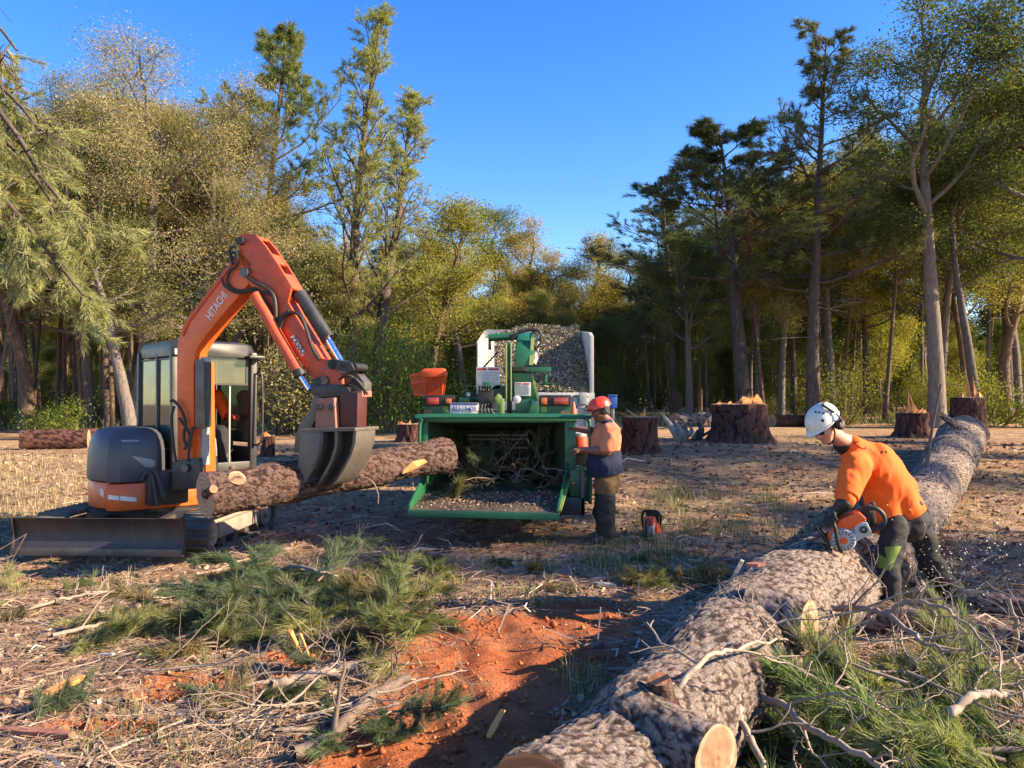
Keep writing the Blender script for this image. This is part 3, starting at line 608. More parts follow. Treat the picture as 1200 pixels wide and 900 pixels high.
# near pine on the left whose limbs hang into the picture
def hanging_pine():
    T = Tree(77); rs = T.rs; base = np.array([-9.6, 9.5, 0]); P = curve_from((0,0,-.2), (.02,0,1), 13, 12, .03, 0, rs); T.limb(P, np.linspace(.30, .12, 12), 10); C = []; D = []
    specs = [((70, 250), 7.2, 8.8, .16), ((20, 190), 6.9, 9.0, .10), ((110, 300), 8.4, 8.6, -.05), ((95, 345), 6.3, 8.3, .0), ((30, 300), 5.8, 8.7, -.1), ((60, 330), 7.4, 9.4, .1), ((20, 60), 7.8, 9.2, 0), ((48, 150), 7.0, 8.5, 0)]
    for (px, py), z0, DD, lf in specs:
        e = np.array(at(px, py, DD))-base; a = np.array([P[-1][0]*z0/13, P[-1][1]*z0/13, z0]); mid = (a+e)/2+np.array([0, 0, .7])
        Q = smooth_path([a, (a*2+mid)/3+[0,0,.25], mid, (mid+e)/2+[0,0,.2], e], 4); Q = Q+rs.normal(0, .03, Q.shape); T.limb(Q, np.linspace(.085, .014, len(Q)), 7)
        bare = py < 160
        for S in T.sub(Q, .06, 14, .30, 1.25, .8, -.35, .14, 5, pts=7):
            for W_ in T.sub(S, .02, 6, .15, .5, .75, -.25, .16, 4, rt=.006):
                if bare: continue
                C += [W_[-1], W_[2], S[rs.integers(2, len(S))]]; D += [W_[-1]-W_[-2]]*3
    D = np.array(D); D /= np.linalg.norm(D, axis=1, keepdims=True); V, F_, v = needle_np(C, D, 58, .12, .0055, rs, .5, 1.5)
    r = thing('pine_tree', 'near pine whose light green needled limbs hang in at the left edge', 'tree', tuple(base+[0,0,zg(base[0], base[1])]))
    link('trunk', T.wood('tree_wood', M['barkpine']), r); o = link('crown', npmesh('needles', V, F_, M['needle'], False, {'v': v}), r); o.color = (.30,.31,.15,1)
hanging_pine()
# trees standing to the right of the picture and behind the photographer: they throw the shade of the clearing
side = [(20.5, 4.6, 13.5, E[2]), (26, -2.6, 15, E[4]), (26, 13.0, 17, E[1]), (21, 16, 15, E[2]), (31, 6.5, 15, E[2]), (19, -8, 15, E[3]), (16.5, 8.2, 11, E[4]), (13.5, 11.6, 9, E[4]), (14, 14.6, 10, E[4])]
for k, (x, y, h, pr) in enumerate(side):
    plant('tree', pr, 'tall tree at the right edge of the clearing, outside the picture', 'tree', (x, y, zg(x, y)-.05), h/17, h/17, k*1.3, GR, 'trees right of the picture')
# ================================================================= LOGS AND STUMPS
def log_mesh(name, path, radii, mat, seed=0, sides=96, step=.02, amp=.018, cell=(26, 26, 9), bumps=()):
    """bark-covered trunk: swept tube whose surface is broken into plates with furrows between"""
    P = np.asarray(path, float); seg = np.linalg.norm(np.diff(P, axis=0), axis=1); cum = np.concatenate([[0], np.cumsum(seg)]); Lt = cum[-1]
    if callable(step):
        s = [0.]
        while s[-1] < Lt:
            p = [np.interp(s[-1], cum, P[:,k]) for k in range(3)]; s.append(s[-1]+step(p))
        s[-1] = Lt; s = np.array(s)
    else: s = np.linspace(0, Lt, max(int(Lt/step), 4))
    C = np.stack([np.interp(s, cum, P[:,k]) for k in range(3)], 1); r = np.interp(s, np.linspace(0, Lt, len(radii)), radii)
    C = C + .5*np.vstack([[0,0,0], (np.roll(C, 1, 0)+np.roll(C, -1, 0)-2*C)[1:-1], [0,0,0]])
    T, U, W = frames(C); a = np.arange(sides)*2*np.pi/sides; ca, sa = np.cos(a), np.sin(a); dirn = ca[None,:,None]*U[:,None,:]+sa[None,:,None]*W[:,None,:]
    S = np.repeat(s[:,None], sides, 1).ravel(); R_ = np.repeat(r[:,None], sides, 1).ravel(); A = np.tile(a, len(s))
    Q = np.stack([np.cos(A)*R_, np.sin(A)*R_, S], 1)
    big = fbm(Q*2.2+seed, 3, seed)*.07*R_/.3 + fbm(Q*7+seed, 2, seed+3)*.006
    f1, f2, cid = worley(Q*np.array(cell)+np.stack([fbm(Q*16, 2, seed+5), fbm(Q*16, 2, seed+15), fbm(Q*16, 2, seed+25)], 1)*.9+seed*3.7, seed); b = np.clip((f2-f1)*2.0-.06+.3*fbm(Q*40, 2, seed+8), 0, 1); pl = b**.6
    disp = big + amp*(pl-.5)*(.6+.5*fbm(Q*3, 2, seed+30)) + amp*.7*(cid-.5)*pl + amp*.55*fbm(Q*34, 2, seed+6)
    for (bs, ba, br, bh) in bumps:
        da = np.angle(np.exp(1j*(A-ba)))*R_; disp = disp + bh*np.exp(-((S-bs)**2+da**2)/br**2)
    V = np.repeat(C, sides, 0) + dirn.reshape(-1, 3)*(R_+disp)[:,None]
    n = len(s); i = np.arange(n-1)[:,None]*sides; j = np.arange(sides)[None,:]; k = (j+1) % sides; F = np.stack([i+j, i+k, i+sides+k, i+sides+j], -1).reshape(-1, 4)
    me = npmesh(name, V, F, mat, True, {'b': b, 'v': cid}); return me, V.reshape(n, sides, 3), C, T
def cap_disc(ring, out, mat, name, parent, world=True, rough=.006, inset=.0, seed=0, dent=0):
    """cut face that closes a ring of vertices; has its own origin at the centre, z along the outward normal"""
    ring = np.asarray(ring, float); c = ring.mean(0); nrm = Vector(out).normalized(); u = nrm.orthogonal().normalized(); w_ = nrm.cross(u)
    Mx = Matrix((u, w_, nrm)).transposed().to_4x4(); Mx.translation = Vector(c); inv = Mx.inverted(); V = []; n = len(ring); K = 7
    loc = np.array([tuple(inv @ Vector(p)) for p in ring])
    for q in range(K):
        f = 1-q/K; rg = loc*np.array([f, f, f]) ; rg[:,2] += (rough*fbm(np.stack([rg[:,0], rg[:,1], rg[:,1]*0], 1)*25, 2, seed)) * (q > 0) - inset*(q > 0) - dent*(1-f*f); V.append(rg)
    V = np.vstack(V+[np.array([[0, 0, -inset-dent]])]); F = []
    for q in range(K-1):
        for k in range(n): F.append((q*n+k, q*n+(k+1) % n, (q+1)*n+(k+1) % n, (q+1)*n+k))
    me = bpy.data.meshes.new(name); me.from_pydata([tuple(v) for v in V], [], F+[((K-1)*n+k, (K-1)*n+(k+1) % n, K*n) for k in range(n)]); me.materials.append(mat)
    o = bpy.data.objects.new(name, me); COL.objects.link(o); o.parent = parent; o.matrix_local = MW[parent.name].inverted() @ Mx; MW[o.name] = Mx; return o
def stub(parent, base, d, L, r0, r1, cut, bark, seed, name='branch_stub', sides=40, cell=(22, 22, 9), amp=.008, tilt=(0,0,0)):
    base = np.array(base, float); d = np.array(d, float); d /= np.linalg.norm(d)
    me, V, C, T = log_mesh(name, [base-d*.12, base, base+d*L*.5, base+d*L], [r0*1.25, r0, (r0+r1)/2, r1], bark, seed, sides, .012, amp, cell)
    V2 = V.reshape(-1, 3).copy(); o = link(name, me, parent, True); nrm = d+np.array(tilt); cap_disc(V[-1], tuple(nrm), cut, 'cut_face', o, seed=seed); return o
# ---- the big felled trunk, butt end beside its stump, thin end towards the photographer
A0 = np.array([.10, 2.28, .30]); A1 = np.array([9.35, 15.9, 0]); pts = []
for t in np.linspace(0, 1, 26):
    p = A0+(A1-A0)*t; rr_ = np.interp(t, [0, .25, 1], [.30, .335, .42]); p[2] = zg(p[0], p[1])+rr_*.93; p[0] -= .22*math.exp(-((t-.20)/.13)**2); pts.append(p)
big = thing('fallen_tree_trunk', 'huge felled pine trunk lying from the bottom centre to the far right stump, being sawn', 'log')
me, V, C, T = log_mesh('bark', pts, [.27, .30, .305, .315, .34, .36, .38, .39], M['logbark'], 3, 170, lambda p: .010+.0028*max(0, p[1]-2), .012, (34, 34, 12))
bk = link('bark', me, big); cap_disc(V[0], tuple(-T[0]), M['cutred'], 'cut_face', big, seed=1); cap_disc(V[-1], tuple(T[-1]), M['cut'], 'cut_face', big, seed=2)
def on_trunk(px, py, out=.0):
    """first point of the trunk's surface on a sight line"""
    r = ray(px, py); o = Vector((0,0,CH)); best = None
    for D in np.arange(2.2, 17, .01):
        p = o+r*D; d = np.linalg.norm(C-np.array(p), axis=1); k = d.argmin(); rr_ = np.interp(k/len(C), [0, .3, 1], [.31, .345, .42])
        if d[k] < rr_*(1-out): return np.array(p), (np.array(p)-C[k])/d[k], T[k]
    p = gp(px, py); return np.array(p), np.array([0, 0, 1.]), T[0]
# thick limb stub with pale cut face near the bottom, turned to the right and the camera
p, nrm, tt = on_trunk(786, 836); stub(big, p-nrm*.10, np.array([.55, -.72, .02]), .26, .135, .108, M['cut'], M['logbark'], 5, sides=64)
p, nrm, tt = on_trunk(925, 718); stub(big, p-nrm*.08, np.array([.75, -.62, .02]), .17, .17, .135, M['cut'], M['logbark'], 6, sides=56)
p, nrm, tt = on_trunk(783, 812); stub(big, p-nrm*.05, np.array([-.2, -.3, 1]), .11, .055, .034, M['cutred'], M['logbarkred'], 7, 'broken_knot', 24, tilt=(.4,-.5,0))
p, nrm, tt = on_trunk(1125, 500); stub(big, p-nrm*.03, np.array([-.8, -.2, .5]), .5, .06, .05, M['splinter'], M['logbark'], 8, 'broken_knot', 16)
p, nrm, tt = on_trunk(1085, 545); mb = MB(); mb.tube([p-nrm*.05, p+nrm*.3+[.1,0,.15], p+nrm*.5+[.25,0,.6]], [.03,.02,.012], 7, res=3); mb.build('dead_branch', M['twigdark'], big)
# saw kerf and torn slab just in front of the saw
# second stem of the fork, on the near side of the trunk at the saw
f0 = np.array(at(1048, 650, 6.6)); f1 = np.array(at(968, 706, 5.2)); f0[2] = .32; f1[2] = .20
fork = thing('forked_limb', 'pale barked limb lying against the right side of the big trunk under the chainsaw', 'log')
me, V, C2, T2 = log_mesh('bark', [f0+(f0-f1)*.35, f0, (f0+f1)/2+[0,0,.03], f1], [.20, .2, .185, .165], M['logbark'], 9, 80, .014, .012, (17,17,8)); link('bark', me, fork); cap_disc(V[-1], tuple(T2[-1]), M['cut'], 'cut_face', fork, seed=3); cap_disc(V[0], tuple(-T2[0]), M['cut'], 'cut_face', fork, seed=4)
# thin logs on the right behind the branches
def small_log(lab, a, b, r0, r1, bark='logbark', cut='cut', seed=0, sides=40, cell=(16,16,6), amp=.01, cat='log', bumps=(), bend=.0, name='felled_log', step=.025, grp=None):
    a = np.array(a, float); b = np.array(b, float); m_ = (a+b)/2+np.array([0, 0, bend]); t = thing(name, lab, cat, tuple(a), group=grp)
    me, V, C, T = log_mesh('bark', [a, (a+m_)/2, m_, (m_+b)/2, b], [r0, (r0*3+r1)/4, (r0+r1)/2, (r0+3*r1)/4, r1], M[bark], seed, sides, step, amp, cell, bumps)
    link('bark', me, t, True); cap_disc(V[0], tuple(-T[0]), M[cut], 'cut_face', t, seed=seed); cap_disc(V[-1], tuple(T[-1]), M[cut], 'cut_face', t, seed=seed+1); return t, V, C, T
def gl(px, py, h): p = gp(px, py); return (p.x, p.y, p.z+h)
small_log('slim dark log at the right edge, upper one of two, behind the sawing man', gl(1118, 712, .07), gl(1230, 730, .08), .085, .09, seed=21)
small_log('slim dark log nearer the camera, lower one of two at the right edge', gl(1000, 728, .10), gl(1240, 775, .07), .10, .085, seed=22)
small_log('short thick log end lying in shade right of the trunk behind the branches', gl(955, 738, .10), gl(1045, 745, .10), .115, .09, seed=23)
small_log('long dark red log lying at the forest edge far left', gl(25, 527, .22), gl(104, 525, .22), .27, .25, 'stumpbark', 'cut', 24, 40, step=.06)
small_log('short dark log just behind the end of the long red log', gl(100, 521, .2), gl(150, 519, .2), .22, .2, 'stumpbark', 'cut', 25, 32, step=.06)
small_log('weathered grey log at the forest edge behind the two middle stumps', gl(790, 500, .2), gl(850, 497, .2), .22, .25, 'logbark', 'cut', 26, 32, step=.06)
small_log('grey log lying right of the biggest stump at the forest edge', gl(905, 500, .18), gl(990, 498, .15), .2, .14, 'stumpbark', 'cut', 27, 32, step=.06)
# ---- stumps
def stump(lab, px, pyb, pyt, wpx, seed, splinters, cut='cut', flare=.2, tops=True, D=None, bark='stumpbark', torn=1., name='tree_stump'):
    g_ = gp(px, pyb) if D is None else at(px, pyb, D); D = g_.y; r = wpx/900*D/2; h = (pyb-pyt)/900*D; rs = np.random.default_rng(seed)
    t = thing(name, lab, 'tree stump', tuple(g_)); n = 72; m = 44; zs = np.linspace(-.12, h, m); V = []; B = []; VV = []
    for z in zs:
        a = np.arange(n)*2*np.pi/n; fl = 1+flare*np.exp(-np.maximum(z, 0)/(.22*max(h, .3)))
        root = .15*np.maximum(0, np.sin(a*5+seed)+.3*np.sin(a*3+2*seed))*np.exp(-max(z, 0)/(.20*h+.03)); Q = np.stack([np.cos(a)*r, np.sin(a)*r, a*0+z], 1)
        f1, f2, cid = worley(Q*np.array([11, 11, 2.6])+seed*2.3, seed); b = np.clip((f2-f1)*2.4, 0, 1)
        rad = r*(fl+root+.07*fbm(Q*2.5, 2, seed)) + .035*(b**.6-.5) + .02*(cid-.5); V.append(np.stack([np.cos(a)*rad, np.sin(a)*rad, a*0+z+(z > h-.01)*0], 1)); B.append(b); VV.append(cid)
    Vn = np.vstack(V); i = np.arange(m-1)[:,None]*n; j = np.arange(n)[None,:]; k = (j+1) % n; F = np.stack([i+j, i+k, i+n+k, i+n+j], -1).reshape(-1, 4)
    link('bark', npmesh('stump_bark', Vn, F, M[bark], True, {'b': np.concatenate(B), 'v': np.concatenate(VV)}), t)
    cap_disc(V[-1]+np.array(tuple(g_)), (0, 0, 1), M[cut], 'cut_face', t, rough=.04*torn, seed=seed)
    for (sx, hh, wd, lx, ly) in splinters:      # sx across the top (-1..1), height and width in photo pixels, lean
        k = D/900; x = sx*r*.8; y = rs.uniform(-.45, .1)*r; H = hh*k; W = max(wd*k, .02); mb = MB(); c = Vector((x, y, h-.04)); tp = c+Vector((lx*k, ly, H+.04)); u = Vector((1, 0, 0)).lerp(Vector((0,1,0)), rs.uniform(0,.3)).normalized()*W/2; v = Vector((0, 1, 0))*W*.35
        j1 = c.lerp(tp, .55)+Vector(rs.normal(0, .01, 3)); ri = [[c-u-v, c+u-v, c+u+v, c-u+v], [j1-u*.6-v*.7, j1+u*.55-v*.6, j1+u*.5+v*.6, j1-u*.5+v*.7], [tp-u*.12, tp+u*.1-v*.1, tp+u*.1+v*.1, tp-u*.1+v*.1]]
        mb.loft(ri); mb.build('splinter', M['splinter'], t)
    return t
rs0 = np.random.default_rng(99)
def field(n, lo, hi, x0=-1, x1=1, wd=3): return [(rs0.uniform(x0, x1), lo+(hi-lo)*rs0.beta(1.3, 2.6), rs0.uniform(wd*.6, wd*2.2), rs0.normal(0, 2.5), rs0.normal(0, .05)) for _ in range(n)]
stump('biggest stump with a rough torn orange crest, between the red helmet and white helmet', 866, 517, 474, 62, 61, field(30, 3, 15, -.1, .95, 8)+field(14, 1, 5, -1, .1, 8))
stump('stump with long fallen splinters on its top, next to the red helmeted man', 750, 530, 489, 40, 62, field(7, 2, 14, -.2, .25, 3)+[(-.1, 9, 3, -34, 0), (0, 6, 3, -30, 0), (.1, 10, 3, -18, .1)])
stump('small stump with two tall thin splinters, left of the trunk butt', 1069, 512, 484, 34, 63, field(16, 3, 14, -.9, .9, 5)+[(-.45, 27, 3.2, -1, 0), (.35, 23, 3.2, -9, 0), (-.2, 15, 6, 0, 0)])
stump('far right stump at the butt of the big trunk with two tall orange splinters', 1134, 508, 466, 36, 64, field(8, 2, 9, -.6, .9, 5)+[(.05, 30, 5, -5, 0), (.35, 25, 5, -3, 0), (.75, 10, 4, 0, 0), (-.6, 7, 6, 0, 0)], D=17.3)
stump('low dark stump between the grapple and the chipper mouth', 481, 517, 497, 30, 65, field(4, 2, 7, -.9, -.1, 3), flare=.15)
stump('narrow dark stump in front of the cab handrail, behind the held log', 314, 535, 511, 15, 66, field(5, 2, 7, -.8, .8, 4), flare=.2)
# grey upturned roots left of the biggest stump
rt = thing('upturned_root', 'weathered grey upturned root mass between the two middle stumps', 'tree root', tuple(gp(797, 517))); rsn = np.random.default_rng(4); b0 = np.array(gp(797, 517))
mb = MB(); k = b0[1]/900
for (dx, dz, ex, ez, r_) in ((0, 2, -20, 33, .08), (4, 0, -6, 24, .07), (8, 4, 4, 22, .09), (-4, 4, -10, 20, .06), (16, 2, 24, 18, .05), (2, 6, 14, 16, .06)):
    q = [b0+[dx*k, 0, dz*k], b0+[(dx+ex)/2*k+rsn.normal(0,.03), rsn.normal(0,.1), (dz+ez)*.5*k], b0+[ex*k, rsn.normal(0,.15), ez*k]]; mb.tube(q, [r_*1.5, r_, r_*.35], 9, res=5)
mb.sph(b0+[2*k, 0, 8*k], .17, (1.2, .9, .9)); o = mb.build('roots', M['deadroot'], rt, True, smooth=True); mb = MB(); mb.tube([b0+[20*k,0,0], b0+[24*k,-.1,14*k], b0+[20*k, 0, 22*k]], [.1,.07,.03], 8, res=4); mb.tube([b0+[22*k,0,4*k], b0+[34*k,-.1,12*k], b0+[40*k, 0, 18*k]], [.04,.03,.015], 8, res=4); mb.build('burnt_root', M['cabblack'], rt, True, smooth=True)
# ---- the log held by the grapple
HL0 = np.array(at(240, 581, 7.1)); HL1 = np.array(at(524, 533, 9.05))
held, HV, HC, HT = small_log('pine log with knots held by the excavator grapple above the ground', HL0, HL1, .200, .186, 'logbarkred', 'cut', 31, 90, (26,26,8), .011, bend=-.01, name='held_log', step=.014)
def on_axis(px, py, C, r):
    rr_ = ray(px, py); o = Vector((0,0,CH))
    for D in np.arange(6, 10, .005):
        p = np.array(o+rr_*D); d = np.linalg.norm(C-p, axis=1); k = d.argmin()
        if d[k] < r: return p, (p-C[k])/d[k]
    return p, np.array([0,-1,0.])
for (px, py, r0, L, s_) in ((277, 562, .085, .025, 41), (249, 574, .04, .03, 42), (321, 564, .05, .015, 43), (332, 562, .04, .02, 44), (300, 592, .03, .05, 45)):
    p, nr = on_axis(px, py, HC, .19); stub(held, p-nr*.02, nr, L+.02, r0, r0*.95, M['cut'], M['logbarkred'], s_, 'knot', 26)
p, nr = on_axis(488, 545, HC, .17); mb = MB(); a = on_axis(470, 553, HC, .19)[0]; b = on_axis(497, 541, HC, .19)[0]; mb.loft([[Vector(a+np.array([0,0,0])), Vector(a+[.02,-.03,-.02]), Vector(a+[.02,0,.02])], [Vector((a+b)/2+[0,-.05,-.05]), Vector((a+b)/2+[.06,-.06,.0]), Vector((a+b)/2+[0,-.03,.06])], [Vector(b+[0,0,-.03]), Vector(b+[.04,-.04,0]), Vector(b+[0,0,.03])]]); mb.build('torn_bark_patch', M['splinter'], held, True)
mb = MB(); mb.tube([at(420, 556, 8.0), at(436, 564, 7.95), at(443, 578, 7.95), at(443, 590, 7.95)], .006, 6, res=5); mb.build('hanging_root', M['twig'], held, True)
# ---- rail fence at the far right
fn = thing('rail_fence', 'low wooden rail fence at the right edge behind the far stump', 'fence', tuple(gp(1164, 488)))
F0 = gp(1164, 488); k = F0.y/900
for i_ in range(3):
    mb = MB(); mb.box(tuple(F0+Vector((i_*2.4, .1*i_, .45))), (.10, .10, 1.1)); mb.build('post', M['deadroot'], fn, True, bevel=.01)
mb = MB(); mb.bar(F0+Vector((-.1, -.08, .93)), F0+Vector((5.2, .13, .93)), .05, .09); mb.build('rail', M['deadroot'], fn, True, bevel=.008)
# ================================================================= EXCAVATOR
def text_obj(txt, size, mat, o, xdir, ydir, parent, name='lettering', ext=.001, width=None, align='CENTER'):
    """flat raised lettering; o = centre, xdir = reading direction, ydir = up"""
    cu = bpy.data.curves.new(name, 'FONT'); cu.body = txt; cu.size = size; cu.extrude = ext; cu.align_x = align; cu.align_y = 'CENTER'; cu.resolution_u = 2; cu.offset = size*.012
    ob = bpy.data.objects.new(name, cu); COL.objects.link(ob); dg = bpy.context.evaluated_depsgraph_get(); me = bpy.data.meshes.new_from_object(ob.evaluated_get(dg)); bpy.data.objects.remove(ob)
    x = Vector(xdir).normalized(); y = Vector(ydir); y = (y-x*y.dot(x)).normalized(); z = x.cross(y); Mx = Matrix((x, y, z)).transposed().to_4x4(); Mx.translation = Vector(o)
    if width:
        ws = [v.co.x for v in me.vertices]; k = width/(max(ws)-min(ws)); me.transform(Matrix.Diagonal((k, 1, 1, 1)))
    me.transform(Mx); me.materials.clear(); me.materials.append(mat); return link(name, me, parent, True)
EC = Vector((-4.1, 9.1, 0)); EC.z = zg(EC.x, EC.y); YA = R(-45); ME = Matrix.Translation(EC) @ Matrix.Rotation(YA, 4, 'Z')
ex = thing('mini_excavator', 'orange mini excavator with closed cab lifting a log in its grapple', 'excavator', mat=ME)
MU = Matrix.Translation(EC) @ Matrix.Rotation(R(-92.5), 4, 'Z')     # undercarriage: x towards the blade
def EB_(): return MB()
def UB(): return MB(ME.inverted() @ MU)
# --- tracks
for side, nm in ((1, 'track'), (-1, 'track')):
    yc = side*.80; L = .80; rr_ = .205; prof = []
    for k in range(9): a = R(90)+R(180)*k/8; prof.append((-L+rr_*math.cos(a), .225+rr_*math.sin(a)))
    for k in range(9): a = R(-90)+R(180)*k/8; prof.append((L+rr_*math.cos(a), .225+rr_*math.sin(a)))
    b = UB(); n = len(prof); out = [Vector((x, yc-.17, z)) for x, z in prof]
    inn = [(x*.965 if abs(x) > L else x, .225+(z-.225)*.87) for x, z in prof]; V = [Vector((x, yc+s*.17, z)) for s in (-1, 1) for x, z in prof]+[Vector((x, yc+s*.17, z)) for s in (-1, 1) for x, z in inn]; F = []
    for k in range(n):
        q = (k+1) % n; F += [(k, q, n+q, n+k), (2*n+k, 3*n+k, 3*n+q, 2*n+q), (k, 2*n+k, 2*n+q, q), (n+k, n+q, 3*n+q, 3*n+k)]
    b.add(V, F); tr = b.build('track', M['track'], ex, smooth=True)
    # lugs all round
    per = []; 
    for k in range(n):
        a = prof[k]; c = prof[(k+1) % n]; per.append((a, c, math.hypot(c[0]-a[0], c[1]-a[1])))
    tot = sum(p[2] for p in per); nl = 44; lug = None
    for q in range(nl):
        s = tot*q/nl
        for a, c, l in per:
            if s <= l: break
            s -= l
        x = a[0]+(c[0]-a[0])*s/l; z = a[1]+(c[1]-a[1])*s/l; tx, tz = (c[0]-a[0])/l, (c[1]-a[1])/l; nx_, nz_ = tz, -tx
        if (x*nx_+(z-.225)*nz_) < 0: nx_, nz_ = -nx_, -nz_
        b = UB(); c0 = Vector((x+nx_*.008, yc, z+nz_*.008)); rot = Matrix(((tx, 0, nx_), (0, 1, 0), (tz, 0, nz_))); b.box(c0, (.040, .345, .034), rot=rot); b.build('lug', M['track'], tr, bevel=.004, seg=1)
    b = UB(); b.box((0, yc, .24), (1.35, .12, .2)); b.box((0, yc+side*.085, .225), (1.18, .06, .17)); b.build('track_frame', M['trackframe'], ex, bevel=.015)
    for xx, r_, nm2 in ((.80, .155, 'idler_wheel'), (-.80, .165, 'drive_sprocket')):
        b = UB(); b.lathe([(0, -.08), (r_*.6, -.085), (r_, -.06), (r_, .06), (r_*.8, .085), (r_*.35, .06), (r_*.3, .1), (0, .1)], (xx, yc+side*.05, .225), (0, side, 0), 28, False); b.build(nm2, M['trackframe'], ex, smooth=True)
    for k in range(4):
        b = UB(); b.lathe([(0, -.09), (.06, -.09), (.065, 0), (.06, .09), (.03, .1), (0, .1)], (-.5+.33*k, yc+side*.03, .095), (0, side, 0), 16, False); b.build('track_roller', M['steel'], ex, smooth=True)
b = UB(); b.box((0, 0, .34), (1.0, 1.3, .2)); b.lathe([(.46, .40), (.46, .50)], (0, 0, 0), (0,0,1), 32); b.build('undercarriage_frame', M['steel'], ex, bevel=.02)
# --- dozer blade: curved plate with end plates and arms
b = UB(); prof = [(1.37, .15), (1.345, .21), (1.33, .29), (1.335, .37), (1.36, .44), (1.395, .475)]; pl = [Vector((x, -.87, z)) for x, z in prof]+[Vector((x-.03, -.87, z)) for x, z in prof[::-1]]; b.prism(pl, (0, 1.74, 0)); bl = b.build('blade', M['blade'], ex, bevel=.003, seg=1)
b = UB(); b.box((1.378, 0, .135), (.02, 1.74, .075)); b.build('cutting_edge', M['steel'], bl, bevel=.004)
for s in (-1, 1):
    b = UB(); b.prism([Vector((x, s*.875-.008, z)) for x, z in [(1.40, .10), (1.335, .10), (1.29, .28), (1.32, .47), (1.41, .49), (1.36, .3)]], (0, .016, 0)); b.build('end_plate', M['blade'], bl)
    b = UB(); b.bar((.35, s*.32, .33), (1.32, s*.38, .30), .09, .13); b.build('blade_arm', M['steel'], ex, bevel=.01)
# --- house
def arc(cx, cy, r, a0, a1, n): return [(cx+r*math.cos(R(a0+(a1-a0)*k/n)), cy+r*math.sin(R(a0+(a1-a0)*k/n))) for k in range(n+1)]
plan = arc(0, 0, .80, 98, 296, 26)+[(.50, -.80), (.60, -.70), (.64, -.4), (.66, .2), (.66, .78), (.5, .86)]
def rings_(plan, zs, cx=0, cy=0): return [[Vector((cx+(x-cx)*k, cy+(y-cy)*k, z)) for x, y in plan] for z, k in zs]
b = EB_(); b.loft(rings_(plan, [(.47, .95), (.48, .985), (.52, 1.), (.74, 1.), (.76, .985)])); b.build('counterweight', M['orange'], ex, smooth=True)
b = EB_(); b.loft(rings_(plan, [(.43, .93), (.472, .95)])); b.build('underside_plate', M['cabblack'], ex)
hp = arc(0, 0, .812, 176, 296, 18)+[(.46, -.78), (.56, -.68), (.58, -.30), (.42, -.16), (-.2, -.14), (-.62, -.12)]
b = EB_(); b.loft(rings_(hp, [(.775, .99), (.79, 1.0), (.95, 1.0), (1.10, .985), (1.20, .945), (1.28, .87), (1.325, .76), (1.35, .6), (1.358, .35)], -.05, -.36)); hd = b.build('side_cover', M['greyhood'], ex, smooth=True)
b = EB_(); rp = arc(0, 0, .805, 100, 180, 10)+[(-.70, -.1), (-.62, .15), (-.62, .62)]; b.loft(rings_(rp, [(.76, 1), (1.15, 1), (1.25, .97), (1.3, .9)], -.6, .3)); b.build('engine_hood', M['greyhood'], ex, smooth=True)
# recessed slot with hydraulic pipes below the cover and behind the boom foot
b = EB_(); b.box((.62, -.24, .70), (.30, .42, .36)); b.build('front_frame', M['cabblack'], ex, bevel=.03)
# reflective strip, badge and lamp on the cover (placed on the curved surface)
def shell_pt(px, py, r):
    rr_ = ray(px, py); o = Vector((0,0,CH)); 
    for D in np.arange(7.2, 10, .004):
        p = o+rr_*D; q = ME.inverted() @ p
        if math.hypot(q.x, q.y) < r and q.z > 0: return q
    return q
def patch(poly, r, name, mat, parent, th=.006):
    n = len(poly); c = [shell_pt(px, py, r) for px, py in poly]; k = 6; top = []; 
    for t in np.linspace(0, 1, k+1):      # poly = 4 corners: tl, tr, br, bl
        a = (poly[0][0]*(1-t)+poly[1][0]*t, poly[0][1]*(1-t)+poly[1][1]*t); d = (poly[3][0]*(1-t)+poly[2][0]*t, poly[3][1]*(1-t)+poly[2][1]*t); pa = shell_pt(*a, r); pd = shell_pt(*d, r)
        na = Vector((pa.x, pa.y, 0)).normalized()*th; top.append([pa, pa+na, pd+na, pd])
    b = EB_(); b.loft(top); return b.build(name, mat, parent)
from mathutils.bvhtree import BVHTree
_cw = BVHTree.FromPolygons([ME @ v.co for v in bpy.data.objects['counterweight'].data.vertices], [list(p.vertices) for p in bpy.data.objects['counterweight'].data.polygons])
_hd = BVHTree.FromPolygons([ME @ v.co for v in hd.data.vertices], [list(p.vertices) for p in hd.data.polygons])
_inv = ME.inverted()
def shell_pt(px, py, r):
    h = (_hd if r == 2 else _cw).ray_cast(Vector((0,0,CH)), ray(px, py).normalized())
    return _inv @ (h[0] if h[0] else at(px, py, 8.6))
patch([(127, 580), (160, 583), (160, 588), (127, 585)], 1, 'reflective_strip', M['decalwhite'], ex)
patch([(118, 572), (122, 574), (122, 583), (118, 580)], 1, 'lettering_strip', M['decalwhite'], ex)
patch([(154, 534), (181, 539), (183, 548), (171, 547)], 2, 'side_lamp', M['greymetal'], hd)
patch([(143, 515.5), (163, 515.5), (163, 517.5), (143, 517.5)], 2, 'cover_groove', M['greymetal'], hd)
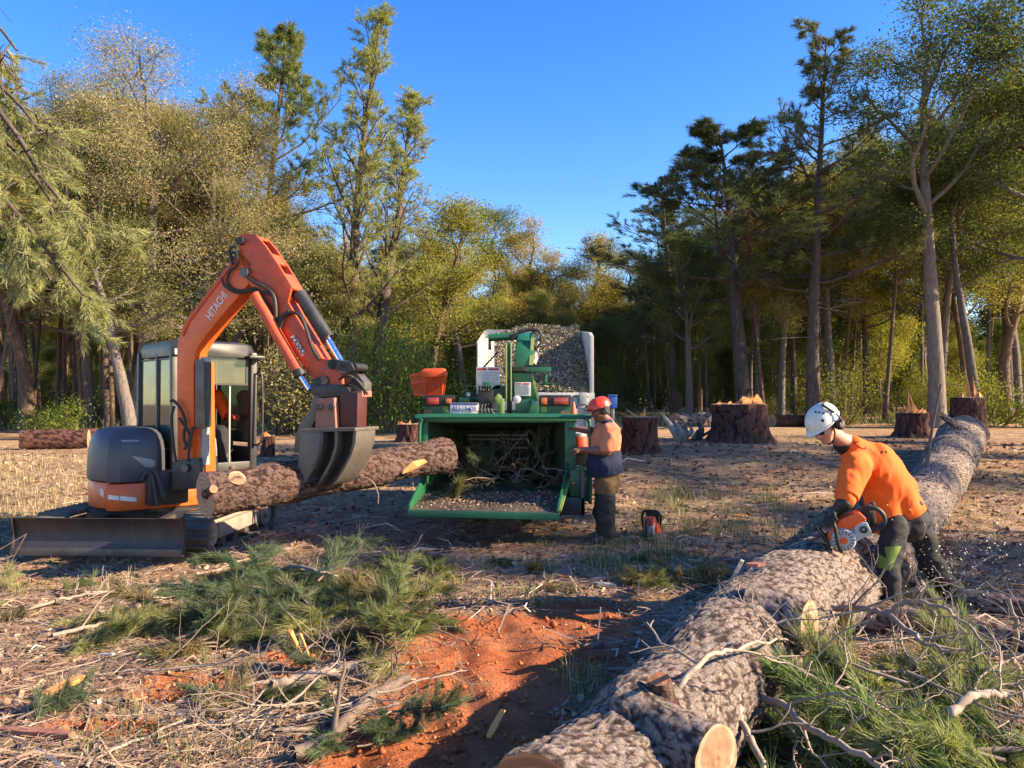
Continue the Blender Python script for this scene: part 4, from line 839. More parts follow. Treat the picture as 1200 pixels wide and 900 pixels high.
# --- cab
X0, X1, Y0, Y1, ZB, ZT = -.63, .41, -.07, .88, .74, 2.34
b = EB_(); rf = [(X0+.02, Y0+.03), (X0-.02, Y1-.1), (X0+.08, Y1+.02), (X1-.05, Y1+.02), (X1+.05, Y1-.1), (X1+.05, Y0+.1), (X1-.03, Y0-.02), (X0+.1, Y0-.02)]
b.loft(rings_(rf, [(ZT-.17, 1.0), (ZT-.07, 1.02), (ZT-.01, .98), (ZT+.02, .85)], (X0+X1)/2, (Y0+Y1)/2)); b.build('cab_roof', M['cabblack'], ex, smooth=True)
for (x, y, w_, bt) in ((X1, Y0, .085, .06), (X1, Y1, .085, 0), (X0, Y0, .07, 0), (X0, Y1, .07, 0)):
    b = EB_(); b.bar((x+bt, y, ZB), (x, y, ZT-.1), w_, w_, (1, 0, 0)); b.build('cab_pillar', M['cabblack'], ex, bevel=.018)
b = EB_(); b.bar((-.02, Y0, ZB), (-.06, Y0, ZT-.1), .05, .05, (1,0,0)); b.build('cab_pillar', M['cabblack'], ex, bevel=.01)
b = EB_(); b.box((X0+.01, (Y0+Y1)/2, 1.0), (.05, Y1-Y0, .52)); b.box(((X0+X1)/2, Y0+.01, .92), (X1-X0, .04, .36)); b.box(((X0+X1)/2, Y1-.01, .92), (X1-X0, .04, .34)); b.box(((X0+X1)/2, (Y0+Y1)/2, .78), (X1-X0, Y1-Y0-.04, .05)); b.build('cab_lower_panel', M['cabblack'], ex, bevel=.008)
b = EB_(); b.box((X1+.03, (Y0+Y1)/2, .84), (.05, Y1-Y0-.1, .16)); b.build('cab_sill', M['cabblack'], ex, bevel=.01)
for (nm, c, d) in (('side_window', ((X0-.05)/2-.01, Y0, 1.63), (.53, .008, 1.02)), ('front_side_window', (.18, Y0, 1.63), (.36, .008, 1.02)), ('rear_window', (X0, (Y0+Y1)/2, 1.72), (.008, .82, .85)), ('door_window', (-.1, Y1, 1.66), (.9, .008, 1.02)), ('front_top_window', (X1-.005, (Y0+Y1)/2, 2.02), (.008, .80, .34))):
    b = EB_(); b.box(c, d); wn = b.build(nm, M['glass'], ex)
    x, y, z = c; dx, dy, dz = d; b = EB_(); f = .022
    if dy < .02:
        b.box((x, y, z+dz/2), (dx+f, .03, f)); b.box((x, y, z-dz/2), (dx+f, .03, f)); b.box((x-dx/2, y, z), (f, .026, dz)); b.box((x+dx/2, y, z), (f, .026, dz))
    else:
        b.box((x, y, z+dz/2), (.03, dy+f, f)); b.box((x, y, z-dz/2), (.03, dy+f, f)); b.box((x, y-dy/2, z), (.026, f, dz)); b.box((x, y+dy/2, z), (.026, f, dz))
    b.build('window_frame', M['black'], wn)
b = EB_(); b.box((X1-.02, .60, 1.4), (.02, .018, 1.05)); b.build('wiper', M['greymetal'], ex)
b = EB_(); b.tube([(X1+.06, Y1+.02, 1.98), (X1+.12, Y1+.06, 1.95), (X1+.14, Y1+.06, 1.25), (X1+.1, Y1+.03, 1.12), (X1+.04, Y1, 1.12)], .013, 8, res=4); b.build('grab_rail', M['cabblack'], ex, smooth=True)
b = EB_(); b.box((X1+.09, Y1-.02, ZT-.16), (.16, .2, .035)); b.build('sun_visor', M['cabblack'], ex, bevel=.012)
b = EB_(); b.box((X1+.02, Y0+.02, ZT-.13), (.12, .12, .08)); wl = b.build('work_lamp', M['cabblack'], ex, bevel=.02); b = EB_(); b.box((X1+.085, Y0+.02, ZT-.13), (.01, .09, .06)); b.build('lamp_glass', M['decalwhite'], wl)
b = EB_(); b.lathe([(.12, 0), (.12, .02), (.06, .025), (.055, .04), (.03, .09), (0, .10)], (-.05, .42, ZT+.015), (0,0,1), 20); bc = b.build('roof_beacon', M['helmetred'], ex, smooth=True)
# seat, console, levers
b = EB_(); b.box((-.22, .42, 1.08), (.46, .46, .12)); b.box((-.45, .42, 1.4), (.12, .44, .6)); b.box((-.22, .42, .92), (.3, .3, .2)); b.build('operator_seat', M['seat'], ex, bevel=.04)
for y in (.10, .74):
    b = EB_(); b.box((-.12, y, 1.12), (.4, .13, .3)); b.build('armrest_console', M['black'], ex, bevel=.03)
    b = EB_(); b.tube([(.08, y, 1.25), (.10, y, 1.36), (.08, y, 1.46)], [.014, .016, .024], 8, res=3); b.build('control_lever', M['black'], ex, smooth=True)
for y in (.34, .48):
    b = EB_(); b.tube([(.26, y, .80), (.30, y, 1.0), (.26, y, 1.2)], .012, 8, res=3); b.build('travel_lever', M['greymetal'], ex, smooth=True)
# --- boom, traced in its own vertical plane through the foot
FT = Vector((-3.46, 8.30, 0)); th = R(-17); DV = Vector((math.cos(th), math.sin(th), 0)); NV = Vector((-DV.y, DV.x, 0))    # NV points away from the camera
def q(px, py, off=0.): return onplane(px, py, FT, DV)+NV*off
def plate(poly, th_, mat, name, parent=ex, off=0., bevel=.006): b = MB(); b.prism([q(px, py, off) for px, py in poly], NV*th_); return b.build(name, mat, parent, True, bevel=bevel)
def rod(a, b_, r, mat, name, parent=ex, off=.1, sides=16, r2=None): b = MB(); b.tube([q(*a, off), q(*b_, off)], [r, r if r2 is None else r2], sides); return b.build(name, mat, parent, True, smooth=True)
boom = plate([(208, 556), (207, 470), (207, 410), (210, 393), (217, 376), (246, 338), (272, 303), (284, 297), (295, 306), (296, 326), (284, 342), (258, 372), (236, 400), (229, 412), (227, 430), (227, 556)], .20, M['orange'], 'boom', off=.0, bevel=.012)
plate([(226, 438), (238, 424), (240, 556), (226, 556)], .16, M['orange'], 'boom_foot_plate', off=.02)
plate([(212, 392), (219, 377), (272, 306), (274, 309), (222, 378), (215, 394)], .012, M['orange_arm'], 'boom_edge_strip', boom, off=-.012, bevel=.003)
plate([(205, 540), (236, 536), (240, 572), (204, 574)], .30, M['cabblack'], 'swing_bracket', off=-.04)
b = MB(); b.tube([q(222, 548, -.08), q(222, 548, .32)], .045, 18); b.build('boom_pin', M['steel'], ex, True, smooth=True)
# boom lift cylinder in front of the foot
lc = rod((237, 545), (237, 470), .045, M['greymetal'], 'lift_cylinder_rod', off=.05); rod((237, 500), (237, 424), .062, M['cabblack'], 'lift_cylinder', off=.05)
plate([(231, 421), (240, 421), (242, 502), (231, 502)], .02, M['steel'], 'cylinder_guard', off=-.03, bevel=.003); rod((237, 418), (237, 426), .05, M['greymetal'], 'cylinder_cap', off=.05)
# arm cylinder along the top of the boom
rod((218, 381), (262, 316), .062, M['cabblack'], 'arm_cylinder', off=.1); rod((258, 322), (283, 284), .032, M['steel'], 'arm_cylinder_rod', off=.1); rod((214, 387), (221, 377), .08, M['cabblack'], 'cylinder_mount', off=.1, sides=12)
b = MB(); b.tube([q(283, 283, -.04), q(283, 283, .28)], .045, 16); b.build('arm_cylinder_pin', M['black'], ex, True, smooth=True)
# arm: two side plates with cross plates on the outer face, then a closed box
AP = [(279, 281), (281, 276), (288, 273), (300, 275), (311, 288), (326, 310), (342, 336), (337, 354), (344, 366), (377, 420), (386, 421), (396, 424), (394, 450), (376, 450), (366, 444), (352, 424), (335, 402), (324, 388), (308, 356), (298, 342), (288, 326), (283, 309)]
arm = plate(AP[:8]+AP[18:], .03, M['orange_arm'], 'arm', bevel=.004)
plate(AP[:8]+AP[18:], .03, M['orange_arm'], 'arm_side_plate', arm, off=.19, bevel=.004)
plate([(337, 353)]+AP[8:19]+[(310, 345)], .20, M['orange_arm'], 'arm_box', arm, off=.006, bevel=.012)
for (a, c) in (((283, 276), (302, 276)), ((315, 295), (323, 307)), ((330, 318), (342, 337))):
    b = MB(); b.bar(q(*a, .11)-Vector((0,0,.02)), q(*c, .11)-Vector((0,0,.02)), .17, .03, (0,0,1)); b.build('cross_plate', M['orange_arm'], arm, True, bevel=.004)
plate([(285, 281), (300, 282), (320, 312), (334, 338), (330, 352), (312, 344), (292, 312)], .13, M['redsteel'], 'arm_web', arm, off=.045, bevel=0)
b = MB(); b.tube([q(289, 320, -.05), q(289, 320, .28)], .05, 18); b.build('arm_pin', M['steel'], arm, True, smooth=True)
# bucket cylinder and thumb cylinder
rod((344, 342), (377, 394), .068, M['cabblack'], 'bucket_cylinder', off=.11, sides=20); rod((375, 391), (378, 396), .074, M['black'], 'cylinder_gland', off=.11); rod((376, 394), (393, 423), .036, M['chrome'], 'bucket_cylinder_rod', off=.11)
rod((302, 346), (354, 438), .058, M['orange_arm'], 'thumb_cylinder', off=-.05, sides=18); rod((352, 434), (355, 441), .066, M['black'], 'cylinder_gland', off=-.05); rod((354, 438), (366, 457), .030, M['chrome'], 'thumb_cylinder_rod', off=-.05)
# decals
dx = (q(357, 416)-q(341, 393)).normalized(); plate([(340, 395), (345, 392), (358, 413), (354, 418)], .004, M['decalwhite'], 'model_decal', arm, off=-.002, bevel=0)
text_obj('ZX50U', .085, M['ink'], q(349.4, 404.6, -.006), dx, Vector((dx.z*-1*DV.x, 0, 0)) + Vector((0, 0, DV.dot(dx))) + DV*(-dx.z) - Vector((-dx.z*DV.x, 0, 0)), arm, width=.22)
bx = (q(262, 344)-q(244, 370)).normalized(); text_obj('HITACHI', .13, M['decalwhite'], q(254.5, 358.5, -.006), bx, Vector((0,0,1))-DV*.6, boom, width=.33)
# linkage, quick hitch and grapple
plate([(381, 436), (386, 421), (398, 424), (402, 450), (392, 462), (378, 458)], .22, M['orange_arm'], 'arm_nose', arm, off=-.01)
for (a, r_, off0, off1, mt) in (((391, 427), .055, -.03, .27, 'black'), ((404, 432), .055, -.03, .27, 'steel'), ((414, 430), .04, .0, .24, 'black'), ((374, 447), .045, -.03, .25, 'black'), ((381, 446), .05, -.03, .25, 'steel')):
    b = MB(); b.tube([q(*a, off0), q(*a, off1)], r_, 16); b.build('linkage_pin', M[mt], ex, True, smooth=True)
for off in (-.03, .22): plate([(386, 423), (392, 421), (413, 425), (417, 433), (411, 437), (390, 432)], .025, M['cabblack'], 'link_arm', off=off, bevel=.004)
plate([(363, 456), (368, 451), (398, 450), (410, 454), (411, 462), (398, 466), (380, 466), (368, 462)], .28, M['cabblack'], 'quick_hitch', off=-.06, bevel=.02)
plate([(398, 436), (416, 438), (424, 448), (424, 460), (406, 460), (398, 452)], .16, M['steel'], 'hitch_hook', off=.05)
for k_, (a, c, d) in enumerate((((398, 445), (412, 440), (424, 452)), ((400, 456), (416, 448), (427, 458)), ((404, 450), (420, 444), (428, 462)))):
    b = MB(); b.tube([q(*a, .0+.05*k_), q(*c, -.06), q(*d, .05)], .014, 8, res=4); b.build('hydraulic_hose', M['rubber'], ex, True, smooth=True)
gr = plate([(381, 468), (401, 466), (403, 501), (379, 501)], .22, M['rust'], 'grapple_mount', off=-.16, bevel=.008)
for (px, py) in ((384.5, 477), (398.5, 477)):
    b = MB(); b.tube([q(px, py, -.185), q(px, py, -.155)], .035, 18); b.build('mount_bolt', M['cabblack'], gr, True, smooth=True)
plate([(404, 462), (425, 460), (424, 500), (404, 501)], .20, M['redsteel'], 'grapple_rear_mount', off=-.10, bevel=.008)
plate([(400, 459), (425, 458), (425, 465), (402, 466)], .21, M['rust'], 'grapple_top_lip', off=-.01, bevel=.005)
plate([(371, 501), (434, 500), (434, 504), (371, 505)], .50, M['bucket'], 'grapple_top_plate', off=-.31, bevel=.006)
def tine(poly, off, th_, mat='bucket'): return plate(poly, th_, M[mat], 'grapple_tine', off=off, bevel=.004)
tine([(371, 504), (397, 504), (397, 512), (394, 528), (388, 545), (379, 559), (370, 569), (367, 568), (368, 548), (370, 525)], -.30, .03)
c1 = [(413, 504), (413, 520), (408, 537), (400, 552), (391, 564), (386, 567)]; c2 = [(433, 503), (432, 518), (427, 533), (419, 548), (411, 560), (403, 566)]
def strip(cv, wpx, off, th_, mat, name='grapple_tine'):
    poly = cv+[(x-wpx*(1 if i_ < len(cv)-2 else .4), y+.5) for i_, (x, y) in list(enumerate(cv))[::-1]]; return plate(poly, th_, M[mat], name, off=off, bevel=.003)
strip(c1, 3.5, -.29, .40, 'bucket'); strip(c2, 3.5, -.27, .40, 'bucket'); strip([(397, 504), (397, 512), (394, 528), (388, 545), (379, 559), (371, 568)], 3.0, -.30, .40, 'bucket')
plate([(397, 504), (432, 503), (431, 518), (424, 536), (411, 556), (395, 567), (380, 566), (388, 547), (395, 527)], .02, M['bucketdark'], 'grapple_back_plate', off=-.16, bevel=0)
plate([(368, 462), (379, 462), (379, 480), (370, 494), (358, 513), (354, 531), (345, 530), (347, 512), (353, 495), (363, 482), (367, 472)], .10, M['bucket'], 'grapple_thumb', off=-.02, bevel=.01)
plate([(372, 478), (380, 474), (381, 500), (373, 498)], .12, M['cabblack'], 'thumb_bracket', off=.05)
# hoses: from the boom over to the arm
for pts_, r_ in (([(275, 310), (272, 300), (276, 296), (281, 302), (279, 312), (272, 318), (268, 330), (276, 340), (296, 341), (318, 345), (323, 352)], .016), ([(284, 316), (296, 328), (312, 337), (322, 346), (325, 362), (325, 388), (328, 392)], .02), ([(300, 338), (314, 356), (322, 376), (324, 392)], .016), ([(326, 392), (330, 378), (338, 368), (348, 367), (356, 374), (362, 390), (368, 408), (376, 422)], .018), ([(262, 326), (266, 336), (282, 344), (300, 338)], .014), ([(280, 300), (279, 292), (274, 290), (271, 297), (276, 304)], .014), ([(328, 388), (333, 372), (342, 366)], .026)):
    b = MB(); b.tube([q(px, py, -.03) for px, py in pts_], r_, 8, res=5); b.build('hydraulic_hose', M['rubber'], ex, True, smooth=True)
for pts_ in ([(204, 470), (208, 470), (216, 480), (221, 495), (219, 510), (222, 522)], [(208, 476), (205, 490), (207, 520), (210, 540)], [(214, 490), (224, 505), (226, 515), (220, 526)], [(230, 500), (226, 520), (224, 540)]):
    b = MB(); b.tube([q(px, py, -.05) for px, py in pts_], .016, 8, res=5); b.build('hydraulic_hose', M['rubber'], ex, True, smooth=True)
for pts_ in ([(188, 560), (192, 552), (199, 555), (203, 575), (205, 590)], [(200, 545), (207, 560), (212, 580)]):
    b = MB(); b.tube([q(px, py, -.25) for px, py in pts_], .024, 8, res=5); b.build('hydraulic_hose', M['rubber'], ex, True, smooth=True)

# ================================================================= WOOD CHIPPER
CX = at(578, 480, 9.6).x; ch = thing('wood_chipper', 'big green towed wood chipper with open feed tray full of branches', 'wood chipper', (CX, 10.6, zg(CX, 10.2)))
def bx(name, mat, a, b_, parent=ch, bevel=.006): b = MB(); b.box2(a, b_); return b.build(name, mat, parent, True, bevel=bevel)
def W(px, py, D): return at(px, py, D)
DL, DM, DB = 8.55, 9.25, 10.6         # lip, mouth and back of the hopper
xl, xr = W(500, 0, DM).x, W(664, 0, DM).x; ztop = W(0, 494, DM).z; zfl = W(0, 577, DM).z
# tray
t0, t1, t2, t3 = W(478, 597, DL), W(655, 601, DL), Vector((xr+.02, DM+.05, zfl)), Vector((xl-.02, DM+.05, zfl))
b = MB(); b.prism([t0, t1, t2, t3], (0, 0, -.035)); tray = b.build('feed_tray', M['traysteel'], ch, True, bevel=.004)
b = MB(); b.bar(t0+Vector((0,-.012,-.04)), t1+Vector((0,-.012,-.04)), .03, .075); b.build('tray_lip', M['green'], ch, True, bevel=.006)
for a, c, top in ((t0, t3, W(503, 540, DM)), (t1, t2, W(667, 540, DM))):
    b = MB(); b.prism([a+Vector((0,0,-.03)), c+Vector((0,0,-.05)), top, a+Vector((0,0,.05))], (.025 if a is t0 else -.025, 0, 0)); b.build('tray_side', M['green'], ch, True, bevel=.004)
b = MB(); b.bar(t1+Vector((.0,-.01,.02)), W(667, 560, DM)+Vector((0,-.01,0)), .05, .02); b.build('tray_edge', M['limegreen'], ch, True)
# hopper: funnel from the mouth to the feed opening
zt2, zb2 = ztop-.16, zfl+.10; xl2, xr2 = xl+.32, xr-.32
m = [Vector((xl, DM, zfl)), Vector((xr, DM, zfl)), Vector((xr, DM, ztop)), Vector((xl, DM, ztop))]; k2 = [Vector((xl2, DB, zb2)), Vector((xr2, DB, zb2)), Vector((xr2, DB, zt2)), Vector((xl2, DB, zt2))]
for nm, i1, i2 in (('hopper_floor', 0, 1), ('hopper_side', 1, 2), ('hopper_top', 2, 3), ('hopper_side', 3, 0)):
    quad = [m[i1], m[i2], k2[i2], k2[i1]]; n_ = (quad[1]-quad[0]).cross(quad[2]-quad[0]).normalized(); c_ = sum(quad, Vector())/4; mid_ = sum(m+k2, Vector())/8
    if n_.dot(c_-mid_) < 0: n_ = -n_
    b = MB(); b.prism(quad, n_*.02); b.build(nm, M['greendark'], ch, True)
b = MB(); b.box(((xl2+xr2)/2, DB+.02, (zt2+zb2)/2), (xr2-xl2+.1, .03, zt2-zb2+.1)); b.build('throat_plate', M['bucketdark'], ch, True)
for zz in (zb2+.22, zt2-.22):
    b = MB(); b.tube([((xl2+.1), DB-.12, zz), ((xr2-.1), DB-.12, zz)], .15, 18); fr_ = b.build('feed_roller', M['bucketdark'], ch, True, smooth=True)
    for a_ in range(8):
        an = a_*math.pi/4; b = MB(); b.box(((xl2+xr2)/2, DB-.12+.16*math.cos(an), zz+.16*math.sin(an)), (xr2-xl2-.25, .03, .03)); b.build('roller_tooth', M['steel'], fr_, True)
# mouth frame
yF = DM-.03
bx('mouth_frame_post', M['green'], (xl-.05, yF, zfl-.05), (xl+.03, yF+.12, ztop+.06)); bx('mouth_frame_post', M['green'], (xr-.03, yF, zfl-.05), (xr+.10, yF+.12, ztop+.06)); bx('mouth_frame_top', M['green'], (xl-.06, yF-.01, ztop-.01), (xr+.11, yF+.12, ztop+.035))
# bent control bar round the mouth
for hh, dy in ((-.02, -.12), (.0, -.05)):
    b = MB(); y_ = yF+dy; x0_, x1_ = W(497, 0, y_).x-.03, W(690, 0, y_).x; z1_ = W(0, 487, y_).z+hh; 
    b.tube([(x0_-.01, y_, z1_-.42), (x0_-.01, y_, z1_-.12), (x0_+.02, y_, z1_-.03), (x0_+.1, y_, z1_), (x1_-.14, y_, z1_), (x1_-.05, y_, z1_-.03), (x1_, y_, z1_-.12), (x1_, y_, z1_-.9+hh*6)], .021, 10, res=5); b.build('control_bar', M['green'], ch, True, smooth=True)
# right side: fender with black underside box, wheel behind
bx('fender', M['green'], tuple(W(668, 588, 9.15)), tuple(W(682, 545, 9.9)+Vector((.05, .3, 0)))); 
bx('side_stand_panel', M['cabblack'], tuple(W(658, 604, 9.0)), tuple(W(681, 577, 9.5))); bx('stand_strip', M['traysteel'], tuple(W(681, 606, 9.0)), tuple(W(684, 546, 9.08)))
b = MB(); b.lathe([(0, .0), (.02, 0), (.02, .012), (0, .014)], tuple(W(672, 567, 9.13)), (0, -1, 0), 14, False); b.build('side_reflector', M['lampred'], ch, True)
for s in (-1, 1):
    xw = CX+.02+s*.83; wc = (xw, 10.9, zg(xw, 10.9)+.33)
    b = MB(); b.lathe([(.20, -.10), (.30, -.11), (.34, -.07), (.345, 0), (.34, .07), (.30, .11), (.20, .10)], wc, (1,0,0), 32, False); wh = b.build('wheel', M['rubber'], ch, True, smooth=True)
    b = MB(); b.lathe([(.20, -.09), (.19, -.02), (.07, .0), (.0, .0)], wc, (s,0,0), 24, False); b.lathe([(.20, .09), (.19, .03), (.07, .05), (.0, .06)], wc, (s,0,0), 24, False); b.build('rim', M['white'], wh, True, smooth=True)
    bx('mudguard', M['greendark'], (xw-.14, 10.4, wc[2]+.36), (xw+.14, 11.4, wc[2]+.40))
bx('chassis_rail', M['greendark'], (CX-.5, 9.7, .42), (CX-.4, 12.3, .56)); bx('chassis_rail', M['greendark'], (CX+.4, 9.7, .42), (CX+.5, 12.3, .56)); bx('axle', M['steel'], (CX-.8, 10.85, .36+.05), (CX+.8, 10.95, .45+.05)); bx('drawbar', M['greendark'], (CX-.06, 12.2, .44), (CX+.06, 13.2, .56))
bx('engine_housing', M['greendark'], (CX-.62, 10.7, .60), (CX+.55, 12.2, ztop+.12)); bx('fuel_tank', M['greendark'], (CX-.78, 10.2, .75), (CX-.55, 11.2, 1.15))
# rear light panels
for (a, c, lamps) in (((497, 491), (533, 463), (('tail_lamp', 'lampred', (500, 474), (514, 466)), ('indicator_lamp', 'lampamber', (522, 473), (529, 467)))), ((632, 492), (669, 463), (('tail_lamp', 'lampred', (649, 474), (666, 466)), ('indicator_lamp', 'lampamber', (634, 474), (641, 466))))):
    D = 9.55; pn = bx('light_panel', M['green'], tuple(W(*a, D)), tuple(W(*c, D)+Vector((0, .05, 0))))
    bx('lamp_housing', M['black'], tuple(W(a[0], 476, D-.03)), tuple(W(c[0], c[1], D-.03)+Vector((0, .04, 0)))); 
    for nm, mt, p1, p2 in lamps: bx(nm, M[mt], tuple(W(*p1, D-.055)), tuple(W(*p2, D-.055)+Vector((0, .03, 0))), bevel=.006)
for (p1, p2) in (((519, 482), (525, 475)), ((634, 483), (641, 476))): bx('yellow_green_sticker', M['limegreen'], tuple(W(*p1, 9.545)), tuple(W(*p2, 9.545)+Vector((0,.01,0))), bevel=0)
for (p1, p2) in (((497, 489), (506, 480)), ((657, 490), (668, 482))): bx('worn_sticker', M['rust'], tuple(W(*p1, 9.545)), tuple(W(*p2, 9.545)+Vector((0,.01,0))), bevel=0)
# number plate
D = 9.45; np_ = bx('number_plate', M['decalwhite'], tuple(W(527.5, 484.5, D)), tuple(W(560.5, 472.2, D)+Vector((0,.012,0))), bevel=.003); bx('plate_band', M['inkblue'], tuple(W(528, 474.3, D-.004)), tuple(W(560, 472.4, D-.004)+Vector((0,.004,0))), np_, 0)
text_obj('AU\u00b719408', .096, M['inkblue'], W(543.7, 479.6, D-.010), (1,0,0), (0,0,1), np_, width=.30)
# deck on top of the hopper
bx('hopper_deck', M['green'], tuple(W(532, 492, 9.4)), tuple(W(632, 485, 9.4)+Vector((0, 1.4, 0)))); bx('deck_box', M['green'], tuple(W(538, 472, 9.6)), tuple(W(549, 466, 9.6)+Vector((0, .2, 0)))); bx('deck_box', M['greendark'], tuple(W(546, 470, 9.9)), tuple(W(562, 463, 9.9)+Vector((0, .3, 0)))); b = MB(); b.lathe([(.03,0),(.03,.03),(.018,.05),(0,.05)], tuple(W(549, 464, 9.8)), (0,0,1), 12); b.build('filler_cap', M['white'], ch, True)
bx('panel_leg', M['cabblack'], tuple(W(594, 485, 9.75)), tuple(W(600, 445, 9.75)+Vector((0, .06, 0)))); bx('bracket_plate', M['green'], tuple(W(604, 486, 9.6)), tuple(W(628, 468, 9.6)+Vector((0, .5, 0)))); bx('winch_frame', M['limegreen'], tuple(W(586, 489, 9.45)), tuple(W(591, 467, 9.45)+Vector((0, .04, 0))))
b = MB(); b.prism([W(579, 466, 9.5), W(584, 461, 9.5), W(588, 464, 9.5), W(589, 488, 9.5), W(585, 488, 9.5)], (0, .03, 0)); b.build('yellow_green_bracket', M['limegreen'], ch, True, bevel=.004)
b = MB(); b.prism([W(618, 488, 9.5), W(624, 468, 9.5), W(632, 474, 9.5), W(632, 488, 9.5)], (0, .05, 0)); b.build('corner_gusset', M['green'], ch, True, bevel=.004)
b = MB(); b.tube([W(570, 487, 9.3), W(600, 486, 9.28), W(622, 486, 9.3)], .014, 8, res=4); b.build('pull_cable', M['cabblack'], ch, True, smooth=True)
b = MB(); b.lathe([(.0, 0), (.05, 0), (.05, .03), (.02, .035), (.02, .06), (0, .06)], tuple(W(606, 468, 9.5)), (0, -1, 0), 16, False); b.build('round_knob', M['sticker'], ch, True)
# valve block with levers and hoses
vb = bx('valve_block', M['black'], tuple(W(560, 478, 9.55)), tuple(W(578, 457, 9.55)+Vector((0, .12, 0))))
for k in range(5):
    b = MB(); b.tube([W(562+3.2*k, 459, 9.5), W(562+3.2*k, 452, 9.46)], .010, 8); b.build('valve_lever', M['black'], vb, True)
    b = MB(); b.tube([W(562+3.4*k, 474, 9.52), W(560+4*k, 482, 9.46), W(566+4.6*k, 488, 9.5)], .013, 7, res=4); b.build('hydraulic_hose', M['rubber'], vb, True, smooth=True)
bx('valve_cover', M['green'], tuple(W(566, 456, 9.6)), tuple(W(576, 448, 9.6)+Vector((0, .1, 0))))
b = MB(); b.lathe([(.0,-.05), (.12,-.05), (.12,.05), (.0,.05)], tuple(W(585, 462, 9.8)), (0,1,0), 18, False); b.build('winch_drum', M['greendark'], ch, True)
# warning boards
def board(p1, p2, D, seed):
    a, c = W(*p1, D), W(*p2, D); o = bx('warning_board', M['sticker'], tuple(a), tuple(c+Vector((0, .015, 0))), bevel=.004); wd = c.x-a.x; h = c.z-a.z; y = D-.004; rs = random.Random(seed)
    bx('red_heading', M['inkred'], (a.x+wd*.06, y, c.z-h*.15), (a.x+wd*.42, y+.003, c.z-h*.06), o, 0); bx('red_heading', M['inkred'], (a.x+wd*.52, y, c.z-h*.15), (a.x+wd*.94, y+.003, c.z-h*.06), o, 0)
    b = MB(); z = c.z-h*.26
    while z > a.z+h*.1:
        x = a.x+wd*.08
        while x < a.x+wd*.9: l = rs.uniform(.04, .14)*wd; b.box2((x, y, z), (min(x+l, a.x+wd*.92), y+.003, z+h*.028)); x += l+wd*.03
        z -= h*.075
    b.build('small_print', M['inkgrey'], o, True)
board((558, 456), (586, 430), 9.75, 1); board((603, 464), (622, 448), 9.83, 2)
# upright channel, chute
b = MB(); b.box2(tuple(W(592, 470, 9.7)), tuple(W(594.2, 402, 9.7)+Vector((0, .1, 0)))); b.build('upright_channel', M['limegreen'], ch, True, bevel=.003); bx('upright_channel', M['green'], tuple(W(594.4, 470, 9.7)+Vector((0,.06,0))), tuple(W(597.6, 400, 9.7)+Vector((0, .09, 0)))); bx('upright_channel', M['limegreen'], tuple(W(597.8, 470, 9.7)), tuple(W(599.6, 402, 9.7)+Vector((0, .1, 0))))
def ringbox(px0, px1, py, D, dep): a = W(px0, py, D); c = W(px1, py, D); return [a, c, c+Vector((0, dep, 0)), a+Vector((0, dep, 0))]
b = MB(); b.loft([ringbox(598, 633, 470, 9.9, .6), ringbox(599, 629, 458, 9.88, .52), ringbox(600, 623, 437, 9.85, .32)]); b.build('chute_base', M['green'], ch, True, bevel=.01)
b = MB(); b.prism([W(622.5, 440, 9.84), W(624.5, 437, 9.84), W(633, 470, 9.84), W(630, 470, 9.84)], (0, .02, 0)); b.build('chute_edge', M['limegreen'], ch, True)
b = MB(); b.loft([ringbox(603, 625, 430, 9.85, .32), ringbox(603.5, 625, 412, 9.87, .32), ringbox(605, 626, 401, 9.95, .32), ringbox(607, 627, 393, 10.12, .34), ringbox(607, 626, 388.5, 10.5, .36), ringbox(607, 625, 389, 11.1, .30)]); b.build('discharge_chute', M['green'], ch, True, bevel=.012)
b = MB(); b.prism([W(620, 429, 9.83), W(624.5, 429, 9.83), W(626.5, 396, 9.92), W(622.5, 396, 9.92)], (0, .03, 0)); b.build('chute_edge', M['limegreen'], ch, True)
b = MB(); b.lathe([(.24, 0), (.26, .01), (.26, .06), (.24, .07)], tuple(W(613, 436.5, 10.05)), (0,0,1), 28); b.build('turntable_ring', M['cabblack'], ch, True, smooth=True)
bx('turntable_arm', M['green'], tuple(W(617, 436, 9.8)), tuple(W(646, 430, 9.8)+Vector((0, .16, 0)))); bx('turntable_arm_top', M['black'], tuple(W(616, 430, 9.8)), tuple(W(645, 427.5, 9.8)+Vector((0, .16, 0))))
b = MB(); b.tube([W(640, 438, 9.9), W(639, 448, 9.9)], .02, 8); b.tube([W(632, 450, 9.9), W(646, 450, 9.9)], .015, 8); b.build('crank_handle', M['green'], ch, True, smooth=True)
b = MB(); b.tube([W(624, 426, 9.9), W(627, 418, 9.92)], .05, 14); b.tube([W(626, 420, 9.92), W(632, 394, 10.1)], .034, 14); b.build('chute_cylinder', M['greymetal'], ch, True, smooth=True)
b = MB(); b.tube([W(572, 396, 10.2), W(607, 394, 10.2)], .05, 14); b.build('top_tube', M['green'], ch, True, smooth=True)
b = MB()
for pts_ in ([(600, 396), (612, 388), (626, 386), (634, 392), (631, 400)], [(596, 394), (606, 391), (620, 387), (632, 388), (634, 400), (628, 410)], [(626, 428), (629, 410), (622, 394), (630, 386)]): b.tube([W(px, py, 9.95) for px, py in pts_], .017, 8, res=5)
b.build('chute_hoses', M['rubber'], ch, True, smooth=True)
b = MB(); b.tube([W(574, 398, 10.3), W(574, 410, 10.3)], .02, 8); b.tube([W(584, 412, 10.3), W(567, 430, 10.3)], .012, 8); b.build('stay_rods', M['cabblack'], ch, True)
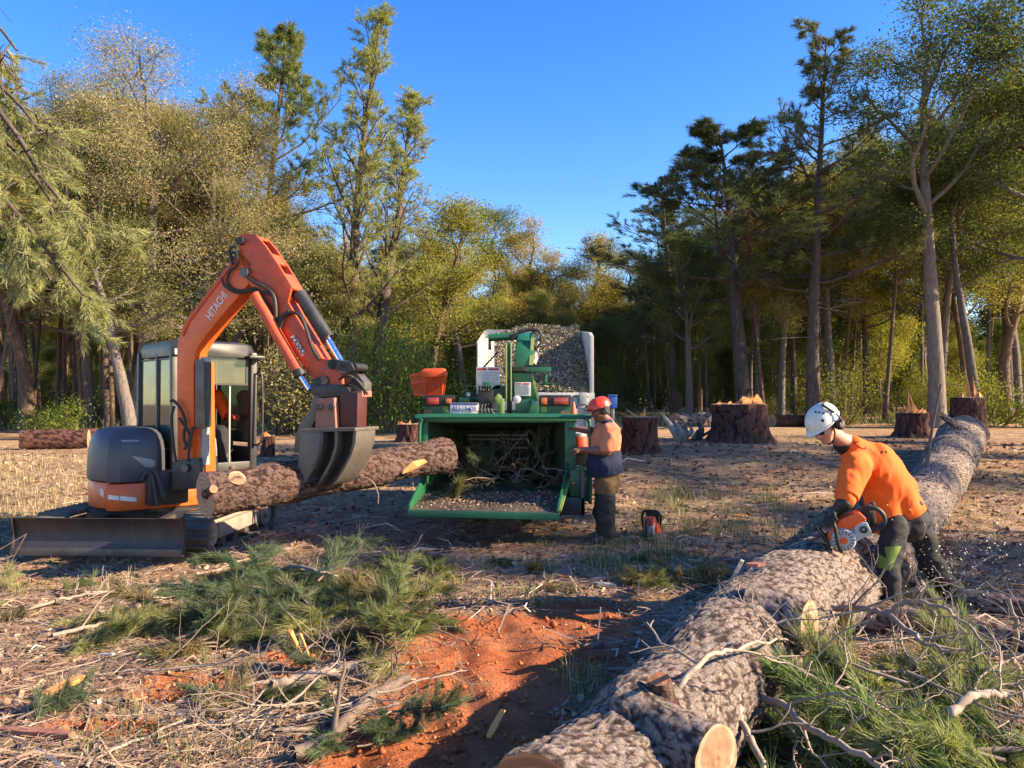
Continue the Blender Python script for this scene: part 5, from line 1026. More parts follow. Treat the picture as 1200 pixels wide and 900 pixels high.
# --- orange slotted plastic hood standing on its bracket at the left rear
oh = thing('orange_plastic_basket', 'slotted bright orange plastic basket mounted high at the left rear of the chipper', 'basket', tuple(W(502, 468, 10.6)))
D = 10.6; b = MB(); prof = [(493, 434), (499, 432), (521, 431.5), (522.5, 440), (495, 442)]
b.prism([W(px, py, D) for px, py in [(492, 435), (497, 432), (520.5, 431.5), (522.5, 436), (521.5, 441.5), (494, 443)]], (0, .32, 0)); b.build('basket_rim', M['plasticorange'], oh, True, bevel=.02)
for k in range(9):
    t = k/8; xt = 495+27*t; xb = 501+18*t; b = MB(); b.prism([W(xt-1.1, 442, D+.02), W(xt+1.1, 442, D+.02), W(xb+1.0, 466, D+.08), W(xb-1.0, 466, D+.08)], (0, .02, 0)); b.build('basket_rib', M['plasticorange'], oh, True)
b = MB(); b.prism([W(496, 442, D+.05), W(522, 442, D+.05), W(519, 452, D+.07), W(517, 467, D+.1), W(500, 467, D+.1), W(497, 455, D+.07)], (0, .2, 0)); b.build('basket_body', M['plasticorange'], oh, True, bevel=.02)
for k in range(8):
    t = k/7; b = MB(); b.bar(W(480.5+15*t, 441-4*t, D+.16-.12*t), W(485+15*t, 461+2*t, D+.16-.12*t), .016, .02, (0,1,0)); b.build('basket_rib', M['plasticorange'], oh, True)
for (a_, c_) in (((480, 440.5), (497, 436.5)), ((482, 449), (498, 447)), ((485, 462), (501, 464))):
    b = MB(); b.bar(W(*a_, D+.15), W(*c_, D+.03), .02, .03); b.build('basket_rim', M['plasticorange'], oh, True, bevel=.004)
b = MB(); b.tube([W(509, 468, 10.7), W(509, 500, 10.7)], .025, 8); b.build('basket_bracket', M['greendark'], oh, True)

# ================================================================= CHIP TRUCK behind the chipper
T0 = 12.6; zt = zg(.4, 13); tk = thing('chip_truck', 'white tipper truck with its high sided bin heaped with wood chips', 'truck', (W(626, 0, 13).x, 14, zt))
ZF = 3.12; xL, xR = W(566, 0, T0).x, W(689, 0, T0).x; zT = W(0, 391, T0).z; zB = W(0, 462, T0).z; LEN = 3.4
b = MB(); b.prism([(xL-.10, T0+.02, zB), (xL-.10, T0+.02, zT-.14), (xL-.10, T0+LEN, ZF), (xL-.10, T0+LEN, zB)], (.04, 0, 0)); b.build('bin_side_wall', M['cream'], tk, True)
for k in range(10):
    y0 = T0+LEN*k/10; y1 = T0+LEN*(k+1)/10
    b = MB(); b.box2((xL-.06, y0+.012, zB), (xL-(.03 if k % 2 else .0), y1-.012, zT-.15+(ZF-zT+.13)*k/10)); b.build('bin_side_panel', M['cream'], tk, True, bevel=.006)
# left wall leans a little outwards at the back: a hinged rear door panel stands open there
b = MB()
dr = [W(560, 402, 12.2), W(579, 392, 12.7), W(579, 442, 12.7), W(560, 440, 12.2)]; b = MB(); b.prism(dr, (0, .05, 0)); dp = b.build('rear_door', M['white'], tk, True, bevel=.004)
for t in (.12, .34, .5, .66, .84):
    a = dr[0].lerp(dr[1], t); c = dr[3].lerp(dr[2], t); a2 = dr[0].lerp(dr[1], t+.09); c2 = dr[3].lerp(dr[2], t+.09); b = MB(); b.prism([a, a2, c2, c], (.0, -.02, 0)); b.build('door_rib', M['cream'], dp, True, bevel=.003)
b = MB(); b.box2((xL-.05, T0+LEN, zB-.3), (xR+.05, T0+LEN+.06, ZF+.02)); b.build('bin_headboard', M['white'], tk, True)
b = MB(); b.prism([(xR+.02, T0, zB), (xR+.02, T0, zT-.04), (xR+.02, T0+.25, zT+.04), (xR+.02, T0+LEN, ZF), (xR+.02, T0+LEN, zB)], (.06, 0, 0)); b.build('bin_side_wall', M['white'], tk, True, bevel=.005)
b = MB(); b.box2((xR+.01, T0-.03, zB), (xR+.08, T0+.05, zT-.03)); b.build('rear_corner_post', M['white'], tk, True, bevel=.01)
bx('tray_floor', M['white'], (xL-.05, T0, zB-.02), (xR+.08, T0+LEN, zB+.03), tk)
# tailgate with its frames
zg0 = W(0, 506, T0).z; bx('tailgate', M['white'], (W(585, 0, T0).x, T0-.05, zg0), (xR+.09, T0, zB+.02), tk)
for (p1, p2) in (((640, 466), (690, 462.5)), ((640, 478), (690, 475)), ((640, 506), (690, 500)), ((640, 505), (643, 464)), ((672, 505), (677, 464)), ((686, 505), (690, 464))): bx('tailgate_rib', M['white'], tuple(W(*p1, T0-.08)), tuple(W(*p2, T0-.08)+Vector((0, .035, 0))), tk, .004)
bx('tailgate_latch', M['white'], tuple(W(679, 474, T0-.12)), tuple(W(688, 460, T0-.12)+Vector((0, .05, 0))), tk); bx('tail_light_bar', M['lampred'], tuple(W(676, 512, T0-.1)), tuple(W(690, 508, T0-.1)+Vector((0, .04, 0))), tk)
bx('truck_chassis', M['cabblack'], (xL+.3, T0+.1, zg0-.15), (xR-.3, T0+LEN+2.2, zg0+.05), tk)
for (yy) in (T0+1.0, T0+4.6):
    for s, xx in ((-1, xL+.12), (1, xR-.12)):
        b = MB(); c_ = (xx, yy, zg(xx, yy)+.44); b.lathe([(.26, -.13), (.40, -.14), (.45, -.1), (.455, 0), (.45, .1), (.40, .14), (.26, .13)], c_, (1,0,0), 30, False); wh = b.build('wheel', M['rubber'], tk, True, smooth=True); b = MB(); b.lathe([(.26, .11), (.24, .04), (.1, .05), (0, .08)], c_, (s,0,0), 20, False); b.lathe([(.26, -.11), (.24, -.04), (0, -.04)], c_, (s,0,0), 20, False); b.build('rim', M['white'], wh, True, smooth=True)
cy0, cy1 = T0+LEN+.25, T0+LEN+2.3; b = MB(); b.loft([[Vector((xL+.1, y, z)) for y, z in ((cy0, .75+zt), (cy1, .75+zt), (cy1+.1, 1.5+zt), (cy1-.35, 2.35+zt), (cy0, 2.4+zt))], [Vector((xR-.1, y, z)) for y, z in ((cy0, .75+zt), (cy1, .75+zt), (cy1+.1, 1.5+zt), (cy1-.35, 2.35+zt), (cy0, 2.4+zt))]]); b.build('truck_cab', M['white'], tk, True, bevel=.06)
for xx in (xL+.09, xR-.09): bx('cab_side_window', M['glass'], (xx-.008, cy0+.35, zt+1.5), (xx+.008, cy1-.5, zt+2.15), tk)
# chips: a heap sloping up towards the headboard, of many small flakes
rs = np.random.default_rng(8); nx_, ny_ = 90, 70; gx = np.linspace(xL+.02, xR+.0, nx_); gt = np.linspace(0, 1, ny_); GX, GT = np.meshgrid(gx, gt)
GY = T0+.02+GT*1.9; GZ = zB+.06+(3.02-zB)*(GT**.8) - .22*np.clip((xL+.75-GX)/.7, 0, 1)*GT; Pn = np.stack([GX.ravel()*3, GY.ravel()*3, GZ.ravel()*0], 1); Zc = GZ.ravel()+.05*fbm(Pn, 3, 2)+.018*fbm(Pn*8, 2, 4)
ii = np.arange(ny_-1)[:,None]*nx_; jj = np.arange(nx_-1)[None,:]; Fc = np.stack([ii+jj, ii+jj+1, ii+nx_+jj+1, ii+nx_+jj], -1).reshape(-1, 4); base_ = np.stack([GX.ravel(), GY.ravel(), Zc], 1)
chipm = vmat('wood_chips', [(0, (.07,.055,.035)), (.2, (.20,.165,.10)), (.45, (.34,.27,.18)), (.65, (.16,.17,.09)), (.8, (.44,.36,.26)), (1, (.58,.50,.39))])
pile = link('wood_chip_pile', npmesh('wood_chip_heap', base_, Fc, chipm, True, {'v': .3+.2*fbm(Pn*5, 2, 9)})); tag(pile, 'heap of mixed brown and green wood chips filling the truck bin', 'wood chips')
def flakes(C, L, W_, rs, flat=.6, up=None):
    n = len(C); d = rs.normal(0, 1, (n, 3)); d[:,2] *= flat; d /= np.linalg.norm(d, axis=1, keepdims=True); qv = rs.normal(0, 1, (n, 3)); qv[:,2] *= flat; qv -= d*(qv*d).sum(1, keepdims=True); qv /= np.linalg.norm(qv, axis=1, keepdims=True)
    l = L*rs.uniform(.5, 1.5, (n, 1)); w_ = W_*rs.uniform(.5, 1.4, (n, 1)); V = np.stack([C-d*l*.5-qv*w_*.5, C+d*l*.5-qv*w_*.35, C+d*l*.45+qv*w_*.5, C-d*l*.4+qv*w_*.4], 1).reshape(-1, 3); return V, np.arange(n*4).reshape(-1, 4)
nf = 26000; fx = rs.uniform(0, 1, nf); fy = rs.uniform(0, 1, nf); xi = (fx*(nx_-1)).astype(int); yi = (fy*(ny_-1)).astype(int); Cc = base_[yi*nx_+xi]+rs.normal(0, .012, (nf, 3)); V, F_ = flakes(Cc, .045, .022, rs, 1.0)
fl = link('chips_surface', npmesh('chip_flakes', V, F_, chipm, False, {'v': np.repeat(rs.uniform(0, 1, nf), 4)}), pile); tag(fl, kind='stuff')
# --- traffic cones and fuel can on the chipper's right mudguard
def cone(lab, px, pyb, pyt, D, wpx, band=True):
    p = W(px, pyb, D); h = (pyb-pyt)/900*D; r = wpx/900*D/2; t = thing('traffic_cone', lab, 'traffic cone', tuple(p)); b = MB(); b.box((p.x, p.y, p.z+.012), (r*2.3, r*2.3, .024)); b.build('cone_base', M['plasticorange'], t, True, bevel=.01)
    b = MB(); b.lathe([(r*.85, .02), (r*.2, h), (0, h)], tuple(p), (0,0,1), 24); b.build('cone_body', M['plasticorange'], t, True, smooth=True)
    if band: b = MB(); b.lathe([(r*.85*.62+.003, h*.42), (r*.85*.42+.006, h*.62)], tuple(p), (0,0,1), 24, False); b.build('reflective_band', M['decalwhite'], t, True, smooth=True)
cone('small orange traffic cone hanging at the white tailgate left of the red helmeted man', 672, 489, 471, 11.6, 12, False)
bk_ = thing('orange_bucket', 'orange tub with pale lid standing on the chipper mudguard before the man', 'tub', tuple(W(679, 531, 9.5))); p = W(679, 531, 9.5); b = MB(); b.lathe([(.0, 0), (.10, 0), (.125, .02), (.105, .19), (.09, .21)], tuple(p), (0,0,1), 26); b.build('tub_body', M['plasticorange'], bk_, True, smooth=True)
b = MB(); b.lathe([(.09, .21), (.088, .245), (.05, .26), (0, .26)], tuple(p), (0,0,1), 26); b.build('tub_lid', M['decalwhite'], bk_, True, smooth=True)
bx('side_tool_box', M['black'], tuple(W(668, 545, 9.4)), tuple(W(690, 532, 9.4)+Vector((0, .3, 0)))); bx('mudguard_bracket', M['black'], tuple(W(684, 556, 9.5)), tuple(W(687, 545, 9.5)+Vector((0, .2, 0))))
bb = thing('blue_box', 'small blue plastic box just right of the red helmet, behind the man', 'box', tuple(gp(717, 500)+Vector((0,0,0)))); p = W(718, 478, 12.5); b = MB(); b.box(tuple(p+Vector((0,0,.09))), (.13, .14, .19)); b.build('box_body', M['blue'], bb, True, bevel=.015); b = MB(); b.box(tuple(p+Vector((0,0,.20))), (.145, .15, .03)); b.build('box_lid', M['blue'], bb, True, bevel=.01)
b = MB(); b.tube([tuple(p), (p.x, p.y, zg(p.x, p.y))], .03, 8); b.build('box_post', M['greymetal'], bb, True)
# ================================================================= PEOPLE: smooth bodies grown from blended tapered limbs
def smin(a, b, k): h = np.clip(.5+.5*(b-a)/k, 0, 1); return b*(1-h)+a*h-k*h*(1-h)
def sdf_body(name, prims, vox, mat, parent, fold=0., fscale=9., cuts=(), k=.03, seed=0, fdir=(1,1,1), world=True):
    """prims: (a, b, ra, rb[, squash axis, factor[, blend]]); cuts: (point, normal) removes what lies on the normal's side"""
    A = np.array([p[0] for p in prims], float); B = np.array([p[1] for p in prims], float); rm = max(max(p[2], p[3])*(max(1, p[5]) if len(p) > 5 and p[4] is not None else 1) for p in prims)+fold
    lo = np.minimum(A, B).min(0)-rm-3*vox; hi = np.maximum(A, B).max(0)+rm+3*vox; n = np.ceil((hi-lo)/vox).astype(int)+1
    g = np.stack(np.meshgrid(*[lo[i]+vox*np.arange(n[i]) for i in range(3)], indexing='ij'), -1); G = g.reshape(-1, 3); D = None
    for p in prims:
        a, b = np.array(p[0], float), np.array(p[1], float); ra, rb = p[2], p[3]; ab = b-a; L2 = max(ab.dot(ab), 1e-9); t = np.clip((G-a)@ab/L2, 0, 1); w_ = G-a-t[:,None]*ab
        f = 1
        if len(p) > 4 and p[4] is not None:
            ax = np.array(p[4], float); ax /= np.linalg.norm(ax); f = p[5]; w_ = w_+np.outer(w_@ax, ax)*(1/f-1)
        d = np.linalg.norm(w_, axis=1)-(ra+(rb-ra)*t); d = d*(.5+.5*min(1, f)); kk = p[6] if len(p) > 6 else k; D = d if D is None else smin(D, d, kk)
    if fold: D = D + fold*fbm(G*np.array(fdir)*fscale+seed, 3, seed)
    for (pt, nr) in cuts:
        nr = np.array(nr, float); nr /= np.linalg.norm(nr); D = np.maximum(D, (G-np.array(pt, float))@nr)
    D = D.reshape(n); s = D < 0; idx = np.full(tuple(n-1), -1); c = [D[i:n[0]-1+i, j:n[1]-1+j, k_:n[2]-1+k_] for i in (0,1) for j in (0,1) for k_ in (0,1)]; C8 = np.stack(c, 0); neg = (C8 < 0).sum(0); act = (neg > 0) & (neg < 8); idx[act] = np.arange(act.sum())
    off = np.array([[i, j, k_] for i in (0,1) for j in (0,1) for k_ in (0,1)], float); v8 = C8[:, act]; acc = np.zeros((act.sum(), 3)); cnt = np.zeros(act.sum())
    for e0 in range(8):
        for ax in range(3):
            if off[e0][ax] == 0:
                o1 = off[e0].copy(); o1[ax] = 1; e1 = int(o1[0]*4+o1[1]*2+o1[2]); d0, d1 = v8[e0], v8[e1]; m_ = (d0 < 0) != (d1 < 0); t = np.where(m_, d0/np.where(m_, d0-d1, 1), 0); acc += np.where(m_[:,None], off[e0]+(o1-off[e0])*t[:,None], 0); cnt += m_
    base = np.argwhere(act); V = lo+vox*(base+acc/cnt[:,None]); F = []
    for ax in range(3):
        sl0 = [slice(None)]*3; sl1 = [slice(None)]*3; sl0[ax] = slice(0, -1); sl1[ax] = slice(1, None); cr = s[tuple(sl0)] != s[tuple(sl1)]; u, w_ = (ax+1) % 3, (ax+2) % 3; pos = np.argwhere(cr); pos = pos[(pos[:,u] > 0) & (pos[:,w_] > 0) & (pos[:,u] < n[u]-1) & (pos[:,w_] < n[w_]-1)]
        if not len(pos): continue
        def ix(du, dw): q_ = pos.copy(); q_[:,u] -= du; q_[:,w_] -= dw; return idx[q_[:,0], q_[:,1], q_[:,2]]
        Q = np.stack([ix(1,1), ix(0,1), ix(0,0), ix(1,0)], 1); fl = ~s[pos[:,0], pos[:,1], pos[:,2]]; Q[fl] = Q[fl][:, ::-1]; F.append(Q)
    F = np.vstack(F); F = F[(F >= 0).all(1)]; me = npmesh(name, V, F, mat, True)
    bm = bmesh.new(); bm.from_mesh(me); bmesh.ops.smooth_vert(bm, verts=bm.verts, factor=.5, use_axis_x=True, use_axis_y=True, use_axis_z=True); bmesh.ops.recalc_face_normals(bm, faces=bm.faces); bm.to_mesh(me); bm.free()
    return link(name, me, parent, world)
def vec(*a): return np.array(a, float)
def lerp(a, b, t): return np.array(a, float)*(1-t)+np.array(b, float)*t
def orth(f, u):
    f = np.array(f, float); f /= np.linalg.norm(f); u = np.array(u, float); u -= f*u.dot(f); u /= np.linalg.norm(u); return f, np.cross(u, f), u     # forward, left, up
def head_prims(c, f, l, u, s=1.):
    """skull, jaw, nose, lips, chin, ears, eye sockets; c = centre of the head, f forward, l left, u up"""
    P = lambda x, y, z: c+(f*x+l*y+u*z)*s
    return [(P(-.02,0,.03), P(.01,0,.03), .092*s, .085*s, l, .86), (P(.02,0,-.01), P(.045,0,-.055), .062*s, .045*s, l, .95), (P(.055,0,-.085), P(.068,0,-.088), .028*s, .022*s, None, 1, .03),
            (P(.088,0,.012), P(.112,0,-.026), .010*s, .015*s, None, 1, .012), (P(.095,.012,-.03), P(.095,-.012,-.03), .010*s, .010*s, None, 1, .01), (P(.083,.018,-.055), P(.083,-.018,-.055), .0095*s, .0095*s, None, 1, .008), (P(.08,.016,-.066), P(.08,-.016,-.066), .009*s, .009*s, None, 1, .008),
            (P(.078,.045,.026), P(.084,.012,.03), .013*s, .014*s, None, 1, .015), (P(.078,-.045,.026), P(.084,-.012,.03), .013*s, .014*s, None, 1, .015), (P(.062,.04,-.02), P(.05,.05,-.03), .025*s, .02*s, None, 1, .03), (P(.062,-.04,-.02), P(.05,-.05,-.03), .025*s, .02*s, None, 1, .03),
            (P(-.005,.078,.02), P(-.01,.084,-.02), .016*s, .011*s, f, 1.4, .01), (P(-.005,-.078,.02), P(-.01,-.084,-.02), .016*s, .011*s, f, 1.4, .01)]
def face_bits(c, f, l, u, parent, glasses=True, mustache=False):
    P = lambda x, y, z: Vector(c+(f*x+l*y+u*z))
    for s in (1, -1):
        b = MB(); b.sph(P(.076, .032*s, .008), .0125, seg=12, rings=8); ey = b.build('eye', M['decalwhite'], parent, True, smooth=True); b = MB(); b.sph(P(.0845, .033*s, .008), .006, seg=8, rings=6); b.build('iris', M['ink'], ey, True, smooth=True)
    if glasses:
        b = MB()
        for s in (1, -1): b.prism([P(.101, .006*s, .026), P(.092, .052*s, .028), P(.086, .056*s, .008), (P(.093, .045*s, -.012)), P(.102, .016*s, -.010)], Vector(-f*.004))
        b.bar(P(.101, .012, .018), P(.101, -.012, .018), .006, .004)
        for s in (1, -1): b.bar(P(.088, .056*s, .022), P(-.005, .084*s, .022), .004, .008)
        b.build('safety_glasses', M['lens'], parent, True)
def hand(wrist, d, palm_n, thumb_side, curl, mat, parent, s=1., name='hand', spread=.0):
    """palm with four curled fingers and an opposed thumb; d = pointing direction, palm_n = way the palm faces; curl in radians per joint"""
    d, sd_, pn = orth(d, palm_n); sd_ = np.cross(pn, d)*thumb_side; w0 = np.array(wrist, float); Pm = lambda x, y, z: w0+(d*x+sd_*y+pn*z)*s
    pr = [(w0-d*.03*s, Pm(.02,0,0), .026*s, .027*s, pn, .8), (Pm(.02,.018,0), Pm(.078,.028,0), .020*s, .017*s, pn, .8), (Pm(.02,-.018,0), Pm(.072,-.03,0), .020*s, .016*s, pn, .8), (Pm(.03,0,0), Pm(.078,0,0), .021*s, .018*s, pn, .8)]
    for i, (y, L, rr_) in enumerate(((.031, .068, .0098), (.0105, .075, .0102), (-.0105, .070, .0098), (-.031, .056, .0088))):
        p = Pm(.076, y, 0); a = curl*.7; seg = (.45, .32, .23)
        for j in range(3):
            dd = d*math.cos(a)+pn*math.sin(a)+sd_*spread*(y/.03)*.3; q_ = p+dd*L*seg[j]*s; pr.append((p, q_, rr_*s*(1-.1*j), rr_*s*(.92-.1*j), None, 1, .006)); p = q_; a += curl
    t0 = Pm(.022, .022, .006); t1 = Pm(.052, .046, .02); t2 = Pm(.078, .044, .042) if curl > .5 else Pm(.082, .056, .022); t3 = t2+(d*.4+pn*.7-sd_*.35)/.9*.024*s
    pr += [(t0, t1, .015*s, .0125*s, None, 1, .012), (t1, t2, .0122*s, .0108*s, None, 1, .006), (t2, t3, .0105*s, .009*s, None, 1, .006)]
    return sdf_body(name, pr, .0042, mat, parent, k=.012)
def boot(a, f, parent, up=(0,0,1), mat='boot', L=.29):
    """a = ankle, f = toe direction; sole on the ground under it"""
    f, l, u = orth(f, up); a = np.array(a, float); P = lambda x, y, z: a+f*x+l*y+u*z
    o = sdf_body('boot', [(P(-.01,0,.10), P(-.005,0,-.02), .058, .056, l, .95), (P(-.03,0,-.04), P(.06,0,-.045), .048, .046, l, .9), (P(.05,0,-.045), P(.155,0,-.062), .045, .040, u, .8), (P(-.045,0,-.06), P(-.03,0,-.06), .042, .04)], .008, M[mat], parent, .004, 18, cuts=[(P(0,0,-.095), -u), (P(0,0,.10), u)])
    b = MB(); n = 20; ring = []
    for k_ in range(n): t = 2*math.pi*k_/n; x = .055+.125*math.cos(t); w_ = .046*(1+.12*math.cos(t)); ring.append((x, w_*math.sin(t)))
    b.loft([[Vector(P(x, y, -.108)) for x, y in ring], [Vector(P(x, y, -.088)) for x, y in ring]]); b.build('boot_sole', M['black'], o, True, smooth=True)
def helmet(c, f, l, u, mat, parent, s=1., vents=True, muffs=True, visor=False, brim=.03):
    P = lambda x, y, z: Vector(c+(f*x+l*y+u*z)*s); rings = []; n = 40
    for i in range(10):
        ph = R(90)*i/9.; rr_ = math.cos(ph); zz = .045+.115*math.sin(ph); ring = []
        for k_ in range(n):
            t = 2*math.pi*k_/n; x = -.005+.142*rr_**.8*math.cos(t) if rr_ > 1e-4 else -.005; y = .112*rr_**.8*math.sin(t) if rr_ > 1e-4 else 0; ring.append(P(x, y, zz-.012*math.cos(t)*rr_))
        rings.append(ring)
    lower = [P(-.005+(.146+(brim if math.cos(t) > .3 else 0)*(math.cos(t)-.3)*1.4)*math.cos(t), .116*math.sin(t), .030-.012*math.cos(t)+(-.02 if abs(math.sin(t)) > .8 else 0)*0) for t in [2*math.pi*k_/n for k_ in range(n)]]
    b = MB(); b.loft([lower]+rings[:-1]+[rings[-1]]); hm = b.build('helmet', M[mat], parent, True, smooth=True)
    b = MB(); b.tube([P(.0+(.141)*math.cos(t), .112*math.sin(t), .034-.012*math.cos(t)) for t in [2*math.pi*k_/30 for k_ in range(31)]], .007, 8, cap=False); b.build('helmet_rim', M['black'] if not vents else M[mat], hm, True, smooth=True)
    if vents:
        def surf(az, el, out=.0):     # point on the shell, az from the front, el upward
            rr_ = math.cos(el)**.8; return P(-.005+(.142+out)*rr_*math.cos(az), (.112+out)*rr_*math.sin(az), .045+(.115+out)*math.sin(el)-.012*math.cos(az)*math.cos(el))
        for (az, el, r_) in ((.95, .42, .013), (1.25, .75, .009), (1.05, .98, .008), (.75, 1.15, .008), (-.95, .42, .013), (-1.25, .75, .009), (1.55, .35, .008)):
            b = MB(); c0 = surf(az, el, .0); nr = (surf(az, el, .02)-c0).normalized(); b.lathe([(0, -.002), (r_, -.002), (r_, .0028), (0, .0028)], tuple(c0), tuple(nr), 5 if r_ > .01 else 12, False); b.build('helmet_vent', M['ink'], hm, True)
        b = MB(); b.tube([surf(R(150), .9, .004), surf(R(110), 1.15, .008), surf(R(95), .8, .012), surf(R(100), .3, .012)], .009, 8, res=4); b.build('helmet_strap_clip', M['black'], hm, True, smooth=True)
    if muffs:
        for sd_ in (1, -1):
            b = MB(); ax = Vector(l*sd_); c0 = P(-.02, .098*sd_, -.012); b.lathe([(0, -.012), (.030, -.012), (.037, 0), (.040, .012), (.038, .030), (.026, .042), (0, .045)], tuple(c0), tuple(ax), 24, False); mf = b.build('ear_muff', M['black'], parent, True, smooth=True)
            b = MB(); b.tube([P(-.02, .133*sd_, -.02), P(-.03, .140*sd_, .03), P(-.03, .122*sd_, .075)], .007, 8, res=4); b.build('muff_arm', M['black'], mf, True, smooth=True)
    return hm
# ---------------- the man sawing
p_ = gp(1065, 722); sm_ = thing('person', 'person in orange shirt, black trousers and white helmet bending over the big trunk with a chainsaw', 'person', (p_.x, p_.y, p_.z))
sm_['label'] = 'person in orange shirt and white helmet bent over the big trunk with a chainsaw'
HD = vec(*at(967, 500, 5.72)); NK = vec(*at(993, 521, 5.84)); SL = vec(*at(1003, 548, 5.66)); SR = vec(*at(1010, 532, 6.02)); CHS = vec(*at(1022, 545, 5.86)); BLY = vec(*at(1050, 580, 5.92)); PEL = vec(*at(1062, 604, 5.92))
HL_ = vec(*at(1048, 618, 5.80)); HR_ = vec(*at(1076, 612, 6.04)); KL = vec(*at(1040, 668, 5.70)); KR = vec(*at(1091, 660, 6.04)); AL = vec(*at(1046, 718, 5.70)); AR = vec(*at(1120, 708, 6.12))
EL_ = vec(*at(989, 590, 5.52)); WL = vec(*at(975, 604, 5.56)); ER = vec(*at(1016, 588, 6.02)); WR = vec(*at(1022, 613, 5.84))
hf, hl, hu = orth(vec(-.72, -.40, -.52), vec(-.45, -.1, .9))
for g_, a_ in ((0, AL), (1, AR)): a_[2] = zg(a_[0], a_[1])+.10
body = sdf_body('body', head_prims(HD, hf, hl, hu)+[(HD-hu*.06-hf*.02, NK, .055, .06), (NK, CHS, .08, .13), (CHS, BLY, .13, .12, vec(0,1,0), 1.15), (BLY, PEL, .12, .13), (SL, EL_, .05, .042), (EL_, WL, .040, .028), (SR, ER, .05, .042), (ER, WR, .04, .028), (SL, SR, .07, .07), (HL_, KL, .08, .055), (KL, AL, .055, .038), (HR_, KR, .08, .055), (KR, AR, .055, .038)], .0095, M['skin'], sm_)
face_bits(HD, hf, hl, hu, sm_); hair = sdf_body('hair', [(HD-hf*.05+hu*.03, HD-hf*.055-hu*.02, .082, .066, hl, .95)], .009, M['ink'], sm_)
hair.data.materials.clear(); hair.data.materials.append(simple('dark_brown_hair', (.04,.025,.018), .8))
helmet(HD+hu*.006, hf, hl, hu, 'helmetwhite', sm_, 1.02)
b = MB(); P = lambda x, y, z: Vector(HD+hf*x+hl*y+hu*z); b.tube([P(.02,.088,.03), P(.02,.075,-.05), P(.045,.03,-.115), P(.045,-.03,-.115), P(.02,-.075,-.05), P(.02,-.088,.03)], .006, 8, res=4); b.build('chin_strap', M['black'], sm_, True, smooth=True)
sdf_body('neck_gaiter', [(NK+vec(-.045,-.015,.01), NK+vec(.0,0,-.01), .070, .088)], .009, M['black'], sm_, .005, 18, cuts=[(HD-hu*.075+hf*.02, hf*.3+hu)])
# shirt: body and short sleeves, open at the hem
hem_dir = (PEL-CHS)/np.linalg.norm(PEL-CHS); tb = vec(*at(1096, 600, 5.95))
SH = [(NK+vec(.035,0,-.03), CHS, .10, .165, None, 1), (CHS, BLY, .150, .138, vec(0,1,0), 1.12), (BLY, PEL+hem_dir*.10, .140, .158, vec(0,1,0), 1.12), (SL, SR, .098, .098), (SL, lerp(SL, EL_, .55), .098, .088), (SR, lerp(SR, ER, .5), .098, .085), (lerp(SL, EL_, .1), lerp(SL, EL_, .85), .095, .080), (CHS+vec(.03,0,.06), BLY+vec(.04,0,.07), .12, .11)]
hem_pt = vec(*at(1056, 608, 5.9)); SH.append((CHS, vec(*at(1040, 610, 5.9)), .13, .14)); shirt = sdf_body('shirt', SH, .0085, M['hiviz'], sm_, .024, 6.5, cuts=[(hem_pt, vec(.48, 0, -.87)), (lerp(SL, EL_, .80), (EL_-SL)*vec(1,1,1)+vec(0,0,-.05) if False else (0,0,0.0001))][:1], fdir=(1.6, 1.6, .7), seed=3)
sdf_body('sleeve_end', [(lerp(SL, EL_, .62), lerp(SL, EL_, .84), .089, .086)], .008, M['hiviz'], sm_, .006, 9, cuts=[(lerp(SL, EL_, .82), EL_-SL)])
sdf_body('undersleeve', [(lerp(SL, EL_, .5), EL_, .060, .052), (EL_, WL, .050, .036)], .008, M['black'], sm_, .005, 16)
sdf_body('undersleeve', [(SR, ER, .065, .052), (ER, WR, .050, .036)], .009, M['black'], sm_, .005, 16)
# trousers
trs = sdf_body('trousers', [(PEL+vec(-.01,0,.04), PEL+vec(0,0,-.06), .140, .150, vec(0,1,0), 1.12), (HL_, KL, .102, .080), (KL, AL+vec(0,0,-.01), .078, .074), (HR_, KR, .102, .080), (KR, AR+vec(0,0,-.01), .085, .080)], .009, M['trouser'], sm_, .026, 8, cuts=[(AL+vec(0,0,-.045), (0,0,-1))], seed=5, fdir=(1,1,1.5))
def on_leg(px, py, a, b_, r, D0=5.3, D1=6.3):
    r_ = ray(px, py); o = Vector((0,0,CH)); a = np.array(a); b_ = np.array(b_)
    for D in np.arange(D0, D1, .004):
        p = np.array(o+r_*D); t = np.clip((p-a).dot(b_-a)/(b_-a).dot(b_-a), 0, 1)
        if np.linalg.norm(p-a-t*(b_-a)) < r: return Vector(p)
    return Vector(p)
from mathutils.bvhtree import BVHTree
_tb = BVHTree.FromPolygons([MW[trs.name] @ v.co for v in trs.data.vertices], [list(p.vertices) for p in trs.data.polygons])
def drape(poly, name, mat, parent, n=7, out=.004):
    """thin cloth panel laid on the trousers: poly = 4 pixel corners"""
    V = []; F = []
    for i_ in range(n+1):
        for j_ in range(n+1):
            u, v = i_/n, j_/n; a = [(poly[0][k]*(1-u)+poly[1][k]*u)*(1-v)+(poly[3][k]*(1-u)+poly[2][k]*u)*v for k in (0, 1)]; h = _tb.ray_cast(Vector((0,0,CH)), ray(*a).normalized()); V.append(h[0]+h[1]*out if h[0] else None)
    ok = [v for v in V if v is not None]
    for i_ in range(n):
        for j_ in range(n):
            f = (i_*(n+1)+j_, (i_+1)*(n+1)+j_, (i_+1)*(n+1)+j_+1, i_*(n+1)+j_+1)
            if all(V[k] is not None for k in f): F.append(f)
    V = [v if v is not None else ok[0] for v in V]; b = MB(); b.add(V, F); return b.build(name, M[mat], parent, True, smooth=True)
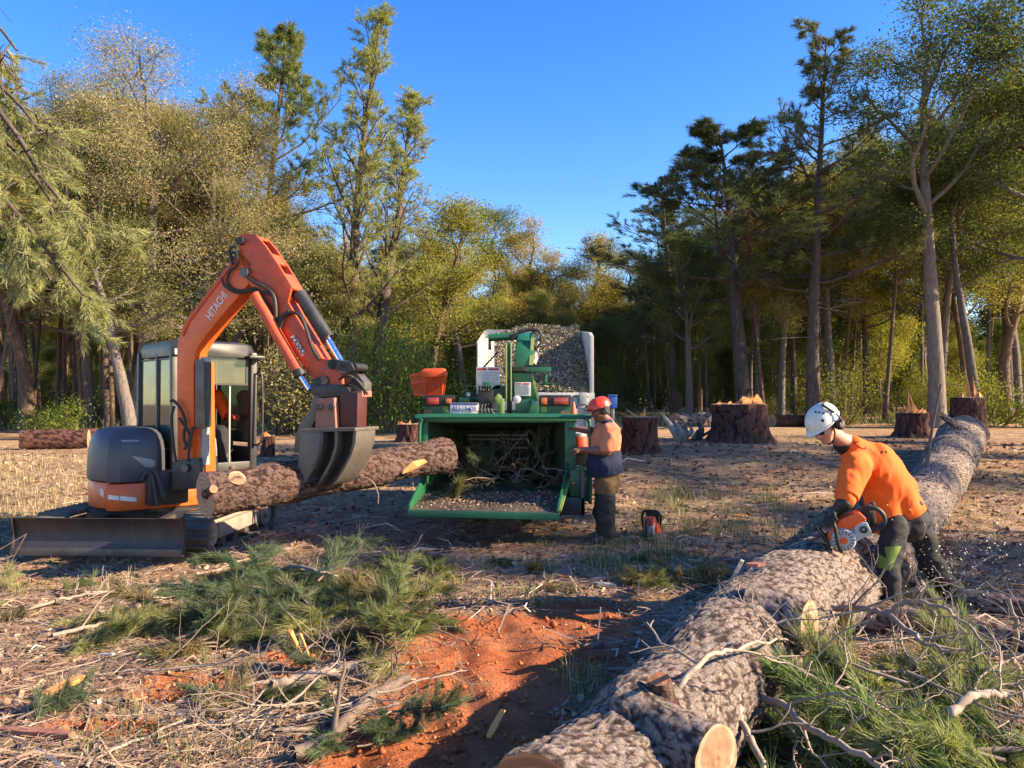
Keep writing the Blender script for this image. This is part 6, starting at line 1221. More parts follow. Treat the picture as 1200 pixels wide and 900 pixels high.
drape([(1037, 641), (1056, 640), (1043, 670), (1041, 668)], 'green_panel', 'trousergreen', sm_); drape([(1023, 644), (1041, 656), (1041, 668), (1023, 664)], 'green_panel', 'trousergreen', sm_)
boot(AL, (-.9, -.3, 0), sm_, mat='boot'); boot(AR, (-.85, -.35, 0), sm_, mat='boot')
# outlined print on the back of the shirt
def on_shirt(px, py):
    from mathutils.bvhtree import BVHTree
    global _bvh
    if '_bvh' not in globals():
        me = shirt.data; mw = MW[shirt.name]; _bvh = BVHTree.FromPolygons([mw @ v.co for v in me.vertices], [list(p.vertices) for p in me.polygons])
    h = _bvh.ray_cast(Vector((0,0,CH)), ray(px, py).normalized()); return (h[0]+h[1]*.003) if h[0] else None
for pl in ([(1001, 518), (1003, 521), (1011, 526), (1014, 526.5), (1015, 524)], [(1001, 518), (1006, 517.5)], [(1034, 528), (1035, 531)], [(1038, 528), (1039.5, 531)]):
    pp = []
    for (a, c) in zip(pl[:-1], pl[1:]): pp += [on_shirt(a[0]+(c[0]-a[0])*t, a[1]+(c[1]-a[1])*t) for t in (0, .25, .5, .75)]
    pp = [v for v in pp+[on_shirt(*pl[-1])] if v is not None]
    if len(pp) > 1: b = MB(); b.tube(pp, .0028, 5); b.build('shirt_print', M['ink'], shirt, True)
# ---------------- chainsaw builder: x = bar direction, y = left side, z = up, origin at the body's centre
def chainsaw(label, Mx, bar=.5, scale=1.):
    t = thing('chainsaw', label, 'chainsaw', mat=Mx @ Matrix.Scale(scale, 4)); add = lambda b, nm, mt, par=t, **k: b.build(nm, M[mt], par, **k)
    b = MB(); b.loft([[Vector((x, y, z)) for x, z in [(-.15, -.06), (.10, -.065), (.13, -.02), (.12, .03), (.04, .05), (-.08, .06), (-.16, .03)]] for y in (-.055, .05)]); add(b, 'engine_casing', 'sawgrey', bevel=.012)
    b = MB(); b.loft([[Vector((x, y, z)) for x, z in [(-.17, .045), (-.15, .115), (-.03, .125), (.03, .10), (.05, .045), (-.02, .03)]] for y in (-.05, .055)]); add(b, 'top_cover', 'saworange', bevel=.014)
    b = MB(); b.loft([[Vector((x, y, z)) for x, z in [(.035, .05), (.05, .085), (.11, .07), (.13, .03), (.09, .02)]] for y in (-.045, .05)]); add(b, 'front_cover', 'saworange', bevel=.010)
    b = MB(); b.lathe([(.0, .0), (.075, .0), (.082, .012), (.072, .026), (.030, .03), (0, .03)], (.035, .048, -.01), (0,1,0), 28, False); sc = add(b, 'starter_cover', 'sawgrey', smooth=True)
    for k_ in range(16):
        a = k_*math.pi/8; b = MB(); b.box((.035+.055*math.cos(a), .0765, -.01+.055*math.sin(a)), (.028, .004, .005), rot=Matrix.Rotation(-a, 3, 'Y')); b.build('vent_slot', M['ink'], sc)
    b = MB(); b.lathe([(0, 0), (.026, 0), (.026, .006), (0, .008)], (.035, .077, -.01), (0,1,0), 10, False); b.build('starter_badge', M['saworange'], sc)
    for (x, z) in ((-.045, .03), (-.058, .018), (-.05, .004), (-.065, .034)): b = MB(); b.box((x, .052, z), (.009, .006, .009)); b.build('vent_hole', M['ink'], t)
    b = MB(); b.lathe([(.024, 0), (.026, .01), (.013, .012), (.012, 0)], (-.115, .05, -.005), (0,1,0), 18, False); add(b, 'fuel_cap', 'black', smooth=True)
    b = MB(); b.lathe([(.024, 0), (.026, .01), (.013, .012), (.012, 0)], (.10, .05, -.045), (0,1,0), 18, False); add(b, 'oil_cap', 'black', smooth=True)
    b = MB(); b.tube([(-.14, 0, .10), (-.20, 0, .105), (-.255, 0, .075), (-.275, 0, .02), (-.255, 0, -.035), (-.19, 0, -.05), (-.13, 0, -.05)], .017, 10, res=4); b.box((-.185, 0, -.052), (.13, .07, .014)); add(b, 'rear_handle', 'black', smooth=True)
    b = MB(); b.box((-.19, 0, .085), (.05, .01, .03)); add(b, 'throttle_trigger', 'black', bevel=.003)
    b = MB(); b.tube([(.09, .07, -.075), (.075, .10, .0), (.04, .105, .10), (.03, .08, .165), (.03, .0, .175), (.03, -.07, .165), (.05, -.095, .10), (.07, -.08, .0), (.07, -.06, -.05)], .0125, 10, res=5); add(b, 'front_handle', 'black', smooth=True)
    b = MB(); b.loft([[Vector((.145+.02*abs(s_)*0+(.0 if i_ < 2 else .006), y, z)) for i_, z in enumerate((.04, .15, .15, .04))] for s_, y in ((0, -.06), (0, .08))]); b.box((.135, .075, .05), (.012, .012, .12)); b.box((.135, -.055, .05), (.012, .012, .12)); add(b, 'hand_guard', 'black', bevel=.002)
    b = MB(); b.loft([[Vector((x, y, z)) for x, z in [(-.10, -.05), (.11, -.055), (.14, -.02), (.12, .04), (-.05, .05), (-.11, .01)]] for y in (-.085, -.055)]); add(b, 'clutch_cover', 'saworange', bevel=.008)
    if bar:
        r_ = .042; pl = [(.10, -.036), (.12+bar-.03, -.036+.008), (.12+bar, -.018), (.12+bar+.008, 0), (.12+bar, .018), (.12+bar-.03, .028), (.10, .036)]; b = MB(); b.prism([(x, -.068, z) for x, z in pl], (0, .005, 0)); br = add(b, 'guide_bar', 'greymetal'); pth = [(.08, .042), (.12+bar-.03, .034), (.12+bar+.006, .022), (.12+bar+.016, 0), (.12+bar+.006, -.022), (.12+bar-.03, -.034), (.08, -.042)]
        tot = []; 
        for (a, c) in zip(pth[:-1], pth[1:]):
            L = math.hypot(c[0]-a[0], c[1]-a[1]); m_ = max(1, int(L/.016))
            for q_ in range(m_): tot.append((a[0]+(c[0]-a[0])*q_/m_, a[1]+(c[1]-a[1])*q_/m_, math.atan2(c[1]-a[1], c[0]-a[0])))
        b = MB()
        for (x, z, an) in tot: b.box((x, -.0655, z), (.013, .009, .011), rot=Matrix.Rotation(-an, 3, 'Y'))
        cn = add(b, 'chain', 'steel'); cn['kind'] = 'stuff'
        b = MB(); b.prism([(.13, -.075, -.05), (.165, -.075, -.04), (.14, -.075, -.02), (.165, -.075, 0), (.14, -.075, .02), (.13, -.075, .03)], (0, .02, 0)); add(b, 'bucking_spikes', 'steel')
    return t
SAW = vec(*at(992, 626, 5.50)); sf = vec(-.80, .30, -.48); f_, l_, u_ = orth(sf, vec(-.35, .0, 1)); Mx = Matrix(((f_[0], l_[0], u_[0], SAW[0]), (f_[1], l_[1], u_[1], SAW[1]), (f_[2], l_[2], u_[2], SAW[2]), (0,0,0,1)))
# the left side of the machine faces the camera
chainsaw('orange and grey chainsaw held by the man, its bar cutting into the big trunk', Mx, .55, 1.02)
def sw(x, y, z): return np.array(Mx @ Vector((x*1.02, y*1.02, z*1.02)))
hg = sw(.035, .06, .168); gd = (hg-WL)/np.linalg.norm(hg-WL); hand(hg-gd*.07+np.array([0,0,.01]), gd, sw(0,0,-1)-sw(0,0,0), 1, .95, M['glove'], sm_, 1.1, 'gloved_hand')
hg2 = sw(-.22, 0, .11); g2 = (hg2-WR)/np.linalg.norm(hg2-WR); hand(hg2-g2*.06, sw(1,.3,-.3)-sw(0,0,0), sw(0,0,-1)-sw(0,0,0), -1, .9, M['glove'], sm_, 1.1, 'gloved_hand')
sdf_body('undersleeve_cuff', [(WL, hg-gd*.06, .036, .034)], .008, M['black'], sm_); sdf_body('undersleeve_cuff', [(WR, hg2-g2*.05, .036, .034)], .008, M['black'], sm_)
gc = gp(763, 627); f2, l2, u2 = orth(vec(.35, .93, 0), vec(0, 0, 1)); Mg = Matrix(((f2[0], l2[0], u2[0], gc.x), (f2[1], l2[1], u2[1], gc.y), (f2[2], l2[2], u2[2], gc.z+.09), (0,0,0,1)))
chainsaw('second chainsaw standing on the ground right of the red helmeted man', Mg, .45, 1.12)
# ---------------- the man at the chipper
p_ = gp(709, 634); cm = thing('person', 'person in red helmet, faded orange and navy shirt working at the chipper controls', 'person', tuple(p_)); D = p_.y
V = lambda px, py, dd=0.: vec(*at(px, py, D+dd))
HD = V(703, 482); NK = V(712, 497); SL = V(715, 505, -.17); SR = V(713, 503, .19); CHS = V(710, 514); BLY = V(708, 540); PEL = V(711, 560); HL_ = V(711, 567, -.10); HR_ = V(709, 567, .10); KL = V(711, 596, -.11); KR = V(706, 596, .12); AL = V(713, 622, -.11); AR = V(707, 620, .13)
EL_ = V(711, 529, -.24); WL = V(682, 527, -.20); ER = V(697, 506, .26); WR = V(675, 503, .26)
for a_ in (AL, AR): a_[2] = zg(a_[0], a_[1])+.10
hf, hl, hu = orth(vec(-.95, -.15, -.28), vec(-.1, 0, 1))
sdf_body('body', head_prims(HD, hf, hl, hu, 1.)+[(HD-hu*.06-hf*.02, NK, .062, .07), (NK, CHS, .08, .14), (CHS, BLY, .14, .14), (BLY, PEL, .14, .14), (SL, EL_, .056, .052), (EL_, lerp(EL_, WL, .4), .052, .047), (lerp(EL_, WL, .4), WL, .047, .032), (SR, ER, .056, .05), (ER, WR, .05, .031), (SL, SR, .07, .07), (HL_, KL, .08, .06), (KL, AL, .055, .04), (HR_, KR, .08, .06), (KR, AR, .055, .04)], .011, M['skindark'], cm)
face_bits(HD, hf, hl, hu, cm, False); helmet(HD+hu*.004, hf, hl, hu, 'helmetred', cm, 1.02, False, True); hr_ = sdf_body('hair', [(HD-hf*.05+hu*.02, HD-hf*.055-hu*.03, .080, .064, hl, .95)], .009, M['ink'], cm)
P = lambda x, y, z: Vector(HD+hf*x+hl*y+hu*z); b = MB(); b.tube([P(.10,.08,.05), P(.15,.05,.055), P(.16,0,.055), P(.15,-.05,.055), P(.10,-.08,.05)], .006, 7, res=4); b.build('visor_frame', M['black'], cm, True, smooth=True)
sdf_body('collar', [(NK+vec(-.01,-.05,.015), NK+vec(-.01,.05,.015), .068, .068)], .009, M['navy'], cm, .004, 14, cuts=[(NK+vec(0,0,.055), (-.25,0,1))])
b1 = V(706, 528); bh = V(712, 556)
TOR = [(NK+vec(0,0,-.04), CHS, .10, .17, None, 1), (CHS, BLY, .172, .178, vec(0,1,0), 1.12), (BLY, PEL+vec(0,0,-.10), .178, .18, vec(0,1,0), 1.12), (SL, SR, .095, .095), (V(702, 540), V(701, 546), .12, .12)]
SLV = [(SL, lerp(SL, EL_, .75), .095, .088), (SR, lerp(SR, ER, .6), .095, .085)]
sdf_body('shirt', TOR+SLV+[(lerp(SL, EL_, .5), lerp(SL, EL_, .95), .086, .084)], .010, M['hivizfaded'], cm, .024, 8, cuts=[(b1, (0,0,-1))], seed=7)
sdf_body('shirt_lower', [(a, b_, r1_+.014, r2_+.016, *rest) for a, b_, r1_, r2_, *rest in TOR[1:3]+TOR[4:]], .010, M['navy'], cm, .024, 8, cuts=[(b1-vec(0,0,.003), (0,0,1)), (bh, (.15,0,-1))], seed=7)
sdf_body('trousers', [(PEL+vec(0,0,.03), PEL+vec(0,0,-.08), .15, .155, vec(0,1,0), 1.1), (HL_, KL, .115, .095), (HR_, KR, .115, .095)], .011, M['tan'], cm, .024, 9, cuts=[(V(0, 578), (0,0,-1))], seed=8)
sdf_body('chaps', [(lerp(HL_, KL, .2), KL, .112, .10), (KL, AL+vec(0,0,-.0), .098, .092), (lerp(HR_, KR, .2), KR, .112, .10), (KR, AR, .098, .09)], .011, M['chaps'], cm, .03, 9, cuts=[(V(0, 576), (0,0,1)), (AL+vec(0,0,-.055), (0,0,-1))], seed=9, fdir=(1,1,1.6))
boot(AL, (-.96, -.25, 0), cm, L=.3); boot(AR, (-.97, -.2, 0), cm)
hand(WL, WL-EL_, (0.2, .2, -1), -1, .55, M['skindark'], cm, 1.05); hand(WR, WR-ER, (.1, -.2, -1), 1, .5, M['skindark'], cm, 1.05)
# ---------------- the operator in the cab (mostly hidden behind the boom)
op = thing('person', 'person in orange shirt and red gloves seated inside the excavator cab', 'person', tuple(ME @ Vector((-.22, .42, 1.14)))); Lc = lambda x, y, z: np.array(ME @ Vector((x, y, z))); fx_, lx_ = Lc(1,0,0)-Lc(0,0,0), Lc(0,1,0)-Lc(0,0,0)
hp_ = Lc(-.22, .46, 1.24); cs = Lc(-.18, .47, 1.60); nk = Lc(-.16, .47, 1.80); hd = Lc(-.11, .45, 1.97); sl, sr = Lc(-.17, .70, 1.70), Lc(-.17, .25, 1.70); el, er = Lc(-.02, .76, 1.45), Lc(-.06, .17, 1.44); wl, wr = Lc(.17, .74, 1.46), Lc(.12, .14, 1.46); kl, kr = Lc(.20, .58, 1.26), Lc(.20, .26, 1.26); al, ar = Lc(.30, .60, .90), Lc(.30, .26, .90)
hf, hl, hu = orth(fx_+vec(0,0,-.2), (0,0,1)); sdf_body('body', head_prims(hd, hf, hl, hu)+[(hd-hu*.07, nk, .055, .065), (nk, cs, .08, .13), (cs, hp_, .13, .13), (sl, sr, .07, .07), (sl, el, .05, .043), (el, wl, .042, .03), (sr, er, .05, .043), (er, wr, .042, .03), (hp_, kl, .08, .06), (kl, al, .06, .04), (hp_, kr, .08, .06), (kr, ar, .06, .04)], .012, M['skin'], op)
face_bits(hd, hf, hl, hu, op); hr_ = sdf_body('hair', [(hd-hf*.02+hu*.045, hd-hf*.045, .088, .075, hl, .95)], .01, M['ink'], op)
sdf_body('shirt', [(nk-vec(0,0,.04), cs, .09, .16), (cs, hp_, .165, .17), (sl, sr, .09, .09), (sl, lerp(sl, el, .9), .085, .07), (sr, lerp(sr, er, .9), .085, .07)], .011, M['hiviz'], op, .010, 8); 
for e_, w_ in ((el, wl), (er, wr)): sdf_body('long_glove', [(lerp(e_, w_, .1), w_, .052, .042)], .01, M['redglove'], op, .004, 14); hand(w_, fx_+vec(0,0,.1), (0,0,-1), 1 if w_ is wr else -1, .9, M['redglove'], op, 1.05, 'gloved_hand')
sdf_body('trousers', [(hp_, kl, .13, .09), (kl, al, .088, .065), (hp_, kr, .13, .09), (kr, ar, .088, .065)], .011, M['trouser'], op, .010, 9)
for a_ in (al, ar): a_[2] = EC.z+.915; boot(a_, fx_, op)
# ================================================================= SLASH, TWIGS, GRASS AND LITTER
rs = np.random.default_rng(77)
def view_pts(n, y0, y1, pw=1.0, x0=-.75, x1=.75):
    u = rs.uniform(0, 1, n); y = y0*(y1/y0)**(u**pw); x = rs.uniform(x0, x1, n)*y; return x, y
def on_ground(x, y, h=0): return np.stack([x, y, zgn(x, y)+h], 1)
def near_trunk(x, y): # keep litter out of the big trunk
    d = np.min(np.hypot(x[:,None]-C[None,::12,0], y[:,None]-C[None,::12,1]), 1) if False else np.full(len(x), 9.); return d
# thin needles, stalks and twigs lying on the ground
def stalks(n, y0, y1, Lm, Wm, pw=1., lift=.25, hgt=.012, clump=None):
    x, y = view_pts(n, y0, y1, pw)
    if clump is not None: m_ = fbm(np.stack([x, y, x*0], 1)*clump[0], 3, 3)+rs.normal(0, .1, n) > clump[1]; x, y = x[m_], y[m_]
    n = len(x); s_ = soilf(x, y) < rs.uniform(.15, .75, n); x, y = x[s_], y[s_]; n = len(x)
    c = on_ground(x, y, hgt)+np.stack([x*0, x*0, np.abs(rs.normal(0, .012, n))], 1); a = rs.uniform(0, 2*np.pi, n); t = rs.normal(0, lift, n)*.5
    d = np.stack([np.cos(a)*np.cos(t), np.sin(a)*np.cos(t), np.sin(t)], 1); sd_ = np.stack([-np.sin(a), np.cos(a), rs.normal(0, .5, n)], 1); sc = (.6+.1*y)[:,None]
    L = Lm*rs.gamma(3, .33, (n, 1)); W_ = Wm*rs.uniform(.5, 1.5, (n, 1))*sc; k = rs.normal(0, .12, (n, 1))*L; m_ = c+sd_*k
    V, F = strips(c-d*L/2, m_, c+d*L/2, sd_*W_/2, 1., .5); V[:,2] = np.maximum(V[:,2], np.repeat(c[:,2]-.006, 6)); return V, F, n
litm = vmat('litter_stalks', [(0, (.07,.045,.035)), (.25, (.17,.115,.085)), (.5, (.30,.205,.15)), (.75, (.40,.285,.20)), (.93, (.50,.39,.29)), (1, (.62,.54,.46))])
V, F, n = stalks(60000, 1.9, 20, .12, .0042, .8); o = link('needle_litter', npmesh('needle_litter', V, F, litm, False, {'v': np.repeat(rs.beta(2, 2, n), 6)})); tag(o, 'fine brown needles and stalks covering the ground of the clearing', 'leaf litter', kind='stuff')
V, F, n = stalks(9000, 2.2, 16, .42, .008, .9, .18, .02, (.5, -.15)); o = link('twig_litter', npmesh('twig_litter', V, F, litm, False, {'v': np.repeat(rs.uniform(.1, 1, n), 6)})); tag(o, 'thin broken twigs scattered over the ground of the clearing', 'twigs', kind='stuff')
# bark crumbs and clods
x, y = view_pts(16000, 1.9, 18, .85); k_ = soilf(x, y) < rs.uniform(.1, .7, len(x)); x, y = x[k_], y[k_]; c = on_ground(x, y, .01); V, F = flakes(c, .045, .03, rs, .5); sc = np.repeat(.6+.08*y, 4)[:,None]; V = np.repeat(c, 4, 0)+(V-np.repeat(c, 4, 0))*sc
o = link('bark_crumbs', npmesh('bark_crumbs', V, F, vmat('bark_crumbs', [(0, (.06,.03,.022)), (.35, (.17,.09,.065)), (.65, (.28,.18,.13)), (.88, (.42,.28,.18)), (1, (.60,.44,.30))]), False, {'v': np.repeat(rs.uniform(0, 1, len(x)), 4)})); tag(o, 'crumbs of bark and wood strewn over the clearing', 'bark crumbs', kind='stuff')
x = []; y = []
for (cx, cy, rx, ry) in SOIL: k = 90; x += list(cx+rs.normal(0, rx*.9, k)); y += list(cy+rs.normal(0, ry*1.0, k))
x, y = np.array(x), np.array(y); r_ = rs.gamma(1.6, .0042, len(x))+.003; oct_ = np.array([[1,0,0],[0,1,0],[-1,0,0],[0,-1,0],[0,0,1],[0,0,-1]], float); Fo = np.array([[0,1,4],[1,2,4],[2,3,4],[3,0,4],[1,0,5],[2,1,5],[3,2,5],[0,3,5]])
V = (on_ground(x, y, -.012)[:,None,:]+oct_[None]*r_[:,None,None]*rs.uniform(.6, 1.3, (len(x), 6, 1))).reshape(-1, 3); F = (Fo[None]+6*np.arange(len(x))[:,None,None]).reshape(-1, 3)
o = link('soil_clods', npmesh('soil_clods', V, F, vmat('orange_clods', [(0, (.22,.06,.025)), (.5, (.36,.11,.04)), (1, (.48,.19,.085))]), False, {'v': np.repeat(rs.uniform(0, 1, len(x)), 6)})); tag(o, 'crumbly clods of bare orange soil in the foreground', 'soil clods', kind='stuff')
# grass blades in tufts
def blades(cx, cy, n, L, W_, sp, lean=.5, sd2=.06):
    m_ = len(cx); x = np.repeat(cx, n)+rs.normal(0, sp, m_*n); y = np.repeat(cy, n)+rs.normal(0, sp, m_*n); k = m_*n; c = on_ground(x, y, -.01); a = rs.uniform(0, 2*np.pi, k); t = np.abs(rs.normal(lean, .35, k)); l = L*rs.uniform(.4, 1.25, k)[:,None]
    o_ = np.stack([np.cos(a), np.sin(a), a*0], 1); up = np.array([0, 0, 1.]); d1 = up*np.cos(t*.5)[:,None]+o_*np.sin(t*.5)[:,None]; d2 = up*np.cos(t*1.7)[:,None]+o_*np.sin(t*1.7)[:,None]; s = np.stack([-np.sin(a), np.cos(a), a*0], 1)*W_*rs.uniform(.6, 1.3, (k, 1))*.5
    m1 = c+d1*l*.5; tp = m1+d2*l*.5; tp[:,2] = np.maximum(tp[:,2], c[:,2]+.02); V, F = strips(c, m1, tp, s); return V, F, k
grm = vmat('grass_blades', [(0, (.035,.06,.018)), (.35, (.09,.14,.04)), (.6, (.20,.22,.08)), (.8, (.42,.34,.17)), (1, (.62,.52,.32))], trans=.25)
def grass(label, pts, n, L, W_, sp, vlo, vhi, lean=.5):
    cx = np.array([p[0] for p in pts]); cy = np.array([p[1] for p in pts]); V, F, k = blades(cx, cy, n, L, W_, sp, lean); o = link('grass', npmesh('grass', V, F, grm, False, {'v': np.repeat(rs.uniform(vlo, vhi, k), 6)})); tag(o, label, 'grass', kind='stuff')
def region(n, px0, px1, py0, py1): 
    out = []
    for _ in range(n): p = gp(rs.uniform(px0, px1), rs.uniform(py0, py1)); out.append((p.x, p.y))
    return out
grass('dry straw coloured grass on the open ground behind the dozer blade', region(260, -20, 125, 535, 612)+region(60, 330, 480, 560, 600), 14, .16, .006, .12, .7, 1.)
grass('green and straw tufts of grass between the chipper and the big trunk', region(26, 690, 830, 645, 690)+region(14, 700, 800, 600, 660)+region(60, 760, 930, 570, 640), 34, .22, .006, .07, .15, .95)
grass('scattered small green grass tufts around the orange soil in the foreground', region(7, 650, 720, 780, 830)+region(6, 560, 660, 690, 720)+region(8, 60, 380, 830, 899)+region(40, 0, 700, 640, 700), 26, .16, .005, .05, .1, .9)
grass('low green undergrowth and straw along the foot of the left forest', region(420, -80, 480, 494, 506)+region(200, 400, 800, 489, 499), 14, .42, .03, .5, .25, .95)
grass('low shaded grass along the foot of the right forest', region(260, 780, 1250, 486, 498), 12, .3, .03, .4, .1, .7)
grass('sparse tufts over the middle of the clearing', region(160, 680, 1200, 520, 640)+region(90, 1000, 1200, 560, 700)+region(40, 0, 660, 615, 640), 12, .10, .007, .08, .5, 1.)
# ---- cut pine branches with long needles
def pine_branch(seed, L=1.1, nt=13, nn=95, nl=.17, nw=.0055):
    T = Tree(seed); r2 = T.rs; P = curve_from((0,0,0), (1, 0, .12), L, 9, .10, -.1, r2); T.limb(P, np.linspace(.016, .005, 9), 6); Cn = []; Dn = []
    for k in range(nt):
        t = .25+.75*(k+.5)/nt; f = t*8; i = min(int(f), 7); p = P[i]+(P[i+1]-P[i])*(f-i); d = P[i+1]-P[i]; d /= np.linalg.norm(d); a = r2.normal(0, 1, 3); a[2] = abs(a[2])*.12; a -= d*a.dot(d); a /= np.linalg.norm(a); dd = d*.75+a*.75
        Q = curve_from(p, dd, r2.uniform(.12, .32), 4, .12, .1, r2); T.limb(Q, np.linspace(.006, .003, 4), 4); Cn += [Q[-1], Q[2]]; u = Q[-1]-Q[-2]; u /= np.linalg.norm(u); Dn += [u, u]
    u = P[-1]-P[-2]; Cn += [P[-1]]; Dn += [u/np.linalg.norm(u)]
    V, F, v = needle_np(Cn, Dn, nn*2//3, nl, nw, r2, .30, 1.7); return npmesh('branch_wood', np.vstack(T.V), np.vstack(T.F), M['twigdark'], True), npmesh('branch_needles', V, F, M['needle'], False, {'v': v})
PB = [pine_branch(200+k) for k in range(5)]+[pine_branch(210+k, .8, 9, 120, .21) for k in range(3)]
def put_branch(x, y, z, az, sc, col, label, group, tilt=0., roll=0.):
    r = thing('pine_branch', label, 'branch', (x, y, z), az, group); r.rotation_euler = (roll, tilt, az); r.scale = (sc,)*3; pr = PB[rs.integers(len(PB))]
    for nm, me in zip(('stem', 'needles'), pr): o = bpy.data.objects.new(nm, me); COL.objects.link(o); o.parent = r; o.color = (*col, 1)
def heap(n, px0, px1, py0, py1, sc, cols, label, group, hmax=.2, az=None):
    for k in range(n):
        p = gp(rs.uniform(px0, px1), rs.uniform(py0, py1)); h = rs.uniform(0, hmax); put_branch(p.x, p.y, p.z+.03+h, rs.uniform(0, 6.28) if az is None else rs.normal(*az), sc*rs.uniform(.7, 1.2), cols[rs.integers(len(cols))], label, group, rs.normal(.04, .14), rs.uniform(-.5, .5))
G1 = [(.085,.13,.075), (.11,.15,.09), (.14,.16,.095)]; G2 = [(.18,.20,.09), (.23,.235,.10), (.15,.18,.085), (.27,.26,.14), (.20,.165,.09)]; G3 = [(.15,.21,.09), (.20,.25,.11), (.13,.19,.08), (.25,.27,.14)]
lb = 'dark green pine branch in the heap of cut branches left of the orange soil'; gb = 'cut pine branches heaped left of the orange soil'
heap(30, 270, 385, 680, 735, .66, G1, lb, gb, .2); heap(10, 215, 300, 725, 775, .5, G1+G2, lb, gb, .04)
lb = 'olive green pine branch lying in the slash in front of the chipper'; gb = 'loose pine branches in front of the chipper'
heap(24, 385, 480, 685, 775, .56, G2, lb, gb, .07); heap(16, 390, 660, 650, 695, .45, G1+G2, lb, gb, .02); heap(8, 720, 830, 655, 690, .6, G2, lb, gb, .05)
lb = 'pine branch strewn flat over the left foreground'; gb = 'pine branches strewn over the left foreground'
heap(14, 0, 260, 675, 770, .5, G1+G2, lb, gb, .01); heap(7, 0, 460, 800, 895, .36, G1+G2, lb, gb, .01); heap(4, 370, 470, 800, 850, .45, G1, lb, gb, .05)
lb = 'long needled pine branch in the big heap at the bottom right corner'; gb = 'pine branches heaped at the bottom right'
heap(46, 905, 1230, 825, 905, .60, G3, lb, gb, .18, (2.9, .8)); heap(6, 1150, 1250, 790, 815, .45, G2+G1, lb, gb, .12); heap(20, 960, 1260, 890, 1000, .72, G3, lb, gb, .2, (2.9, .8))
# ---- bare crooked branches
def bare_branch(seed, L=1.6, r0=.016):
    T = Tree(seed); r2 = T.rs; P = curve_from((0,0,0), (1, 0, .05), L, 12, .2, .0, r2); P[:,2] *= .45; T.limb(P, np.linspace(r0, r0*.3, 12), 7)
    for Q in T.sub(P, r0, 5, .15, L*.45, .7, .1, .22, 5, rt=.004, pts=7):
        for S in T.sub(Q, r0*.4, 3, .2, L*.2, .7, .1, .2, 4, rt=.003): pass
    return T.wood('branch_wood', M['twig'])
BB = [bare_branch(300+k) for k in range(7)]
def put_bare(px, py, h, az, sc, label, group, tilt=0., p=None):
    p = gp(px, py) if p is None else p; o = bpy.data.objects.new('bare_branch', BB[rs.integers(len(BB))]); COL.objects.link(o); o.location = (p.x, p.y, p.z+h); o.rotation_euler = (rs.uniform(-.3, .3), tilt, az); o.scale = (sc,)*3; tag(o, label, 'branch', group)
for k in range(26): put_bare(rs.uniform(0, 420), rs.uniform(650, 880), .02, rs.normal(.3, .8), rs.uniform(.3, .75), 'grey leafless branch lying on the litter in the left foreground', 'bare branches in the left foreground')
for k in range(20): put_bare(rs.uniform(250, 470), rs.uniform(800, 870), rs.uniform(.02, .12), rs.uniform(0, 6.28), rs.uniform(.3, .5), 'crooked twig in the tangle of dead twigs left of the orange soil', 'tangle of dead twigs left of the orange soil', rs.normal(0, .2))
for k in range(14): put_bare(rs.uniform(380, 520), rs.uniform(650, 740), rs.uniform(.02, .12), rs.uniform(0, 6.28), rs.uniform(.35, .6), 'pale crooked twig among the cut branches in front of the chipper', 'pale twigs in front of the chipper', rs.normal(0, .2))
for k in range(14): put_bare(rs.uniform(700, 1200), rs.uniform(560, 700), .02, rs.uniform(0, 6.28), rs.uniform(.25, .5), 'thin dead twig on the brown ground around the big trunk', 'dead twigs around the big trunk')
# long pale branches over the bottom right heap, each one its own shape
def crook(label, pts_, r0, r1, mat='twig', name='bare_branch', kids=3, seed=0, cat='branch'):
    """pts_: (px, py, height above ground) laid over the ground; side twigs grow from it"""
    P = []
    for (px, py, h) in pts_:
        p = gp(px, py, h)
        P.append(tuple(p))
    P = smooth_path(np.array(P), 6); T = Tree(400+seed); P = P+T.rs.normal(0, .006, P.shape); T.limb(P, np.linspace(r0, r1, len(P)), 9)
    if kids:
        for Q in T.sub(P, r0, kids, .15, .45, .75, .15, .2, 5, rt=.005, pts=7):
            T.sub(Q, r0*.4, 3, .2, .2, .7, .1, .2, 4, rt=.003)
    return tag(link(name, T.wood('branch_wood', M[mat])), label, cat)
crook('long pale S shaped branch crossing the bottom right heap from beside the limb stub', [(880, 820, .30), (910, 822, .34), (945, 850, .36), (1000, 880, .36), (1060, 915, .34)], .019, .010, kids=6, seed=1)
crook('curved branch rising over the big trunk just right of its broken knot', [(795, 800, .74), (830, 772, .78), (870, 758, .66), (915, 752, .45), (960, 760, .35)], .010, .005, kids=5, seed=2)
crook('forked pale branch below the sawing man, running right from the second cut stub', [(965, 712, .34), (1000, 712, .38), (1040, 720, .42), (1070, 745, .40), (1110, 765, .36)], .022, .009, kids=6, seed=3)
crook('pale branch hanging down the right side of the near limb stub', [(862, 815, .40), (868, 845, .34), (885, 880, .30), (905, 930, .25)], .017, .012, kids=4, seed=4)
crook('arching pale branch over the middle of the bottom right heap', [(1040, 716, .42), (1075, 705, .5), (1120, 720, .48), (1165, 765, .38)], .014, .006, kids=6, seed=5)
crook('thick short grey branch lying on the needles at the right', [(1112, 838, .30), (1135, 818, .34), (1160, 812, .34), (1185, 815, .32)], .022, .014, kids=2, seed=6)
crook('thin upright dead stem at the right edge of the heap', [(1185, 775, .1), (1190, 735, .35), (1182, 705, .5)], .02, .008, kids=1, seed=7)
crook('low curved grey branch sagging across the bottom right heap', [(900, 770, .40), (960, 800, .34), (1010, 812, .30), (1060, 850, .30)], .012, .006, kids=5, seed=8)
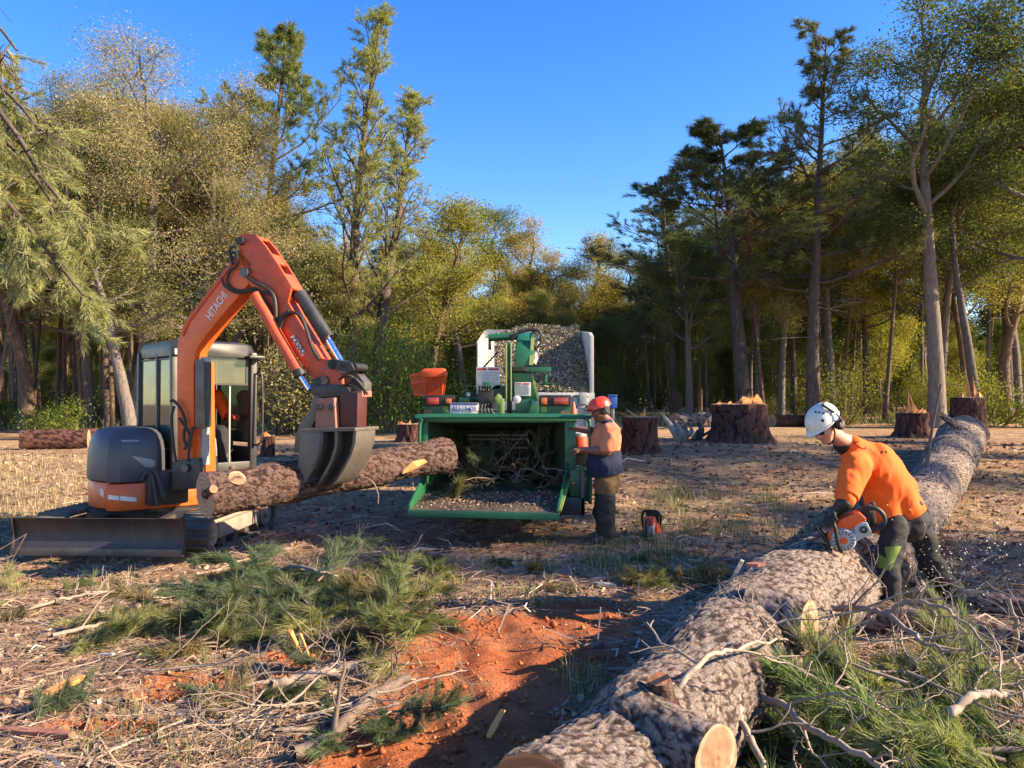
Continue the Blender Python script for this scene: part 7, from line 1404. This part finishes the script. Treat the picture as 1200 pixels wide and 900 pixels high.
crook('long curved limb with pale end lying left of the orange soil', [(345, 884, .05), (385, 868, .06), (410, 838, .07), (440, 812, .07), (478, 796, .05)], .040, .022, 'twigdark', 'fallen_limb', kids=2, seed=9)
crook('grey limb piece lying in the dead twig tangle', [(318, 803, .05), (350, 795, .07), (385, 786, .08), (420, 782, .08)], .030, .024, 'twig', 'fallen_limb', kids=1, seed=10)
crook('long thin grey branch on the litter at the left', [(62, 746, .03), (110, 732, .05), (150, 718, .06), (185, 690, .08)], .016, .008, 'twig', 'bare_branch', kids=5, seed=11)
crook('pale branch on the litter in front of the dozer blade', [(30, 715, .02), (80, 700, .05), (125, 694, .06), (180, 693, .04)], .014, .006, 'twig', 'bare_branch', kids=5, seed=12)
crook('straight grey stick in the bottom left corner', [(100, 898, .03), (130, 880, .03), (220, 842, .04)], .010, .006, 'twig', kids=1, seed=13)
crook('pale crooked branch near the top of the cut branches', [(322, 668, .14), (350, 664, .22), (375, 670, .22), (400, 675, .16)], .018, .010, 'twig', kids=3, seed=14)
for k in range(26): put_bare(rs.uniform(880, 1195), rs.uniform(800, 895), rs.uniform(.18, .36), rs.normal(-.5, .9), rs.uniform(.3, .6), 'pale crooked twig lying on the pine needles at the bottom right', 'pale twigs on the bottom right heap', rs.normal(0, .15))
# split stake and loose slabs of wood
def slab(label, a, b_, wd, th_, mat='splinter', name='wood_slab', cat='piece of wood'):
    b = MB(); a, c = Vector(a), Vector(b_); t = (c-a).normalized(); s = t.cross(Vector((0,0,1))); s = s.normalized() if s.length > .05 else Vector((1,0,0)); u = s.cross(t); r2 = random.Random(label); ri = []
    for k in range(6):
        f = k/5; w_ = wd*(.55+.5*math.sin(math.pi*(f*.8+.1)))*r2.uniform(.85, 1.15); h = th_*r2.uniform(.7, 1.1); p = a.lerp(c, f)+s*r2.uniform(-.1, .1)*wd; ri.append([p-s*w_/2-u*h/2, p+s*w_/2*.9-u*h/2*.7, p+s*w_/2+u*h/2, p-s*w_/2*.8+u*h/2*.8])
    b.loft(ri); return tag(b.build(name, M[mat], None, smooth=False), label, cat)
p = gp(360, 782); slab('split stake of torn wood standing tilted beside the cut branches', p+Vector((0,0,-.04)), at(340, 739, p.y-.1), .05, .03, name='split_stake')
p = gp(368, 785); slab('pale thin splinter leaning beside the tilted split stake', p, at(352, 742, p.y-.08), .016, .012)
p, q2 = gp(50, 822), gp(97, 803); slab('orange brown slab of bark on the ground at the left edge', p+Vector((0,0,.03)), q2+Vector((0,0,.05)), .07, .035, 'splinter', 'bark_slab')
p, q2 = gp(0, 860), gp(85, 868); slab('long reddish slab of bark in the bottom left corner', p+Vector((0,0,.02)), q2+Vector((0,0,.03)), .06, .03, 'rust', 'bark_slab')
pt, nrm, tt = on_trunk(872, 672); slab('flat wood slab leaning on the far side of the big trunk', pt+[-.08,.06,-.10], pt+[.0,.03,.07], .07, .025, 'deadroot'); pt, nrm, tt = on_trunk(886, 668); slab('oval bark chip lying on top of the big trunk', pt+[-.05,0,.03], pt+[.05,.03,.03], .07, .02, 'rust', 'bark_chip')
p = gp(585, 872); slab('white torn splinter of wood at the near end of the big trunk', p+Vector((-.05,0,.03)), p+Vector((.02,.08,.13)), .04, .015, 'splinter'); p = gp(700, 758); slab('tall thin bark splinter standing on the orange soil', p, at(704, 712, p.y), .02, .012, 'deadroot')
p = gp(697, 766); slab('small dark chunk of charred bark on the orange soil', p+Vector((-.02,0,.03)), p+Vector((.05,.03,.06)), .05, .04, 'twigdark', 'bark_chip'); p, q2 = gp(118, 772), gp(133, 776); slab('white curled chip of wood on the litter at the left', p+Vector((0,0,.03)), q2+Vector((0,0,.05)), .025, .01, 'decalwhite', 'wood_chip')
for k in range(110):
    px, py = rs.uniform(640, 1190), rs.uniform(520, 690)
    if 930 < px < 1060 and py > 560: continue
    p = gp(px, py); a = rs.uniform(0, 6.28); l = rs.uniform(.05, .2); o = slab('piece %d' % k, p+Vector((0,0,.02)), p+Vector((l*math.cos(a), l*math.sin(a), .03)), l*.35, .02, ('splinter', 'rust', 'twigdark', 'deadroot')[k % 4], 'bark_piece'); tag(o, 'broken piece of bark or wood on the clearing floor right of the chipper', 'piece of bark', 'broken bark pieces on the clearing floor')
# sawdust: on the ground under the cut, on the trousers' side, flying to the right of the saw
n = 2600; sp_ = vec(*at(1040, 640, 5.9)); c = np.concatenate([on_ground(*(vec(2.75, 5.5)[:,None]+rs.normal(0, 1, (2, 1800))*np.array([[.9],[.7]])), .02), sp_+np.abs(rs.normal(0, 1, (800, 1)))*vec(.55, .1, -.10)+rs.normal(0, .22, (800, 3))]); c = c[(c[:,2] > zgn(c[:,0], c[:,1])-.01)]
V, F = flakes(c, .011, .008, rs, 1.); o = link('sawdust', npmesh('sawdust', V, F, vmat('sawdust', [(0, (.62,.50,.36)), (1, (.8,.70,.55))]), False, {'v': np.repeat(rs.uniform(0, 1, len(c)), 4)})); tag(o, 'pale sawdust lying on the ground and flying right of the sawing man', 'sawdust', kind='stuff')
# brush in the chipper's feed mouth
lb = 'grey green pine branch jammed in the feed mouth of the chipper'; gb = 'branches in the feed mouth of the chipper'
for k in range(26): px = rs.uniform(535, 640); D_ = rs.uniform(9.4, 10.2); p = at(px, rs.uniform(535, 578), D_); put_branch(p.x, p.y, max(p.z, zfl+.03), rs.uniform(0, 6.28), rs.uniform(.45, .65), ((.10,.13,.07), (.16,.16,.10), (.08,.11,.06))[k % 3], lb, gb, rs.normal(-.2, .4), rs.uniform(-.6, .6))
for k in range(26): px = rs.uniform(530, 645); D_ = rs.uniform(9.25, 10.0); p = at(px, rs.uniform(545, 582), D_); put_bare(0, 0, 0, rs.uniform(0, 6.28), rs.uniform(.28, .5), 'thin grey stick jammed in the feed mouth of the chipper', 'sticks in the feed mouth of the chipper', rs.normal(-.3, .5), p=Vector((p.x, p.y, max(p.z, zfl+.03))))
nf = 1800; tx = rs.uniform(0, 1, nf); ty = rs.uniform(0, 1, nf)**.6; A_ = np.array(t0); B_ = np.array(t1); C_ = np.array(t2); D_ = np.array(t3); c = (A_+(B_-A_)*tx[:,None])*(1-ty[:,None])+(D_+(C_-D_)*tx[:,None])*ty[:,None]+[0,0,.006]; V, F = flakes(c, .03, .012, rs, .3); o = link('tray_debris', npmesh('tray_debris', V, F, litm, False, {'v': np.repeat(rs.uniform(0, .9, nf), 4)}), tray, True); tag(o, kind='stuff')
# finer labels for the rows of forest, by what each tree stands behind
for o in list(COL.objects):
    gname = o.get('group')
    if not gname: continue
    px = 600+900*o.location.x/max(o.location.y, 1)
    if gname == zones[0][2]: o['label'], o['group'] = ('dark slender tree crowded in the forest left of the excavator cab', 'forest trees left of the excavator cab') if px < 155 else ('dark slender tree in the forest behind the excavator boom and arm', 'forest trees behind the excavator boom and arm')
    if gname == zones[2][2]: o['label'], o['group'] = ('shaded slim tree in the forest between the red and the white helmet', 'forest trees between the two helmets') if px < 965 else ('shaded slim tree in the forest right of the white helmet', 'forest trees right of the white helmet')
    if gname == bushlab[0][1]: o['label'], o['group'] = ('low leafy shrub at the foot of the forest left of the excavator cab', 'shrubs left of the excavator cab') if px < 155 else ('low leafy shrub at the foot of the forest behind the excavator', 'shrubs behind the excavator')
    if gname == bushlab[2][1]: o['label'], o['group'] = ('dark low shrub under the trees between the red and the white helmet', 'shrubs between the two helmets') if px < 965 else ('dark low shrub under the trees right of the white helmet', 'shrubs right of the white helmet')
